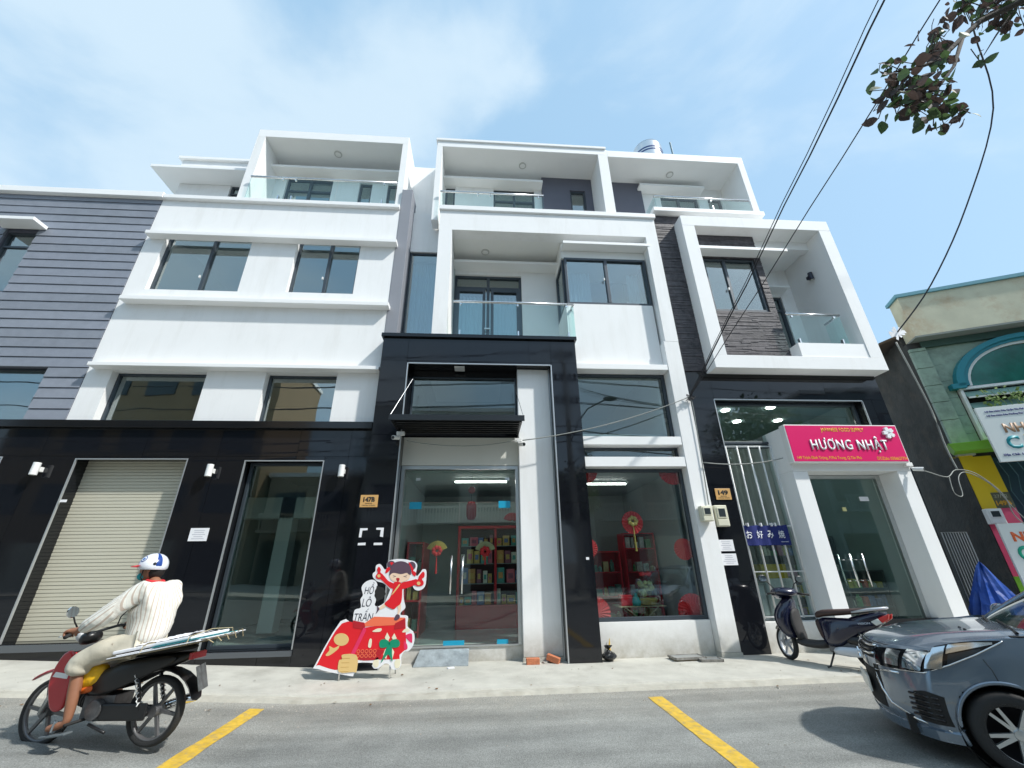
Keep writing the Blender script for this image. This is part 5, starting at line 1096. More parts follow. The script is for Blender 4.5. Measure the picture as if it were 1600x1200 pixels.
# =================================================================== standee board
SD = {
    'outline': [(-2.200, 0.201), (-1.947, 0.694), (-1.789, 0.659), (-1.782, 0.727), (-1.771, 0.828), (-1.692, 0.854), (-1.710, 0.958), (-1.682, 1.014), (-1.715, 1.110), (-1.671, 1.178), (-1.590, 1.209), (-1.519, 1.185), (-1.493, 1.106), (-1.525, 1.059), (-1.492, 0.953), (-1.504, 0.878), (-1.445, 0.867), (-1.366, 0.913), (-1.349, 0.950), (-1.309, 1.064), (-1.326, 1.093), (-1.414, 1.163), (-1.502, 1.188), (-1.568, 1.244), (-1.574, 1.294), (-1.543, 1.323), (-1.543, 1.393), (-1.496, 1.418), (-1.449, 1.382), (-1.412, 1.341), (-1.382, 1.360), (-1.388, 1.417), (-1.349, 1.465), (-1.285, 1.476), (-1.221, 1.483), (-1.121, 1.474), (-1.055, 1.460), (-0.988, 1.445), (-0.945, 1.398), (-0.947, 1.343), (-0.954, 1.293), (-0.939, 1.243), (-0.879, 1.312), (-0.859, 1.336), (-0.815, 1.331), (-0.800, 1.271), (-0.803, 1.142), (-0.831, 1.084), (-0.893, 1.056), (-0.958, 1.073), (-1.005, 1.126), (-1.109, 1.089), (-1.101, 0.945), (-1.070, 0.841), (-1.124, 0.786), (-1.125, 0.749), (-1.025, 0.733), (-1.021, 0.608), (-0.937, 0.543), (-0.910, 0.462), (-0.924, 0.373), (-0.980, 0.313), (-1.040, 0.306), (-1.074, 0.238), (-1.066, 0.152), (-1.121, 0.106), (-1.182, 0.113), (-1.227, 0.165), (-1.287, 0.175), (-1.361, 0.127), (-1.421, 0.125), (-1.455, 0.163), (-1.448, 0.188), (-1.646, 0.194), (-1.657, 0.127), (-1.687, 0.061), (-1.735, 0.050), (-2.171, 0.142)],
    'red_env': [(-2.170, 0.217), (-1.922, 0.666), (-1.610, 0.614), (-1.623, 0.551), (-1.750, 0.300), (-1.858, 0.294), (-1.882, 0.125), (-2.145, 0.183)],
    'box_front': [(-1.630, 0.605), (-1.051, 0.664), (-1.012, 0.341), (-1.097, 0.273), (-1.092, 0.221), (-1.651, 0.228), (-1.679, 0.289), (-1.741, 0.308)],
    'box_top': [(-1.616, 0.659), (-1.492, 0.738), (-1.066, 0.716), (-1.051, 0.664), (-1.223, 0.628), (-1.601, 0.619)],
    'box_l': [(-1.778, 0.699), (-1.617, 0.668), (-1.601, 0.619), (-1.627, 0.587), (-1.762, 0.608)],
    'stripR': [(-1.194, 0.649), (-1.055, 0.710), (-1.044, 0.591), (-1.197, 0.576)],
    'ribbon': [(-1.623, 0.605), (-1.589, 0.604), (-1.584, 0.568), (-1.700, 0.298), (-1.755, 0.295)],
    'coin': [(-1.803, 0.470), (-1.809, 0.438), (-1.833, 0.413), (-1.871, 0.400), (-1.916, 0.401), (-1.958, 0.417), (-1.989, 0.443), (-2.004, 0.475), (-1.999, 0.507), (-1.975, 0.533), (-1.937, 0.546), (-1.892, 0.545), (-1.850, 0.530), (-1.818, 0.503)],
    'coin_tail': [(-1.923, 0.400), (-1.936, 0.357), (-2.035, 0.290), (-2.085, 0.297), (-2.044, 0.351), (-2.052, 0.400), (-1.989, 0.375)],
    'coins': [(-1.858, 0.297), (-1.668, 0.280), (-1.648, 0.101), (-1.692, 0.094), (-1.878, 0.100), (-1.897, 0.227), (-1.860, 0.243)],
    'knotL': [(-1.384, 0.421), (-1.358, 0.459), (-1.297, 0.457), (-1.249, 0.426), (-1.246, 0.391), (-1.307, 0.362), (-1.368, 0.368)],
    'knotR': [(-1.249, 0.426), (-1.206, 0.455), (-1.134, 0.453), (-1.104, 0.413), (-1.116, 0.370), (-1.186, 0.359), (-1.246, 0.391)],
    'tails': [(-1.269, 0.382), (-1.212, 0.381), (-1.200, 0.293), (-1.186, 0.198), (-1.242, 0.277), (-1.277, 0.261), (-1.338, 0.185), (-1.300, 0.296)],
    'dia1': [(-1.290, 0.543), (-1.249, 0.479), (-1.273, 0.418), (-1.316, 0.481)],
    'dia2': [(-1.193, 0.531), (-1.152, 0.468), (-1.194, 0.442), (-1.222, 0.478)],
    'dia3': [(-1.296, 0.348), (-1.252, 0.312), (-1.273, 0.226), (-1.319, 0.279)],
    'dia4': [(-1.206, 0.354), (-1.171, 0.310), (-1.189, 0.224), (-1.230, 0.294)],
    'circles': [(-1.633, 0.322), (-1.606, 0.342), (-1.325, 0.335), (-1.343, 0.280), (-1.363, 0.229), (-1.621, 0.227)],
    'leaf1': [(-1.495, 0.557), (-1.434, 0.591), (-1.373, 0.590), (-1.389, 0.554)],
    'leaf2': [(-1.521, 0.468), (-1.490, 0.459), (-1.493, 0.371), (-1.531, 0.381)],
    'petal1': [(-1.386, 0.255), (-1.365, 0.161), (-1.406, 0.136), (-1.448, 0.188)],
    'petal2': [(-1.132, 0.222), (-1.081, 0.212), (-1.084, 0.136), (-1.133, 0.120), (-1.158, 0.180)],
    'petal3': [(-1.085, 0.538), (-1.043, 0.582), (-0.981, 0.571), (-0.999, 0.545)],
    'cane1': [(-1.036, 0.501), (-0.956, 0.520), (-0.940, 0.445), (-0.947, 0.409), (-1.012, 0.455)],
    'cane2': [(-1.051, 0.430), (-1.007, 0.393), (-0.998, 0.340), (-1.038, 0.332)],
    'hair': [(-1.335, 1.260), (-1.330, 1.339), (-1.301, 1.415), (-1.217, 1.449), (-1.129, 1.441), (-1.060, 1.400), (-1.027, 1.335), (-1.028, 1.265), (-1.061, 1.275), (-1.088, 1.292), (-1.169, 1.277), (-1.257, 1.294), (-1.299, 1.289)],
    'bunL': [(-1.261, 1.403), (-1.266, 1.375), (-1.286, 1.354), (-1.316, 1.347), (-1.347, 1.355), (-1.371, 1.376), (-1.382, 1.405), (-1.377, 1.433), (-1.357, 1.453), (-1.327, 1.460), (-1.296, 1.452), (-1.272, 1.431)],
    'bunR': [(-0.965, 1.384), (-0.971, 1.356), (-0.990, 1.335), (-1.018, 1.328), (-1.046, 1.336), (-1.069, 1.357), (-1.079, 1.386), (-1.074, 1.414), (-1.055, 1.434), (-1.027, 1.442), (-0.998, 1.434), (-0.975, 1.412)],
    'ringL': [(-1.342, 1.430), (-1.310, 1.440), (-1.279, 1.409), (-1.293, 1.339), (-1.343, 1.340), (-1.308, 1.379)],
    'ringR': [(-1.074, 1.436), (-1.040, 1.411), (-0.990, 1.334), (-1.022, 1.324), (-1.042, 1.365)],
    'tasL': [(-1.382, 1.360), (-1.340, 1.370), (-1.345, 1.320), (-1.396, 1.291)],
    'tasR': [(-1.017, 1.324), (-0.954, 1.293), (-0.961, 1.244), (-1.007, 1.274)],
    'face': [(-1.330, 1.270), (-1.301, 1.303), (-1.052, 1.299), (-1.034, 1.265), (-1.045, 1.215), (-1.117, 1.177), (-1.202, 1.169), (-1.279, 1.190), (-1.318, 1.224)],
    'mouth': [(-1.233, 1.223), (-1.185, 1.222), (-1.192, 1.183), (-1.214, 1.183)],
    'eyeL': [(-1.286, 1.263), (-1.235, 1.248), (-1.277, 1.235), (-1.273, 1.241), (-1.252, 1.249), (-1.281, 1.257)],
    'eyeR': [(-1.077, 1.260), (-1.134, 1.247), (-1.083, 1.232), (-1.088, 1.238), (-1.114, 1.246), (-1.081, 1.254)],
    'dress': [(-1.265, 1.160), (-1.213, 1.179), (-1.158, 1.158), (-1.134, 1.080), (-1.128, 0.946), (-1.144, 0.889), (-1.183, 0.862), (-1.242, 0.826), (-1.364, 0.894), (-1.299, 0.968), (-1.263, 1.092)],
    'sleeveL': [(-1.260, 1.151), (-1.258, 1.092), (-1.312, 1.103), (-1.464, 1.223), (-1.510, 1.253), (-1.482, 1.292), (-1.426, 1.271), (-1.343, 1.191)],
    'sleeveR': [(-1.158, 1.155), (-1.134, 1.080), (-0.942, 1.139), (-0.936, 1.204), (-1.011, 1.191)],
    'gourdL': [(-1.528, 1.263), (-1.505, 1.303), (-1.520, 1.343), (-1.499, 1.382), (-1.466, 1.342), (-1.469, 1.306), (-1.426, 1.271), (-1.438, 1.226), (-1.484, 1.215), (-1.520, 1.234)],
    'gourdR': [(-0.966, 1.165), (-0.915, 1.209), (-0.907, 1.243), (-0.857, 1.302), (-0.827, 1.281), (-0.830, 1.231), (-0.861, 1.208), (-0.832, 1.162), (-0.844, 1.123), (-0.908, 1.111), (-0.959, 1.131)],
    'gdotL': [(-1.461, 1.258), (-1.466, 1.243), (-1.482, 1.237), (-1.500, 1.244), (-1.508, 1.259), (-1.503, 1.274), (-1.487, 1.280), (-1.470, 1.274)],
    'gdotR': [(-0.878, 1.149), (-0.885, 1.133), (-0.902, 1.126), (-0.921, 1.134), (-0.930, 1.150), (-0.924, 1.167), (-0.906, 1.174), (-0.887, 1.166)],
    'sash': [(-1.188, 1.139), (-1.172, 1.129), (-1.252, 1.025), (-1.281, 1.006), (-1.258, 1.044)],
    'legs': [(-1.183, 0.862), (-1.145, 0.899), (-1.128, 0.832), (-1.153, 0.758), (-1.173, 0.759), (-1.168, 0.815)],
    'legL': [(-1.365, 0.898), (-1.320, 0.874), (-1.419, 0.824), (-1.442, 0.839)],
    'shoe': [(-1.211, 0.714), (-1.184, 0.759), (-1.141, 0.749), (-1.138, 0.712), (-1.177, 0.685), (-1.208, 0.690)],
    'shoeL': [(-1.466, 0.868), (-1.431, 0.839), (-1.439, 0.811), (-1.472, 0.775), (-1.460, 0.821)],
    'hole': [(-1.515, 1.155), (-1.413, 1.147), (-1.338, 1.084), (-1.353, 0.988), (-1.390, 0.942), (-1.471, 0.915), (-1.509, 0.972), (-1.486, 1.048)],
}
ST = thing('standee', 'cut-out standee of a child in red on a gift box lettered HỒ LÔ TRẤN', 'standee', (-1.5, 6.72, 0))
def sprism(name, key, m, layer, **k):
    y0 = 6.72-.0016*layer; MB().prism(SD[key] if key in ('box_front', 'box_top', 'box_l', 'stripR', 'ribbon', 'dia1', 'dia2', 'dia3', 'dia4', 'eyeL', 'eyeR') else closed_smooth(SD[key]), y0-.0016, y0).build(name, m, ST, **k)
c_ = lambda n, c: mat('print_'+n, c, .5)
rdp, rdd, cor, gol, grn, skn, pur, wht, pnk = c_('red', (.72, .01, .02)), c_('dark_red', (.45, .01, .02)), c_('coral', (.85, .17, .08)), c_('gold', (.72, .50, .20)), c_('green', (.0, .26, .14)), c_('skin', (.85, .62, .45)), c_('plum', (.10, .06, .09)), c_('cream', (.80, .74, .55)), c_('pink', (.75, .03, .12))
bd = MB(); bd.prism(closed_smooth(SD['outline'], 3), 6.72, 6.732); bd.build('board', mat('board_white', (.82, .82, .84), .5), ST)
tri = [(-1.50, 1.13), (-1.40, 1.10), (-1.36, 1.02), (-1.40, .96), (-1.47, .93), (-1.52, 1.0)]
MB().prism(tri, 6.7185, 6.7200).build('cut_out', BLACKM, ST)
for nm, key, m, l in (('envelope', 'red_env', rdp, 0), ('gift_box_front', 'box_front', rdp, 0), ('gift_box_lid', 'box_top', cor, 1), ('box_side', 'box_l', rdd, 2), ('box_strip', 'stripR', rdd, 2), ('ribbon', 'ribbon', pnk, 3), ('coin', 'coin', gol, 1), ('coin_tail', 'coin_tail', gol, 1),
    ('coin_stack', 'coins', gol, 4), ('pattern_band', 'circles', rdd, 1), ('petal', 'leaf1', wht, 2), ('petal', 'leaf2', wht, 2), ('petal', 'dia1', wht, 3), ('petal', 'dia2', wht, 3), ('petal', 'dia3', wht, 3), ('petal', 'dia4', wht, 3), ('bow_loop', 'knotL', grn, 4), ('bow_loop', 'knotR', grn, 4), ('bow_tail', 'tails', grn, 5),
    ('petal', 'petal1', wht, 1), ('petal', 'petal2', wht, 1), ('petal', 'petal3', wht, 1), ('cane_stripe', 'cane1', pnk, 1), ('cane_stripe', 'cane2', pnk, 1), ('bun', 'bunL', pur, 1), ('bun', 'bunR', pur, 1), ('hair_ring', 'ringL', rdp, 2), ('hair_ring', 'ringR', rdp, 2), ('tassel', 'tasL', rdp, 2), ('tassel', 'tasR', rdp, 2),
    ('face', 'face', skn, 2), ('hair', 'hair', pur, 3), ('mouth', 'mouth', rdd, 3), ('eye', 'eyeL', pur, 3), ('eye', 'eyeR', pur, 3), ('leg', 'legs', skn, 1), ('leg', 'legL', skn, 1), ('shoe', 'shoe', pur, 2), ('shoe', 'shoeL', pur, 2), ('sleeve', 'sleeveL', rdp, 2), ('sleeve', 'sleeveR', rdp, 2), ('dress', 'dress', rdp, 3), ('sash', 'sash', gol, 4),
    ('gourd', 'gourdL', rdp, 3), ('gourd', 'gourdR', rdp, 3), ('gourd_mark', 'gdotL', gol, 4), ('gourd_mark', 'gdotR', gol, 4)):
    sprism(nm, key, m, l)
x0, z0 = SD['circles'][0]
mb = MB()
for i in range(5):
    for j in range(2):
        cx_, cz_ = -1.655+i*.055, .275+j*.052
        ring = [(cx_+.024*math.cos(a), cz_+.024*math.sin(a)) for a in [2*PI*k/10 for k in range(10)]]; ins = [(cx_+(p[0]-cx_)*.65, cz_+(p[1]-cz_)*.65) for p in ring]
        for k in range(10): mb.prism([ring[k], ring[(k+1) % 10], ins[(k+1) % 10], ins[k]], 6.7145, 6.716)
mb.build('pattern_ring', cor, ST, kind='stuff')
for k in range(4): MB().box(-1.865+.002*k, -1.755, 6.711, 6.7125, .10+k*.05, .105+k*.05).build('coin_line', mat('gold_line', (.5, .3, .08), .5), ST)
for s, x, z, w, h in (('HỒ', -1.60, 1.10, .13, .15), ('LÔ', -1.615, .93, .13, .13), ('TRẤN', -1.635, .765, .26, .15)): text(s, x, 6.7195, z, w, h, c_('ink', (.03, .03, .05)), ST, name='lettering', ext=.002, font_shear=.2, bold=-.004)
for x in (-1.872, -1.21):
    MB().tube([(x, 6.735, .22), (x, 6.72, .0)], .011, 8).build('leg', STEEL, ST, smooth=True); MB().tube([(x+.03, 6.74, .6), (x+.03, 7.0, .0)], .009, 6).build('back_strut', ALU, ST, smooth=True)
MB().tube([(-1.872, 6.745, .45), (-1.21, 6.745, .45)], .009, 6).build('cross_tube', ALU, ST)
# =================================================================== parked car
CY, CX_, CYAW, CS = 4.43, 3.68, R(145), .91
CM = Matrix.Translation((CX_, CY, RZ)) @ Matrix.Rotation(CYAW, 4, 'Z') @ Matrix.Scale(CS, 4)
CAR = thing('parked_car', 'grey blue compact sedan parked nose to the left at the right edge of the street', 'car', (CX_, CY, RZ), rot=CYAW)
PAINT = mat('car_paint', (.155, .205, .265), .26, metal=.55, spec=.6, coat=1.0, var=.05, vs=300)
CHR = mat('chrome', (.8, .8, .8), .08, metal=1); GLB = mat('gloss_black', (.01, .01, .012), .08)
def cr(p0, p1, p2, p3, t): return .5*((2*p1)+(-p0+p2)*t+(2*p0-5*p1+4*p2-p3)*t*t+(-p0+3*p1-3*p2+p3)*t**3)
def spl(L_, u):
    u = min(max(u, 0), len(L_)-1.0001); i = int(u); t = u-i; n = len(L_); q = [L_[max(i-1, 0)], L_[i], L_[min(i+1, n-1)], L_[min(i+2, n-1)]]
    return tuple(cr(q[0][k], q[1][k], q[2][k], q[3][k], t) for k in range(len(L_[0])))
CEN = [(-.12, .19), (-.02, .23), (.0, .33), (-.012, .44), (-.01, .55), (-.015, .67), (-.035, .76), (-.11, .835), (-.33, .91), (-.64, .955), (-.92, .985), (-1.15, 1.0)]
EDG = [(-.42, .19), (-.34, .23), (-.31, .33), (-.31, .44), (-.33, .56), (-.36, .67), (-.41, .755), (-.48, .81), (-.69, .865), (-.88, .90), (-1.03, .915), (-1.2, .945)]
def S(t, v):
    cx_, cz_ = spl(CEN, v); ex, ez = spl(EDG, v)
    if t <= 1:
        y = t*.715; k = t**2.6
        if v > 7: y = t*(.715+.055*(v-7)/4)
        z = cz_+(ez-cz_)*t**2.2
        if v > 7.2: z += .016*math.exp(-((t-.62)/.11)**2)*min(1, (v-7.2)/1.5)     # bonnet crease
        return Vector((cx_+(ex-cx_)*k, y, z))
    s = t-1; f = v/7.0
    ht = spl(EDG, 7+4*min(s, 1)); x = ex+(-1.2-ex)*min(s, 1) if v < 6.99 else ht[0]
    lift = (ht[1]-.765)
    z = ez+lift*f**3
    y = .715+.10*(1-(1-min(s, 1))**2)+.022*math.sin(PI*min(f*1.05, 1))-(.012+.03*min(s, 1))*f**5
    if s > 1: x = -1.2-(s-1)*2.85; z = ez+(.18+.07*min(1, s-1))*f**3; y -= .05*max(0, s-1.6)**2
    if f < .12: y -= .03*(1-f/.12)
    return Vector((x, y, z))
WX, WR = -.80, .345
def skin_grid(ts, vs_, off=0.0, side=1, cutwheel=True):
    P_ = []
    for t in ts:
        for v in vs_:
            p = S(t, v)
            if off:
                e = .01; a = S(t+e, v)-S(max(t-e, 0), v); b = S(t, min(v+e, 11))-S(t, max(v-e, 0)); n_ = a.cross(b)
                if n_.length > 1e-9:
                    n_.normalize(); n_ = -n_ if n_.dot(Vector((1, 1.0, .6)) if t > 0 else Vector((1, 0, .5))) < 0 else n_; p = p+n_*off
            P_.append(Vector((p.x, p.y*side, p.z)))
    F_ = []; m_ = len(vs_)
    for i in range(len(ts)-1):
        for j in range(m_-1): F_.append((i*m_+j, (i+1)*m_+j, (i+1)*m_+j+1, i*m_+j+1))
    return P_, F_
def body_side(side):
    mb = MB()
    ts = [i/22 for i in range(23)] + [1+i/36 for i in range(1, 37)] + [2+i/26 for i in range(1, 27)]
    vs_ = [i*.25 for i in range(29)]
    P_, F_ = skin_grid(ts, vs_, 0, side)
    keep = []; wc = [(WX, .29), (-3.30, .29)]
    for f in F_:
        c = sum((P_[i] for i in f), Vector())/4
        if abs(c.y) > .6 and any((c.x-a)**2+(c.z-b)**2 < WR**2 for a, b in wc) and c.x < -.42: continue
        keep.append(f)
    used = {}
    from collections import Counter
    for a, b in wc:
        for f in keep:
            for i in f:
                p = P_[i]; d = math.hypot(p.x-a, p.z-b)
                if abs(p.y) > .6 and d < WR*1.09 and p.x < -.42 and d > 1e-6:
                    k = WR/d if d < WR*1.0 else (WR/d if d < WR*1.045 else 1); p.x = a+(p.x-a)*k; p.z = b+(p.z-b)*k
    mb._add(P_, keep)
    P2, F2 = skin_grid([i/22 for i in range(23)], [7+i*.2 for i in range(21)], 0, side); mb._add(P2, F2)
    return mb
mbb = MB()
for sd_ in (1, -1):
    m_ = body_side(sd_); mbb._add(m_.v, m_.f)
# rear closing panels and boot
def yv(s, v): return S(3, v)
for sd_ in (1, -1):
    rows = [i*.5 for i in range(15)]; P_ = []
    for v in rows: p = S(3, v); P_ += [Vector((p.x, p.y*sd_, p.z)), Vector((p.x-.15, 0, p.z))]
    mbb._add(P_, [(2*i, 2*i+1, 2*i+3, 2*i+2) for i in range(len(rows)-1)])
mbb._add([(-3.2, -.76, .99), (-3.2, .76, .99), (-4.1, .72, 1.0), (-4.1, -.72, 1.0)], [(0, 1, 2, 3)])
me_o = mbb.xf(CM); me = bpy.data.meshes.new('body'); me.from_pydata(me_o.v, [], me_o.f); bm = bmesh.new(); bm.from_mesh(me); bmesh.ops.remove_doubles(bm, verts=bm.verts, dist=.0008); bmesh.ops.recalc_face_normals(bm, faces=bm.faces); bm.to_mesh(me); bm.free()
for p in me.polygons: p.use_smooth = True
me.materials.append(PAINT); o = bpy.data.objects.new('body', me); COL.objects.link(o); attach(o, CAR)
def patch(name, m, t0, t1, vlo, vhi, off=.006, side=1, nt_=20, nv=6, parent=None, th=True, **k):
    P_ = []; 
    for i in range(nt_+1):
        t = t0+(t1-t0)*i/nt_; a, b = vlo(t), vhi(t)
        for j in range(nv+1):
            v = a+(b-a)*j/nv; e = .01; p = S(t, v); A1 = S(t+e, v)-S(max(t-e, 0), v); B1 = S(t, min(v+e, 10.99))-S(t, max(v-e, 0)); n_ = A1.cross(B1)
            n_ = n_.normalized() if n_.length > 1e-9 else Vector((1, 0, 0))
            if n_.dot(Vector((.6, 1.0 if t > .9 else .2, .6))) < 0: n_ = -n_
            q = p+n_*off; P_.append(Vector((q.x, q.y*side, q.z)))
    F_ = []; m_ = nv+1
    for i in range(nt_):
        for j in range(nv): F_.append((i*m_+j, (i+1)*m_+j, (i+1)*m_+j+1, i*m_+j+1))
    return MB_add(P_, F_).xf(CM).build(name, m, parent or CAR, smooth=True, **k)
def MB_add(P_, F_):
    mb = MB(); mb._add(P_, F_); return mb
def pline(name, m, pts, r, off=.002, side=1, parent=None):
    q = []
    for t, v in pts: p = S(t, v); q.append(CM @ Vector((p.x+off*.7, (p.y+off*(1 if t > .8 else 0))*side, p.z+off*.5)))
    return MB().tube(q, r*CS, 6).build(name, m, parent or CAR, smooth=True)
lin = lambda a, b, c, d: (lambda t: c+(d-c)*(t-a)/(b-a))
HB = mat('headlight_black', (.02, .025, .03), .15); HC = mat('headlight_reflector', (.75, .78, .8), .12, metal=.9)
for sd_ in (1, -1):
    hl = patch('headlight', GLB, .50, 1.62, lambda t: 4.65+2.1*max(0, (t-.9)/.72)**1.5, lambda t: 6.2+.75*min(1, (t-.5)/.5)-.25*max(0, t-1.1), .004, sd_, 30)
    patch('reflector', HC, .66, .80, lambda t: 4.9, lambda t: 6.35, .010, sd_, 8, parent=hl); patch('projector_lens', CHR, .84, .98, lambda t: 4.85, lambda t: 6.7, .014, sd_, 8, parent=hl)
    patch('reflector', HC, 1.01, 1.14, lambda t: 4.95, lambda t: 6.75, .010, sd_, 8, parent=hl); patch('reflector', HC, 1.16, 1.54, lambda t: 6.0+1.5*(t-1.16), lambda t: 6.82-.2*(t-1.16), .010, sd_, 12, parent=hl)
    patch('turn_lamp', mat('lamp_smoked', (.03, .035, .04), .12), 1.18, 1.44, lambda t: 5.15+3.2*(t-1.18), lambda t: 5.92+1.3*(t-1.16), .009, sd_, 12, parent=hl)
    pline('lamp_edge', CHR, [(.52, 4.65), (.8, 4.63), (1.0, 4.75), (1.2, 5.2), (1.4, 5.85), (1.6, 6.65), (1.63, 6.78)], .006, .006, sd_)
    # shield shaped chrome trim beside the grille, bumper corner
    pline('chrome_trim', CHR, [(.80, 4.42), (.62, 4.36), (.46, 4.2), (.45, 3.7), (.50, 2.9), (.62, 2.1), (.85, 1.5), (1.08, 1.15)], .010, .003, sd_)
    patch('side_intake', BLACKM, .42, .52, lambda t: 1.6, lambda t: 4.6, .003, sd_, 6)
    fg = patch('fog_recess', BLACKM, .90, 1.12, lambda t: 1.55, lambda t: 3.6-2.0*abs(t-.98), .004, sd_, 10)
    for k in range(5): pline('recess_fin', GLB, [(.86+.0*k, 1.9+k*.34), (1.0, 1.85+k*.34), (1.08, 1.8+k*.34)], .010, .008, sd_, fg)
    pline('seam', BLACKM, [(0, 6.75), (.2, 6.75), (.45, 6.72), (.6, 6.75), (.95, 7.0)], .004, .001, sd_); pline('seam', BLACKM, [(.96, 7.0), (.965, 8), (.97, 9), (.975, 10), (.98, 11)], .004, .001, sd_)
    pline('seam', BLACKM, [(1.45, 5.6), (1.5, 5.0), (1.53, 4.2)], .003, .001, sd_); pline('seam', BLACKM, [(2.05, .8), (2.05, 3), (2.04, 5), (2.0, 6.9)], .004, .001, sd_)
    mb = MB(); a = [-.32+(PI+.64)*k/30 for k in range(31)]
    mb.tube([CM @ Vector((WX+WR*math.cos(q), sd_*(.795+.015*math.sin(max(0, q) if q < PI else 0)), .29+WR*math.sin(q))) for q in a], .014, 6); mb.build('arch_lip', PAINT, CAR, smooth=True)
    for wx in (WX, -3.30):
        MB().lathe((0, 0, 0), (0, 1, 0), [(.335, -.1), (.345, .0), (.0, .0)], 30).xf(CM @ Matrix.Translation((wx, sd_*.55, .29))).build('wheel_well', BLACKM, CAR)
        MB().lathe((0, 0, 0), (0, 1, 0), [(.36, 0), (.36, .24)], 30).xf(CM @ Matrix.Translation((wx, sd_*.53 if sd_ > 0 else -.77, .29))).build('wheel_well', BLACKM, CAR)
        wm = CM @ Matrix.Translation((wx, sd_*.70, .285)) @ Matrix.Rotation(0 if sd_ > 0 else PI, 4, 'Z')
        w = MB().lathe((0, 0, 0), (0, 1, 0), [(.19, -.1), (.265, -.10), (.283, -.07), (.286, 0), (.283, .07), (.265, .095), (.205, .10), (.19, .09)], 40).xf(wm).build('wheel', RUBBER, CAR, smooth=True)
        MB().lathe((0, 0, 0), (0, 1, 0), [(.205, .098), (.196, .085), (.19, .0), (.0, -.02)], 40).xf(wm).build('rim_barrel', mat('dark_rim', (.03, .03, .035), .4, metal=.5), w, smooth=True)
        mb = MB()
        for k in range(10):
            A2 = 2*PI*k/10+(.12 if k % 2 else -.12); c, s_ = math.cos(A2), math.sin(A2)
            mb._add([(c*.03-s_*.014, .07, s_*.03+c*.014), (c*.03+s_*.014, .07, s_*.03-c*.014), (c*.195+s_*.011, .088, s_*.195-c*.011), (c*.195-s_*.011, .088, s_*.195+c*.011), (c*.03-s_*.014, .04, s_*.03+c*.014), (c*.03+s_*.014, .04, s_*.03-c*.014), (c*.195+s_*.011, .06, s_*.195-c*.011), (c*.195-s_*.011, .06, s_*.195+c*.011)], [(0,1,2,3), (4,7,6,5), (0,4,5,1), (1,5,6,2), (2,6,7,3), (3,7,4,0)])
        mb.lathe((0, 0, 0), (0, 1, 0), [(0, .085), (.035, .08), (.05, .06), (.05, .03)], 16); mb.lathe((0, 0, 0), (0, 1, 0), [(.188, .08), (.206, .1), (.206, .085)], 40)
        mb.xf(wm).build('rim_spokes', ALU, w)
# grille, plate, lip
gr = patch('grille', BLACKM, 0, .46, lambda t: 5.05, lambda t: 6.55, .004, 1, 12); patch('grille', BLACKM, 0, .46, lambda t: 5.05, lambda t: 6.55, .004, -1, 12)
for sd_ in (1, -1):
    for v, m_ in ((6.2, CHR), (5.75, GLB), (5.35, CHR)): pline('grille_bar', m_, [(0, v), (.2, v), (.40, v-.1+.1), (.5, v+.12)], .012, .012, sd_, gr)
    patch('lower_grille', BLACKM, 0, .42, lambda t: 1.6, lambda t: 4.3, .003, sd_, 10)
    lp = MB(); P_ = []
    for i in range(21):
        t = i/20*1.14; p = S(t, .6); o2 = .055*(1-.5*max(0, t-.8)); P_ += [Vector((p.x, p.y*sd_, .27)), Vector((p.x+o2, (p.y+(.03 if t > .8 else .0))*sd_, .235)), Vector((p.x+o2*.8, (p.y+(.02 if t > .8 else 0))*sd_, .165)), Vector((p.x-.05, p.y*sd_*.98, .16))]
    lp._add(P_, [(4*i+j, 4*i+4+j, 4*i+5+j, 4*i+1+j) for i in range(20) for j in range(3)]); lp.xf(CM).build('bumper_lip', PAINT, CAR, smooth=False)
MB().box(.012, .03, -.23, .23, .37, .50).xf(CM).build('number_plate', mat('plate_white', (.75, .73, .66), .4), CAR, bev=.004)
mb = MB()
for a in (PI/2, PI/2+2*PI/3, PI/2+4*PI/3):
    c = Vector((0, math.cos(a), math.sin(a))); s_ = Vector((0, -math.sin(a), math.cos(a))); q = [c*.005, c*.03+s_*.017, c*.055, c*.03-s_*.017]; o_ = Vector((.012, 0, .665))
    mb._add([o_+p for p in q]+[o_+p+Vector((.012, 0, 0)) for p in q], [(0,3,2,1), (4,5,6,7), (0,1,5,4), (1,2,6,5), (2,3,7,6), (3,0,4,7)])
mb.xf(CM).build('emblem', CHR, CAR)
# cowl, windscreen, cabin
ws = [(-1.12, -.70, .965), (-1.12, .70, .965), (-1.78, .55, 1.40), (-1.78, -.55, 1.40)]
P_ = []; F_ = []
for i in range(13):
    u = -1+2*i/12
    for j in range(9):
        f = j/8; w_ = .70+(.55-.70)*f; x = -1.10-.70*f-.13*u*u*(1-f*.3); z = .975+.44*f**.92-.03*u*u; P_.append(Vector((x, u*w_, z)))
for i in range(12):
    for j in range(8): F_.append((i*9+j, (i+1)*9+j, (i+1)*9+j+1, i*9+j+1))
MB_add(P_, F_).xf(CM).build('windscreen', glass('windscreen_glass', (.55, .65, .62), 1.7), CAR, smooth=True)
edge = lambda u: [CM @ P_[(0 if u < 0 else 12)*9+j] for j in range(9)]
MB().tube(edge(-1), .028*CS, 8).build('windscreen_pillar', PAINT, CAR, smooth=True); MB().tube(edge(1), .028*CS, 8).build('windscreen_pillar', PAINT, CAR, smooth=True)
cw = MB(); cw._add([(-1.02, -.62, .952), (-1.10, -.74, .935), (-1.10, .74, .935), (-1.02, .62, .952), (-1.14, .0, .975), (-1.24, .72, .965), (-1.24, -.72, .965), (-1.0, 0, .972)], [(7, 4, 5, 3), (7, 0, 6, 4)]); cw.xf(CM).build('cowl', BLACKM, CAR)
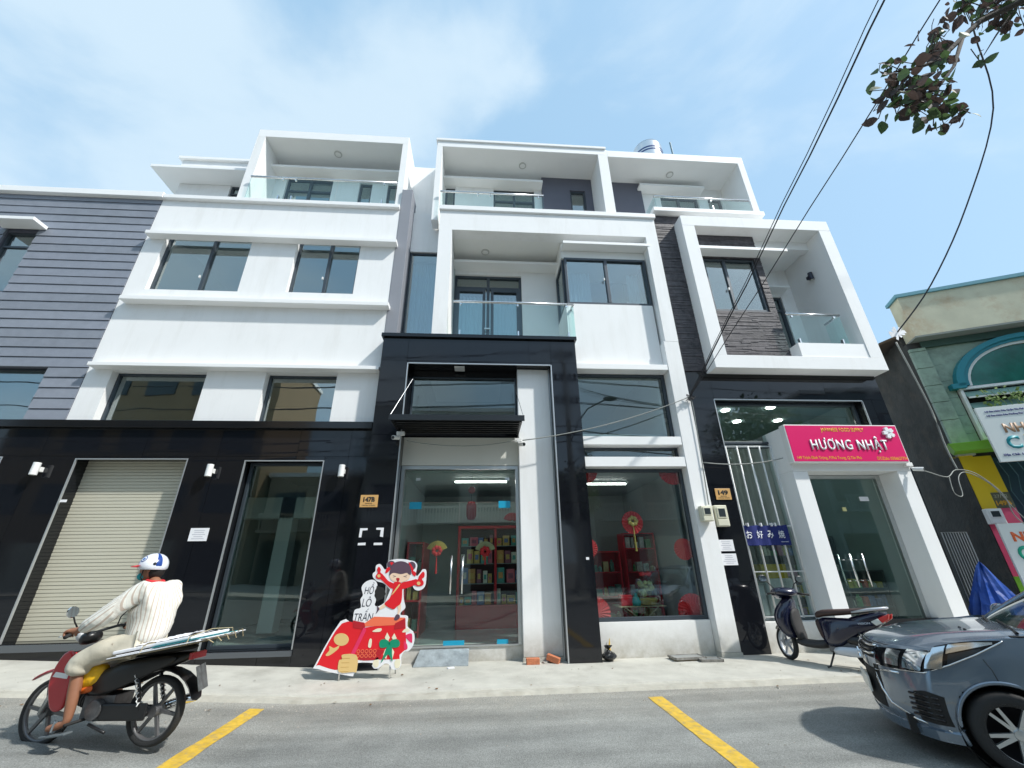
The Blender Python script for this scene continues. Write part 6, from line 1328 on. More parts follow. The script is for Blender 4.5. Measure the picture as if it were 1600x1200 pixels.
for a, b in (((-1.08, .60, .975), (-1.16, -.05, 1.01)), ((-1.08, 0, .99), (-1.2, -.55, 1.0))): MB().tube([CM @ Vector(a), CM @ ((Vector(a)+Vector(b))/2+Vector((.01, 0, .015))), CM @ Vector(b)], .009, 6).build('wiper', BLACK, CAR)
for y in (.18, .32): MB().ball(tuple(CM @ Vector((-.80, y+.08, .965))), .012, 8, 6).build('washer_nozzle', BLACK, CAR)
rfm = MB(); P2 = []; F2 = []
prof = [(-1.76, 1.405), (-2.1, 1.455), (-2.6, 1.47), (-3.0, 1.44), (-3.25, 1.38)]
for x, z in prof:
    for k in range(9): u = -1+k/4; P2.append(Vector((x-.05*u*u, u*.56, z-.05*u*u*abs(u))))
for i in range(4):
    for k in range(8): F2.append((i*9+k, (i+1)*9+k, (i+1)*9+k+1, i*9+k+1))
MB_add(P2, F2).xf(CM).build('roof', PAINT, CAR, smooth=True)
for sd_ in (1, -1):
    q = [(-1.28, sd_*.72, .95), (-1.85, sd_*.57, 1.36), (-3.2, sd_*.56, 1.34), (-3.75, sd_*.66, 1.0)]
    MB_add([Vector(p) for p in q], [(0, 1, 2, 3)]).xf(CM).build('side_window', GW, CAR)
    for a, b in ((q[1], q[2]), (q[2], q[3]), ((-2.35, sd_*.565, 1.36), (-2.4, sd_*.74, .96)), (q[0], q[3])): MB().tube([CM @ Vector(a), CM @ Vector(b)], .03*CS, 6).build('window_frame', PAINT, CAR, smooth=True)
    mm = MB().ball((-1.45, sd_*.93, 1.02), (.07, .11, .08), 14, 10).xf(CM).build('door_mirror', PAINT, CAR, smooth=True)
MB_add([Vector(p) for p in ((-3.22, -.55, 1.37), (-3.22, .55, 1.37), (-3.8, .62, 1.02), (-3.8, -.62, 1.02))], [(0, 1, 2, 3)]).xf(CM).build('rear_window', GW, CAR)
MB().box(-1.75, -1.3, -.66, .66, .72, .95).xf(CM).build('dashboard', BLACKM, CAR); MB().box(-3.6, -1.3, -.7, .7, .25, .5).xf(CM).build('cabin_floor', BLACKM, CAR)
for y in (-.36, .36): MB().box(-2.6, -2.45, y-.22, y+.22, .5, 1.22).xf(CM).build('seat', mat('seat_cloth', (.05, .05, .055), .9), CAR, bev=.04)
MB().box(-3.9, -.15, -.6, .6, .17, .30).xf(CM).build('underbody', BLACKM, CAR)

# =================================================================== two-wheelers
from mathutils import noise as NZ
def skinned(name, V_, E_, Rr, m, parent, M_, sub=2, root=0, fold=0.0, stripe=False):
    me = bpy.data.meshes.new(name); me.from_pydata([tuple(v) for v in V_], E_, []); me.materials.append(m)
    o = bpy.data.objects.new(name, me); COL.objects.link(o)
    md = o.modifiers.new('skin', 'SKIN'); md.use_smooth_shade = True
    if not me.skin_vertices: me.skin_vertices.new() if hasattr(me.skin_vertices, 'new') else None
    lay = me.skin_vertices[0].data
    for i, r_ in enumerate(Rr): lay[i].radius = (r_, r_) if not isinstance(r_, tuple) else r_; lay[i].use_root = (i == root)
    s_ = o.modifiers.new('sub', 'SUBSURF'); s_.levels = sub; s_.render_levels = sub
    dg = bpy.context.evaluated_depsgraph_get(); m2 = bpy.data.meshes.new_from_object(o.evaluated_get(dg)); bpy.data.objects.remove(o)
    if fold:      # hanging folds pressed into the cloth
        ns = [Vector(v.normal) for v in m2.vertices]
        for v, n_ in zip(m2.vertices, ns):
            c = v.co; f = NZ.noise(Vector((c.x*7+c.z*3, c.y*11, c.z*5)))+.6*abs(NZ.noise(Vector((c.x*16-c.z*9, c.y*16, c.z*11+4))))
            v.co = c+n_*fold*(f-.2)*1.6
    if stripe:
        at = m2.attributes.new('stripe', 'FLOAT', 'POINT')
        for i, v in enumerate(m2.vertices):
            c = v.co
            if abs(c.y) > .21 and c.x > -.16: u = math.atan2(c.z-(1.36-(c.x+.25)*.72), abs(c.y)-.27)*.075
            else: u = math.atan2(c.y, c.x+.27)*.2
            at.data[i].value = u+3
    m2.transform(M_); m2.name = name
    for p in m2.polygons: p.use_smooth = True
    o = bpy.data.objects.new(name, m2); COL.objects.link(o); attach(o, parent); return o
def wheel_parts(parent, M_, x, rad, tw, rim_m, spokes, tyre=RUBBER):
    W_ = M_ @ Matrix.Translation((x, 0, rad))
    prof = [(rad-tw*1.3, -tw*.55), (rad-tw*.8, -tw*.9), (rad-tw*.3, -tw*.8), (rad-.004, -tw*.3), (rad, 0), (rad-.004, tw*.3), (rad-tw*.3, tw*.8), (rad-tw*.8, tw*.9), (rad-tw*1.3, tw*.55)]
    w = MB().lathe((0, 0, 0), (0, 1, 0), prof, 40).xf(W_).build('wheel', tyre, parent, smooth=True)
    r1 = rad-tw*1.25
    MB().lathe((0, 0, 0), (0, 1, 0), [(r1, -tw*.6), (r1-.012, -tw*.5), (r1-.02, 0), (r1-.012, tw*.5), (r1, tw*.6), (r1+.004, 0), (r1, -tw*.6)], 40).xf(W_).build('rim', rim_m, w, smooth=True)
    mb = MB()
    for k in range(spokes):
        a = 2*PI*k/spokes; c, s_ = math.cos(a), math.sin(a); d = .16; c2, s2 = math.cos(a+d), math.sin(a+d); h = .012
        mb._add([(c*.03-s_*.016, -h, s_*.03+c*.016), (c*.03+s_*.016, -h, s_*.03-c*.016), (c2*r1+s2*.012, -h, s2*r1-c2*.012), (c2*r1-s2*.012, -h, s2*r1+c2*.012), (c*.03-s_*.016, h, s_*.03+c*.016), (c*.03+s_*.016, h, s_*.03-c*.016), (c2*r1+s2*.012, h, s2*r1-c2*.012), (c2*r1-s2*.012, h, s2*r1+c2*.012)], [(0,1,2,3), (4,7,6,5), (0,4,5,1), (1,5,6,2), (2,6,7,3), (3,7,4,0)])
    mb.lathe((0, 0, 0), (0, 1, 0), [(0, -.05), (.05, -.05), (.055, 0), (.05, .05), (0, .05)], 16); mb.xf(W_).build('wheel_spokes', rim_m, w)
    return w
def hull(name, secs, m, parent, M_, sub=1, cap=True):
    """loft through rings: secs = list of rings (equal counts) of points"""
    mb = MB(); n = len(secs[0]); vs = [p for s_ in secs for p in s_]; fs = []
    for i in range(len(secs)-1):
        for k in range(n): fs.append((i*n+k, i*n+(k+1) % n, (i+1)*n+(k+1) % n, (i+1)*n+k))
    if cap: fs.append(tuple(range(n-1, -1, -1))); fs.append(tuple((len(secs)-1)*n+k for k in range(n)))
    mb._add(vs, fs); return mb.xf(M_).build(name, m, parent, smooth=True, sub=sub)
def ringyz(x, cy, cz, wy, wz, n=10, sq=.75, dx=0):
    o = []
    for k in range(n):
        a = 2*PI*k/n; c, s_ = math.cos(a), math.sin(a); c = math.copysign(abs(c)**sq, c); s_ = math.copysign(abs(s_)**sq, s_); o.append((x+dx*s_, cy+wy*c, cz+wz*s_))
    return o
MX, MY, MYAW, MS = -3.30, 4.68, R(168.5), .875
BM = Matrix.Translation((MX, MY, g(MX)+RZ)) @ Matrix.Rotation(MYAW, 4, 'Z') @ Matrix.Rotation(R(1.5), 4, 'Y') @ Matrix.Scale(MS, 4)
MO = thing('motorbike', 'red and black underbone motorbike ridden to the left with a flat load behind', 'motorbike', (MX, MY, g(MX)+RZ), rot=MYAW)
MRED = mat('motorbike_red', (.45, .012, .02), .3, coat=.5); ENG = mat('engine_metal', (.16, .16, .165), .45, metal=.7, var=.3, vs=20)
RIMG = mat('wheel_grey', (.16, .16, .165), .4, metal=.5)
def bb(name, m, *a, **k):
    p = k.pop('parent', MO); bev = k.pop('bev', .006); return MB().box(*a).xf(BM).build(name, m, p, bev=bev, **k)
def bt(name, m, pts, r, parent=None, n=8, M_=None): return MB().tube(pts, r, n).xf(M_ or BM).build(name, m, parent or MO, smooth=True)
wheel_parts(MO, BM, .61, .292, .036, RIMG, 6); wheel_parts(MO, BM, -.61, .292, .042, RIMG, 6)
for s_ in (-1, 1):
    bt('fork_leg', ALU, [(.61, s_*.075, .29), (.47, s_*.075, .70)], [.022, .018]); bt('swing_arm', BLACK, [(-.61, s_*.10, .29), (-.10, s_*.10, .30)], .02)
    sh = bt('shock_absorber', BLACK, [(-.55, s_*.13, .33), (-.40, s_*.12, .70)], .014)
    pts = [(-.54+.12*i/40+.0, s_*.13+.03*math.cos(i*1.1), .36+.27*i/40+.03*math.sin(i*1.1)*.2) for i in range(41)]; pts = [(x, s_*.13+.032*math.cos(i*1.05), z+.012*math.sin(i*1.05)) for i, (x, y, z) in enumerate(pts)]
    bt('spring', PLASW, pts, .006, sh, 5)
hull('front_fender', [ringyz(.30, 0, .47, .03, .02), ringyz(.40, 0, .58, .05, .025), ringyz(.52, 0, .645, .055, .022), ringyz(.68, 0, .655, .05, .018), ringyz(.84, 0, .60, .04, .012), ringyz(.93, 0, .55, .02, .008)], MRED, MO, BM)
hull('front_cowl', [ringyz(.46, 0, .60, .09, .05), ringyz(.47, 0, .70, .11, .06), ringyz(.44, 0, .80, .10, .05)], MRED, MO, BM)
hull('handlebar_cover', [ringyz(.30, 0, .94, .07, .05), ringyz(.38, 0, .93, .11, .07), ringyz(.45, 0, .92, .10, .07)], BLACK, MO, BM)
for s_ in (-1, 1): hull('side_cover', [ringyz(.16, s_*.10, .52, .03, .06), ringyz(-.05, s_*.12, .55, .04, .13), ringyz(-.30, s_*.13, .62, .04, .12), ringyz(-.60, s_*.12, .70, .035, .07), ringyz(-.80, s_*.09, .74, .02, .03)], BLACK, MO, BM)
hl_ = hull('headlight', [ringyz(.40, 0, .93, .08, .07), ringyz(.48, 0, .95, .09, .06), ringyz(.53, 0, .95, .05, .035)], mat('wrapped_plastic', (.5, .5, .5), .15, var=.4, vs=25, bump=.6, bs=20), MO, BM)
for s_ in (-1, 1):
    mb = MB(); pr = [(.50, .60), (.44, .80), (.34, .83), (.27, .70), (.24, .50), (.25, .36), (.34, .33), (.42, .40)]
    mb.prism(closed_smooth(pr), s_*.15, s_*.19); mb.xf(BM).build('leg_shield', MRED, MO, bev=.015); MB().prism([(.44, .66), (.46, .62), (.29, .60), (.285, .64)], s_*.191, s_*.194).xf(BM).build('shield_stripe', PLASW, MO)
bt('handlebar', BLACK, [(.27, .36, .985), (.31, .22, 1.02), (.36, .08, .99), (.38, 0, .97), (.36, -.08, .99), (.31, -.22, 1.02), (.27, -.36, .985)], .014)
for s_ in (-1, 1):
    bt('grip', BLACKM, [(.255, s_*.37, .98), (.30, s_*.25, 1.012)], .019); bt('brake_lever', ALU, [(.34, s_*.22, 1.01), (.34, s_*.36, .98)], .006)
    mr = bt('mirror', BLACK, [(.33, s_*.20, 1.02), (.36, s_*.24, 1.10), (.34, s_*.30, 1.18)], .007); MB().lathe((.33, s_*.31, 1.20), (-.9, .1*s_, .15), [(0, .0), (.05, .0), (.055, -.012), (.04, -.03), (0, -.035)], 18).xf(BM).build('mirror_head', CHR if s_ > 0 else BLACK, mr)
hull('body_shell', [ringyz(.30, 0, .62, .06, .06), ringyz(.12, 0, .56, .07, .07), ringyz(-.1, 0, .62, .10, .10), ringyz(-.4, 0, .67, .12, .09), ringyz(-.75, 0, .72, .10, .06), ringyz(-.92, 0, .76, .05, .03)], BLACK, MO, BM)
hull('seat', [ringyz(.02, 0, .745, .08, .025), ringyz(-.15, 0, .775, .12, .04), ringyz(-.45, 0, .79, .125, .04), ringyz(-.8, 0, .82, .10, .03), ringyz(-.9, 0, .82, .05, .015)], BLACKM, MO, BM)
mb = MB(); mb.box(-.22, .12, -.10, .10, .24, .44); mb.cyl((.08, 0, .38), (.30, 0, .44), .075, n=14)
for k in range(6): mb.cyl((.11+k*.03, 0, .39+k*.009), (.118+k*.03, 0, .392+k*.009), .095, n=14)
mb.xf(BM).build('engine', ENG, MO, bev=.01); MB().cyl((-.06, .10, .33), (-.06, .155, .33), .085, n=20).xf(BM).build('magneto_cover', ENG, MO, bev=.008)
bb('chain_case', BLACK, -.62, -.12, .11, .14, .24, .38, bev=.02); bt('exhaust', CHR, [(.2, -.08, .32), (.05, -.16, .2), (-.3, -.18, .22), (-.85, -.19, .36)], [.02, .022, .04, .045]); bt('foot_peg', BLACKM, [(.05, -.26, .25), (.05, .28, .25)], .014); bt('gear_lever', ALU, [(.05, .17, .24), (.22, .19, .24), (.24, .22, .26)], .008); bt('side_stand', BLACK, [(-.05, .14, .22), (-.30, .19, .17)], .012)
hull('rear_fender', [ringyz(-.35, 0, .62, .06, .02), ringyz(-.60, 0, .66, .07, .02), ringyz(-.85, 0, .60, .08, .015), ringyz(-.98, 0, .48, .08, .012), ringyz(-1.03, 0, .36, .075, .008)], BLACK, MO, BM)
bb('tail_light', MRED, -.95, -.91, -.09, .09, .72, .78)
mb = MB(); mb.box(-.006, .006, -.105, .105, -.11, .11); mb.xf(BM @ Matrix.Translation((-1.03, .0, .56)) @ Matrix.Rotation(R(22), 4, 'Z') @ Matrix.Rotation(R(18), 4, 'Y')).build('number_plate', mat('worn_plate', (.10, .11, .11), .5, var=.5, vs=22), MO, bev=.003)
tb = thing('carrier_bag', 'yellow and orange plastic bag hung in front of the motorbike seat', 'bag', tuple(BM @ Vector((.12, .05, .62))))
hull('bag_body', [ringyz(.26, .10, .58, .04, .08), ringyz(.18, .12, .60, .08, .12), ringyz(.04, .12, .62, .08, .11), ringyz(-.06, .10, .64, .04, .06)], mat('yellow_bag', (.75, .42, .01), .35, var=.35, vs=6, bump=.6, bs=14), tb, BM); hull('bag_bottom', [ringyz(.24, .12, .50, .03, .03), ringyz(.14, .13, .49, .06, .04), ringyz(.0, .13, .51, .03, .03)], mat('orange_bag', (.7, .14, .02), .4, bump=.5, bs=14), tb, BM)
# flat load: boards and crumpled white sheets
CG = thing('flat_load', 'flat bundle of crumpled white sheets and teal boards tied behind the rider', 'cargo', tuple(BM @ Vector((-.8, 0, .85))))
LM = BM @ Matrix.Translation((-.26, 0, .775)) @ Matrix.Rotation(R(8), 4, 'Y') @ Matrix.Diagonal((.88, 1, .85, 1))
def lb(nm, m, *a, **k): MB().box(*a).xf(LM).build(nm, m, CG, **k)
lb('board', mat('brown_board', (.3, .24, .15), .8), -.95, .12, -.26, .30, -.012, .0); lb('board', PAPER, -1.02, .05, -.25, .31, .004, .016, bev=.003); lb('board', PAPER, -1.08, .0, -.28, .26, .018, .028, bev=.003); lb('board', TEAL, -1.0, -.45, -.27, .29, .030, .036, bev=.003)
lb('paper_stack', PAPER, -.9, .05, -.24, .26, .042, .075, bev=.008)
for k in (2, 4):
    rn = random.Random(40+k); nx, ny = 26, 12; P_ = []; x0, x1 = -.95+.05*k, .14-.04*k; yy0, yy1 = -.25+.02*k, .27-.025*k
    for i in range(nx+1):
        for j in range(ny+1):
            x = x0+(x1-x0)*i/nx; y = yy0+(yy1-yy0)*j/ny; ed = min(1, min(j, ny-j)/2); P_.append((x+.015*NZ.noise(Vector((x*9, y*9, k))), y+.03*NZ.noise(Vector((x*6, 3, k)))*(j in (0, ny))+rn.uniform(-.004, .004), .035+.013*k+.018*NZ.noise(Vector((x*11, y*11, k*5)))+.012*NZ.noise(Vector((x*30, y*30, k)))+.02*math.sin(PI*j/ny)))
    mb = MB(); mb._add(P_, [(i*(ny+1)+j, (i+1)*(ny+1)+j, (i+1)*(ny+1)+j+1, i*(ny+1)+j+1) for i in range(nx) for j in range(ny)]); mb.xf(LM).build('crumpled_sheet', PAPER, CG, smooth=True)
for x in (-.9, -.35): MB().tube([(x, -.29, 0), (x, -.28, .08), (x, 0, .11), (x, .28, .07), (x, .31, .0)], .005, 5).xf(LM).build('string', mat('string', (.4, .33, .2), .9), CG)
for k in range(5): MB().tube([(-1.0, .2-.1*k, .02), (-1.08-.02*k, .22-.09*k, .0+.01*k), (-1.12, .2-.1*k, -.04)], .006, 5).xf(LM).build('string', mat('string', (.4, .33, .2), .9), CG)
# rider
PR = thing('person', 'rider in striped white shirt, beige shorts and white helmet with red peak', 'person', (MX, MY, g(MX)), rot=MYAW)
SKIN = mat('skin', (.28, .125, .07), .55, var=.08, vs=20)
V_ = [(-.30, 0, .90), (-.32, 0, 1.08), (-.27, 0, 1.28), (-.20, 0, 1.42), (-.16, 0, 1.50),
      (-.23, .17, 1.37), (-.02, .27, 1.15), (.20, .29, 1.035), (.285, .30, 1.02),
      (-.23, -.17, 1.37), (-.02, -.27, 1.15), (.20, -.29, 1.035), (.285, -.30, 1.02),
      (-.28, .11, .87), (.08, .19, .80), (.17, .21, .72), (.12, .22, .45), (.10, .22, .26), (.20, .235, .225), (.28, .24, .215),
      (-.28, -.11, .87), (.08, -.19, .80), (.17, -.21, .72), (.12, -.22, .45), (.10, -.22, .26), (.20, -.235, .225), (.28, -.24, .215)]
E_ = [(0, 1), (1, 2), (2, 3), (3, 4), (2, 5), (5, 6), (6, 7), (7, 8), (2, 9), (9, 10), (10, 11), (11, 12), (0, 13), (13, 14), (14, 15), (15, 16), (16, 17), (17, 18), (18, 19), (0, 20), (20, 21), (21, 22), (22, 23), (23, 24), (24, 25), (25, 26)]
R_ = [.13, .12, .13, .065, .06] + [.06, .045, .034, .03]*2 + [.09, .075, .062, .052, .036, .034, .026]*2
for s_, wi in ((1, 8), (-1, 12)):
    for k, (dx, ln) in enumerate(((-.030, .8), (-.010, 1.0), (.010, .95), (.030, .75))):      # fingers closed over the grip
        b = len(V_); y0 = s_*(.335-.022*k); V_ += [(.30, y0, 1.035), (.325, y0, 1.015), (.315, y0, .985), (.285, y0, .975)]; R_ += [.013, .0115, .010, .009]; E_ += [(wi, b), (b, b+1), (b+1, b+2), (b+2, b+3)]
    b = len(V_); V_ += [(.27, s_*.262, 1.0), (.285, s_*.25, .975)]; R_ += [.013, .011]; E_ += [(wi, b), (b, b+1)]
skinned('body', V_, E_, R_, SKIN, PR, BM, 2)
def stripes(name, base, c2, sc):
    m = mat(name, base, .85, bump=.12, bs=40); t = m.node_tree; b = t.nodes['Principled BSDF']; at = t.nodes.new('ShaderNodeAttribute'); at.attribute_name = 'stripe'
    q = t.nodes.new('ShaderNodeMath'); q.operation = 'MULTIPLY'; q.inputs[1].default_value = sc; q2 = t.nodes.new('ShaderNodeMath'); q2.operation = 'FRACT'
    r = t.nodes.new('ShaderNodeValToRGB'); r.color_ramp.elements[0].position = .68; r.color_ramp.elements[0].color = (*base, 1); r.color_ramp.elements[1].position = .78; r.color_ramp.elements[1].color = (*c2, 1)
    e = r.color_ramp.elements.new(.22); e.color = (*base, 1); e = r.color_ramp.elements.new(.26); e.color = (base[0]*.86, base[1]*.87, base[2]*.92, 1); e = r.color_ramp.elements.new(.32); e.color = (*base, 1); e = r.color_ramp.elements.new(.97); e.color = (*c2, 1)
    t.links.new(at.outputs['Fac'], q.inputs[0]); t.links.new(q.outputs[0], q2.inputs[0]); t.links.new(q2.outputs[0], r.inputs[0]); t.links.new(r.outputs[0], b.inputs['Base Color']); return m
SHIRT = stripes('striped_shirt', (.74, .73, .66), (.52, .43, .36), 26.0)
V2 = [(-.27, 0, .86), (-.285, 0, 1.0), (-.285, 0, 1.15), (-.25, 0, 1.29), (-.22, 0, 1.40), (-.25, .17, 1.36), (-.12, .245, 1.25), (0, .29, 1.13), (.10, .295, 1.075), (.215, .295, 1.035), (-.25, -.17, 1.36), (-.12, -.245, 1.25), (0, -.29, 1.13), (.10, -.295, 1.075), (.215, -.295, 1.035)]
E2 = [(0, 1), (1, 2), (2, 3), (3, 4), (3, 5), (5, 6), (6, 7), (7, 8), (8, 9), (3, 10), (10, 11), (11, 12), (12, 13), (13, 14)]
skinned('shirt', V2, E2, [.20, .205, .205, .165, .095, .12, .098, .09, .078, .052, .12, .098, .09, .078, .052], SHIRT, PR, BM, 3, fold=.011, stripe=True)
mb = MB().tube([(-.20+.075*math.cos(a), .075*math.sin(a), 1.455+.012*math.cos(a)) for a in [2*PI*k/14 for k in range(15)]], .018, 6).xf(BM).build('collar', mat('red_collar', (.6, .02, .03), .8), PR, smooth=True)
V3 = [(-.28, 0, .86), (-.26, .10, .87), (-.08, .16, .85), (.08, .195, .80), (.17, .215, .735), (.165, .22, .62), (-.26, -.10, .87), (-.08, -.16, .85), (.08, -.195, .80), (.17, -.215, .735), (.165, -.22, .62)]
skinned('shorts', V3, [(0, 1), (1, 2), (2, 3), (3, 4), (4, 5), (0, 6), (6, 7), (7, 8), (8, 9), (9, 10)], [.12, .125, .125, .12, .125, .12, .125, .125, .12, .125, .12], mat('beige_shorts', (.56, .52, .42), .9, var=.1, vs=8, bump=.15, bs=30), PR, BM, 3, fold=.009)
# head with face, turned a little away
HM2 = BM @ Matrix.Translation((-.11, 0, 1.585)) @ Matrix.Rotation(R(22), 4, 'Z') @ Matrix.Rotation(R(6), 4, 'Y')
hd = MB(); hd.ball((0, 0, 0), (.098, .078, .118), 20, 14); hd.ball((.09, 0, -.01), (.022, .014, .024), 8, 6); hd.ball((.045, 0, -.085), (.05, .045, .035), 10, 8); hd.ball((-.01, .08, -.01), (.018, .010, .03), 8, 6); hd.ball((-.01, -.08, -.01), (.018, .010, .03), 8, 6)
hdo = hd.xf(HM2).build('head', SKIN, PR, smooth=True)
MB().ball((.088, .03, .02), (.01, .014, .008), 8, 6).ball((.088, -.03, .02), (.01, .014, .008), 8, 6).xf(HM2).build('eyes', mat('eye_dark', (.02, .015, .01), .3), PR, smooth=True)
MB().ball((.070, 0, -.065), (.052, .058, .045), 14, 10).xf(HM2).build('face_mask', mat('teal_mask', (.02, .33, .36), .8), PR, smooth=True)
MB().ball((-.045, 0, -.02), (.085, .085, .10), 14, 10).xf(HM2).build('hair', mat('black_hair', (.01, .008, .007), .7), PR, smooth=True)
hp = []
for i in range(10): a = PI/2*i/9; hp.append((.138*math.cos(a), .125*math.sin(a)))
WH = mat('helmet_white', (.78, .80, .86), .18, coat=.6)
hel = MB().lathe((0, 0, 0), (0, 0, 1), [(.125, -.045), (.138, -.03)]+hp, 28).xf(HM2 @ Matrix.Translation((-.012, 0, .035)) @ Matrix.Rotation(R(-10), 4, 'Y')).build('helmet', WH, PR, smooth=True)
HT = HM2 @ Matrix.Translation((-.012, 0, .035)) @ Matrix.Rotation(R(-10), 4, 'Y')
pk = MB(); P_ = []
for k in range(11):
    a = -1.0+2.0*k/10; P_ += [(.128*math.cos(a), .128*math.sin(a), .0), ((.128+.075*math.cos(a*1.3))*math.cos(a), (.128+.06)*math.sin(a), -.018), ((.128+.075*math.cos(a*1.3))*math.cos(a), (.128+.06)*math.sin(a), -.026), (.128*math.cos(a), .128*math.sin(a), -.012)]
pk._add(P_, [(4*k+j, 4*k+4+j, 4*k+4+(j+1) % 4, 4*k+(j+1) % 4) for k in range(10) for j in range(4)]); pk.xf(HT).build('helmet_peak', mat('peak_red', (.75, .02, .03), .3), hel)
def hpatch(nm, m, a0, a1, e0, e1, off=.0015, n=8):
    P_ = []
    for i in range(n+1):
        for j in range(n+1):
            a = a0+(a1-a0)*i/n; e = e0+(e1-e0)*j/n; rr = .138+off; P_.append((rr*math.cos(e)*math.cos(a), rr*math.cos(e)*math.sin(a), (.125+off)*math.sin(e)))
    mb = MB(); mb._add(P_, [(i*(n+1)+j, (i+1)*(n+1)+j, (i+1)*(n+1)+j+1, i*(n+1)+j+1) for i in range(n) for j in range(n)]); return mb.xf(HT).build(nm, m, hel, smooth=True)
hpatch('helmet_stripe', mat('helmet_blue', (.01, .05, .25), .25), 2.15, 2.55, -.05, 1.45); hpatch('helmet_stripe', mat('helmet_blue', (.01, .05, .25), .25), -2.55, -2.15, -.05, 1.45)
def disc(a, e, r0, m, off):
    n = 18; c = Vector((math.cos(e)*math.cos(a), math.cos(e)*math.sin(a), math.sin(e))); u = Vector((-math.sin(a), math.cos(a), 0)); w = c.cross(u); P_ = [c*(.140+off)]+[(c+(u*math.cos(q)+w*math.sin(q))*r0/.138).normalized()*(.1395+off) for q in [2*PI*k/n for k in range(n)]]
    P_ = [Vector((p.x, p.y, p.z*.93)) for p in P_]; mb = MB(); mb._add(P_, [(0, 1+k, 1+(k+1) % n) for k in range(n)]); mb.xf(HT).build('helmet_emblem', m, hel, smooth=True)
disc(1.05, .5, .036, mat('helmet_blue', (.01, .05, .25), .25), .001); disc(1.05, .5, .028, WH, .002); disc(1.07, .48, .016, mat('emblem_blue', (.05, .15, .4), .3), .003); disc(2.05, .12, .016, BLACK, .001)
MB().tube([(.03, .10, .0), (.05, .085, -.08), (.055, .03, -.125), (.055, -.03, -.125), (.05, -.085, -.08), (.03, -.10, .0)], .006, 6).xf(HM2).build('chin_strap', BLACKM, hel)
for s_ in (-1, 1):
    sl = MB(); sl.prismz([(.04, -.045), (.10, -.052), (.22, -.05), (.31, -.035), (.33, 0), (.31, .035), (.22, .05), (.10, .045), (.04, .035)], -.02, .0); sl.xf(BM @ Matrix.Translation((-.01, s_*.24, .195)) @ Matrix.Rotation(R(6), 4, 'Y')).build('sandal', mat('sandal_grey', (.10, .12, .13), .7), PR, bev=.006)
    MB().tube([(.16, s_*.24-.05, .20), (.18, s_*.24-.03, .255), (.19, s_*.24, .265), (.18, s_*.24+.03, .255), (.16, s_*.24+.05, .20)], .009, 6).xf(BM).build('sandal_strap', mat('sandal_grey', (.10, .12, .13), .7), PR)

# parked scooter
SX, SY, SYAW, SS = 4.95, 6.55, R(125), .89
SM = Matrix.Translation((SX, SY, .0)) @ Matrix.Rotation(SYAW, 4, 'Z') @ Matrix.Rotation(R(3), 4, 'X') @ Matrix.Scale(SS, 4)
SCT = thing('scooter', 'dark navy scooter with brown seat parked on its stand before the barred window', 'scooter', (SX, SY, 0), rot=SYAW)
NAVY = mat('scooter_navy', (.006, .008, .03), .2, coat=.7); BRO = mat('brown_vinyl', (.055, .03, .026), .55, bump=.2, bs=90); SIL = mat('silver_plastic', (.55, .58, .62), .3, metal=.3); FLR = mat('floor_rubber', (.035, .033, .033), .7)
ST_ = SM @ Matrix.Translation((.52, 0, 0)) @ Matrix.Rotation(R(-38), 4, 'Z') @ Matrix.Translation((-.52, 0, 0))
wheel_parts(SCT, ST_, .63, .25, .045, SIL, 5); wheel_parts(SCT, SM, -.60, .245, .048, BLACK, 5)
for s_ in (-1, 1): bt('fork_leg', SIL, [(.63, s_*.075, .25), (.53, s_*.07, .52)], .02, SCT, M_=ST_)
hull('front_fender', [ringyz(.46, 0, .40, .05, .03), ringyz(.55, 0, .50, .07, .03), ringyz(.66, 0, .525, .07, .02), ringyz(.80, 0, .47, .05, .015), ringyz(.86, 0, .42, .03, .01)], NAVY, SCT, ST_)
def rxy(z, cx_, lx, wy, n=12, sq=.8, tw_=0):
    o = []
    for k in range(n):
        a = 2*PI*k/n; c, s_ = math.cos(a), math.sin(a); o.append((cx_+lx*math.copysign(abs(c)**sq, c), wy*math.copysign(abs(s_)**sq, s_), z+tw_*c))
    return o
hull('front_cowl', [rxy(.32, .43, .10, .18), rxy(.46, .50, .13, .24), rxy(.60, .53, .15, .28, tw_=.0), rxy(.76, .49, .16, .26), rxy(.88, .43, .11, .17), rxy(.97, .39, .07, .11)], NAVY, SCT, SM)
hull('inner_shield', [rxy(.28, .30, .05, .17), rxy(.48, .35, .05, .20), rxy(.66, .37, .05, .20), rxy(.80, .34, .04, .15)], FLR, SCT, SM)
hull('handlebar_cover', [ringyz(.22, 0, 1.02, .08, .04), ringyz(.31, 0, 1.04, .22, .075), ringyz(.42, 0, 1.03, .26, .085), ringyz(.52, 0, .98, .15, .08), ringyz(.58, 0, .94, .05, .03)], NAVY, SCT, ST_)
for s_ in (-1, 1):
    bt('grip', BLACKM, [(.34, s_*.18, 1.02), (.28, s_*.36, 1.0)], .018, SCT, M_=ST_); bt('brake_lever', ALU, [(.40, s_*.2, 1.0), (.36, s_*.35, .99)], .006, SCT, M_=ST_)
    mr = bt('mirror', BLACK, [(.38, s_*.15, 1.06), (.42, s_*.22, 1.16), (.40, s_*.29, 1.21)], .008, SCT, M_=ST_); MB().ball((0, 0, 0), (.02, .07, .048), 16, 10).xf(ST_ @ Matrix.Translation((.40, s_*.33, 1.24)) @ Matrix.Diagonal((1, 1.2, 1.25, 1))).build('mirror_head', BLACK, mr, smooth=True)
    MB().lathe((0, 0, 0), (-1, 0, 0), [(0, 0), (.9, 0)], 20).xf(ST_ @ Matrix.Translation((.379, s_*.33, 1.24)) @ Matrix.Scale(1, 4) @ Matrix.Diagonal((.07, .078, .054, 1))).build('mirror_glass', CHR, mr)
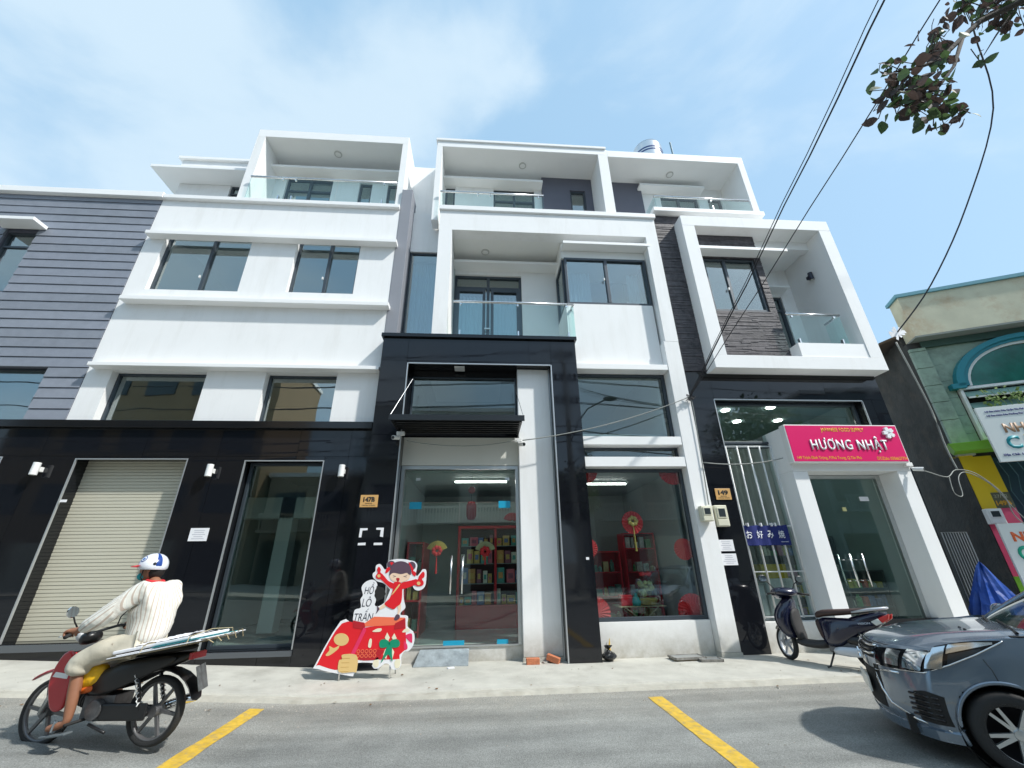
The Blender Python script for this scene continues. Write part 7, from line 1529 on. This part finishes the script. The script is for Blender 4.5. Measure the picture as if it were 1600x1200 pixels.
hull('floor_board', [ringyz(.42, 0, .31, .18, .05), ringyz(.25, 0, .28, .20, .06), ringyz(.05, 0, .28, .20, .06), ringyz(-.08, 0, .32, .17, .07)], FLR, SCT, SM)
hull('body_shell', [rxy(.26, -.12, .12, .17), rxy(.38, -.18, .20, .18), rxy(.50, -.28, .32, .19), rxy(.60, -.38, .43, .19), rxy(.70, -.42, .48, .17)], NAVY, SCT, SM)
hull('tail_shell', [ringyz(-.35, 0, .60, .15, .10), ringyz(-.55, 0, .66, .16, .09), ringyz(-.75, 0, .73, .13, .07), ringyz(-.92, 0, .79, .07, .04)], NAVY, SCT, SM)
hull('seat', [ringyz(.06, 0, .69, .08, .05), ringyz(-.05, 0, .745, .12, .055), ringyz(-.25, 0, .76, .145, .05), ringyz(-.45, 0, .785, .15, .045), ringyz(-.68, 0, .82, .12, .035), ringyz(-.78, 0, .83, .06, .02)], BRO, SCT, SM)
hull('seat_front_panel', [rxy(.33, -.04, .05, .13), rxy(.5, -.0, .05, .14), rxy(.66, .03, .05, .12)], BRO, SCT, SM)
for s_ in (-1, 1):
    bt('grab_rail', SIL, [(-.5, s_*.15, .78), (-.72, s_*.15, .83), (-.90, s_*.08, .86), (-.93, 0, .865)], [.012, .022, .02, .018], SCT, M_=SM)
    MB().prism([(-.80, .72), (-.95, .79), (-.93, .72), (-.84, .66)], s_*.075, s_*.115).xf(SM).build('tail_lamp', mat('tail_lamp_red', (.65, .03, .02), .15), SCT, bev=.01)
    MB().prism([(-.70, .67), (-.80, .72), (-.84, .66), (-.76, .62)], s_*.105, s_*.13).xf(SM).build('turn_lamp', mat('clear_lens', (.7, .7, .65), .15), SCT, bev=.01)
hull('transmission_cover', [rxy(.17, -.33, .20, .02), rxy(.24, -.36, .26, .03), rxy(.31, -.40, .22, .02)], SIL, SCT, SM @ Matrix.Translation((0, .15, 0)))
hull('air_filter_box', [rxy(.33, -.48, .15, .03), rxy(.40, -.50, .19, .04), rxy(.46, -.52, .14, .03)], BLACK, SCT, SM @ Matrix.Translation((0, .12, 0)))
MB().box(-.45, -.05, -.1, .1, .2, .36).xf(SM).build('engine', ENG, SCT, bev=.02); bt('muffler', SIL, [(-.2, -.16, .22), (-.5, -.18, .26), (-.85, -.19, .36)], [.03, .05, .055], SCT, M_=SM)
hull('rear_fender', [ringyz(-.60, 0, .50, .07, .02), ringyz(-.80, 0, .52, .08, .015), ringyz(-.95, 0, .44, .07, .01)], BLACKM, SCT, SM)
MB().box(-.006, .006, -.09, .09, -.07, .07).xf(SM @ Matrix.Translation((-.96, 0, .58)) @ Matrix.Rotation(R(20), 4, 'Y')).build('number_plate', mat('plate_white', (.75, .73, .66), .4), SCT, bev=.003)
bt('rear_shock', BLACK, [(-.58, .13, .3), (-.50, .13, .56)], .022, SCT, M_=SM); bt('side_stand', BLACK, [(-.12, .10, .22), (-.05, .22, .02), (-.02, .25, .01)], .013, SCT, M_=SM)
text('VISION', 0, 0, 0, .16, .025, SIL, SCT, name='badge_lettering', ext=.002, M=SM @ Matrix.Translation((-.62, .166, .64)) @ Matrix.Rotation(PI, 4, 'Z') @ Matrix.Rotation(R(-8), 4, 'Y'))
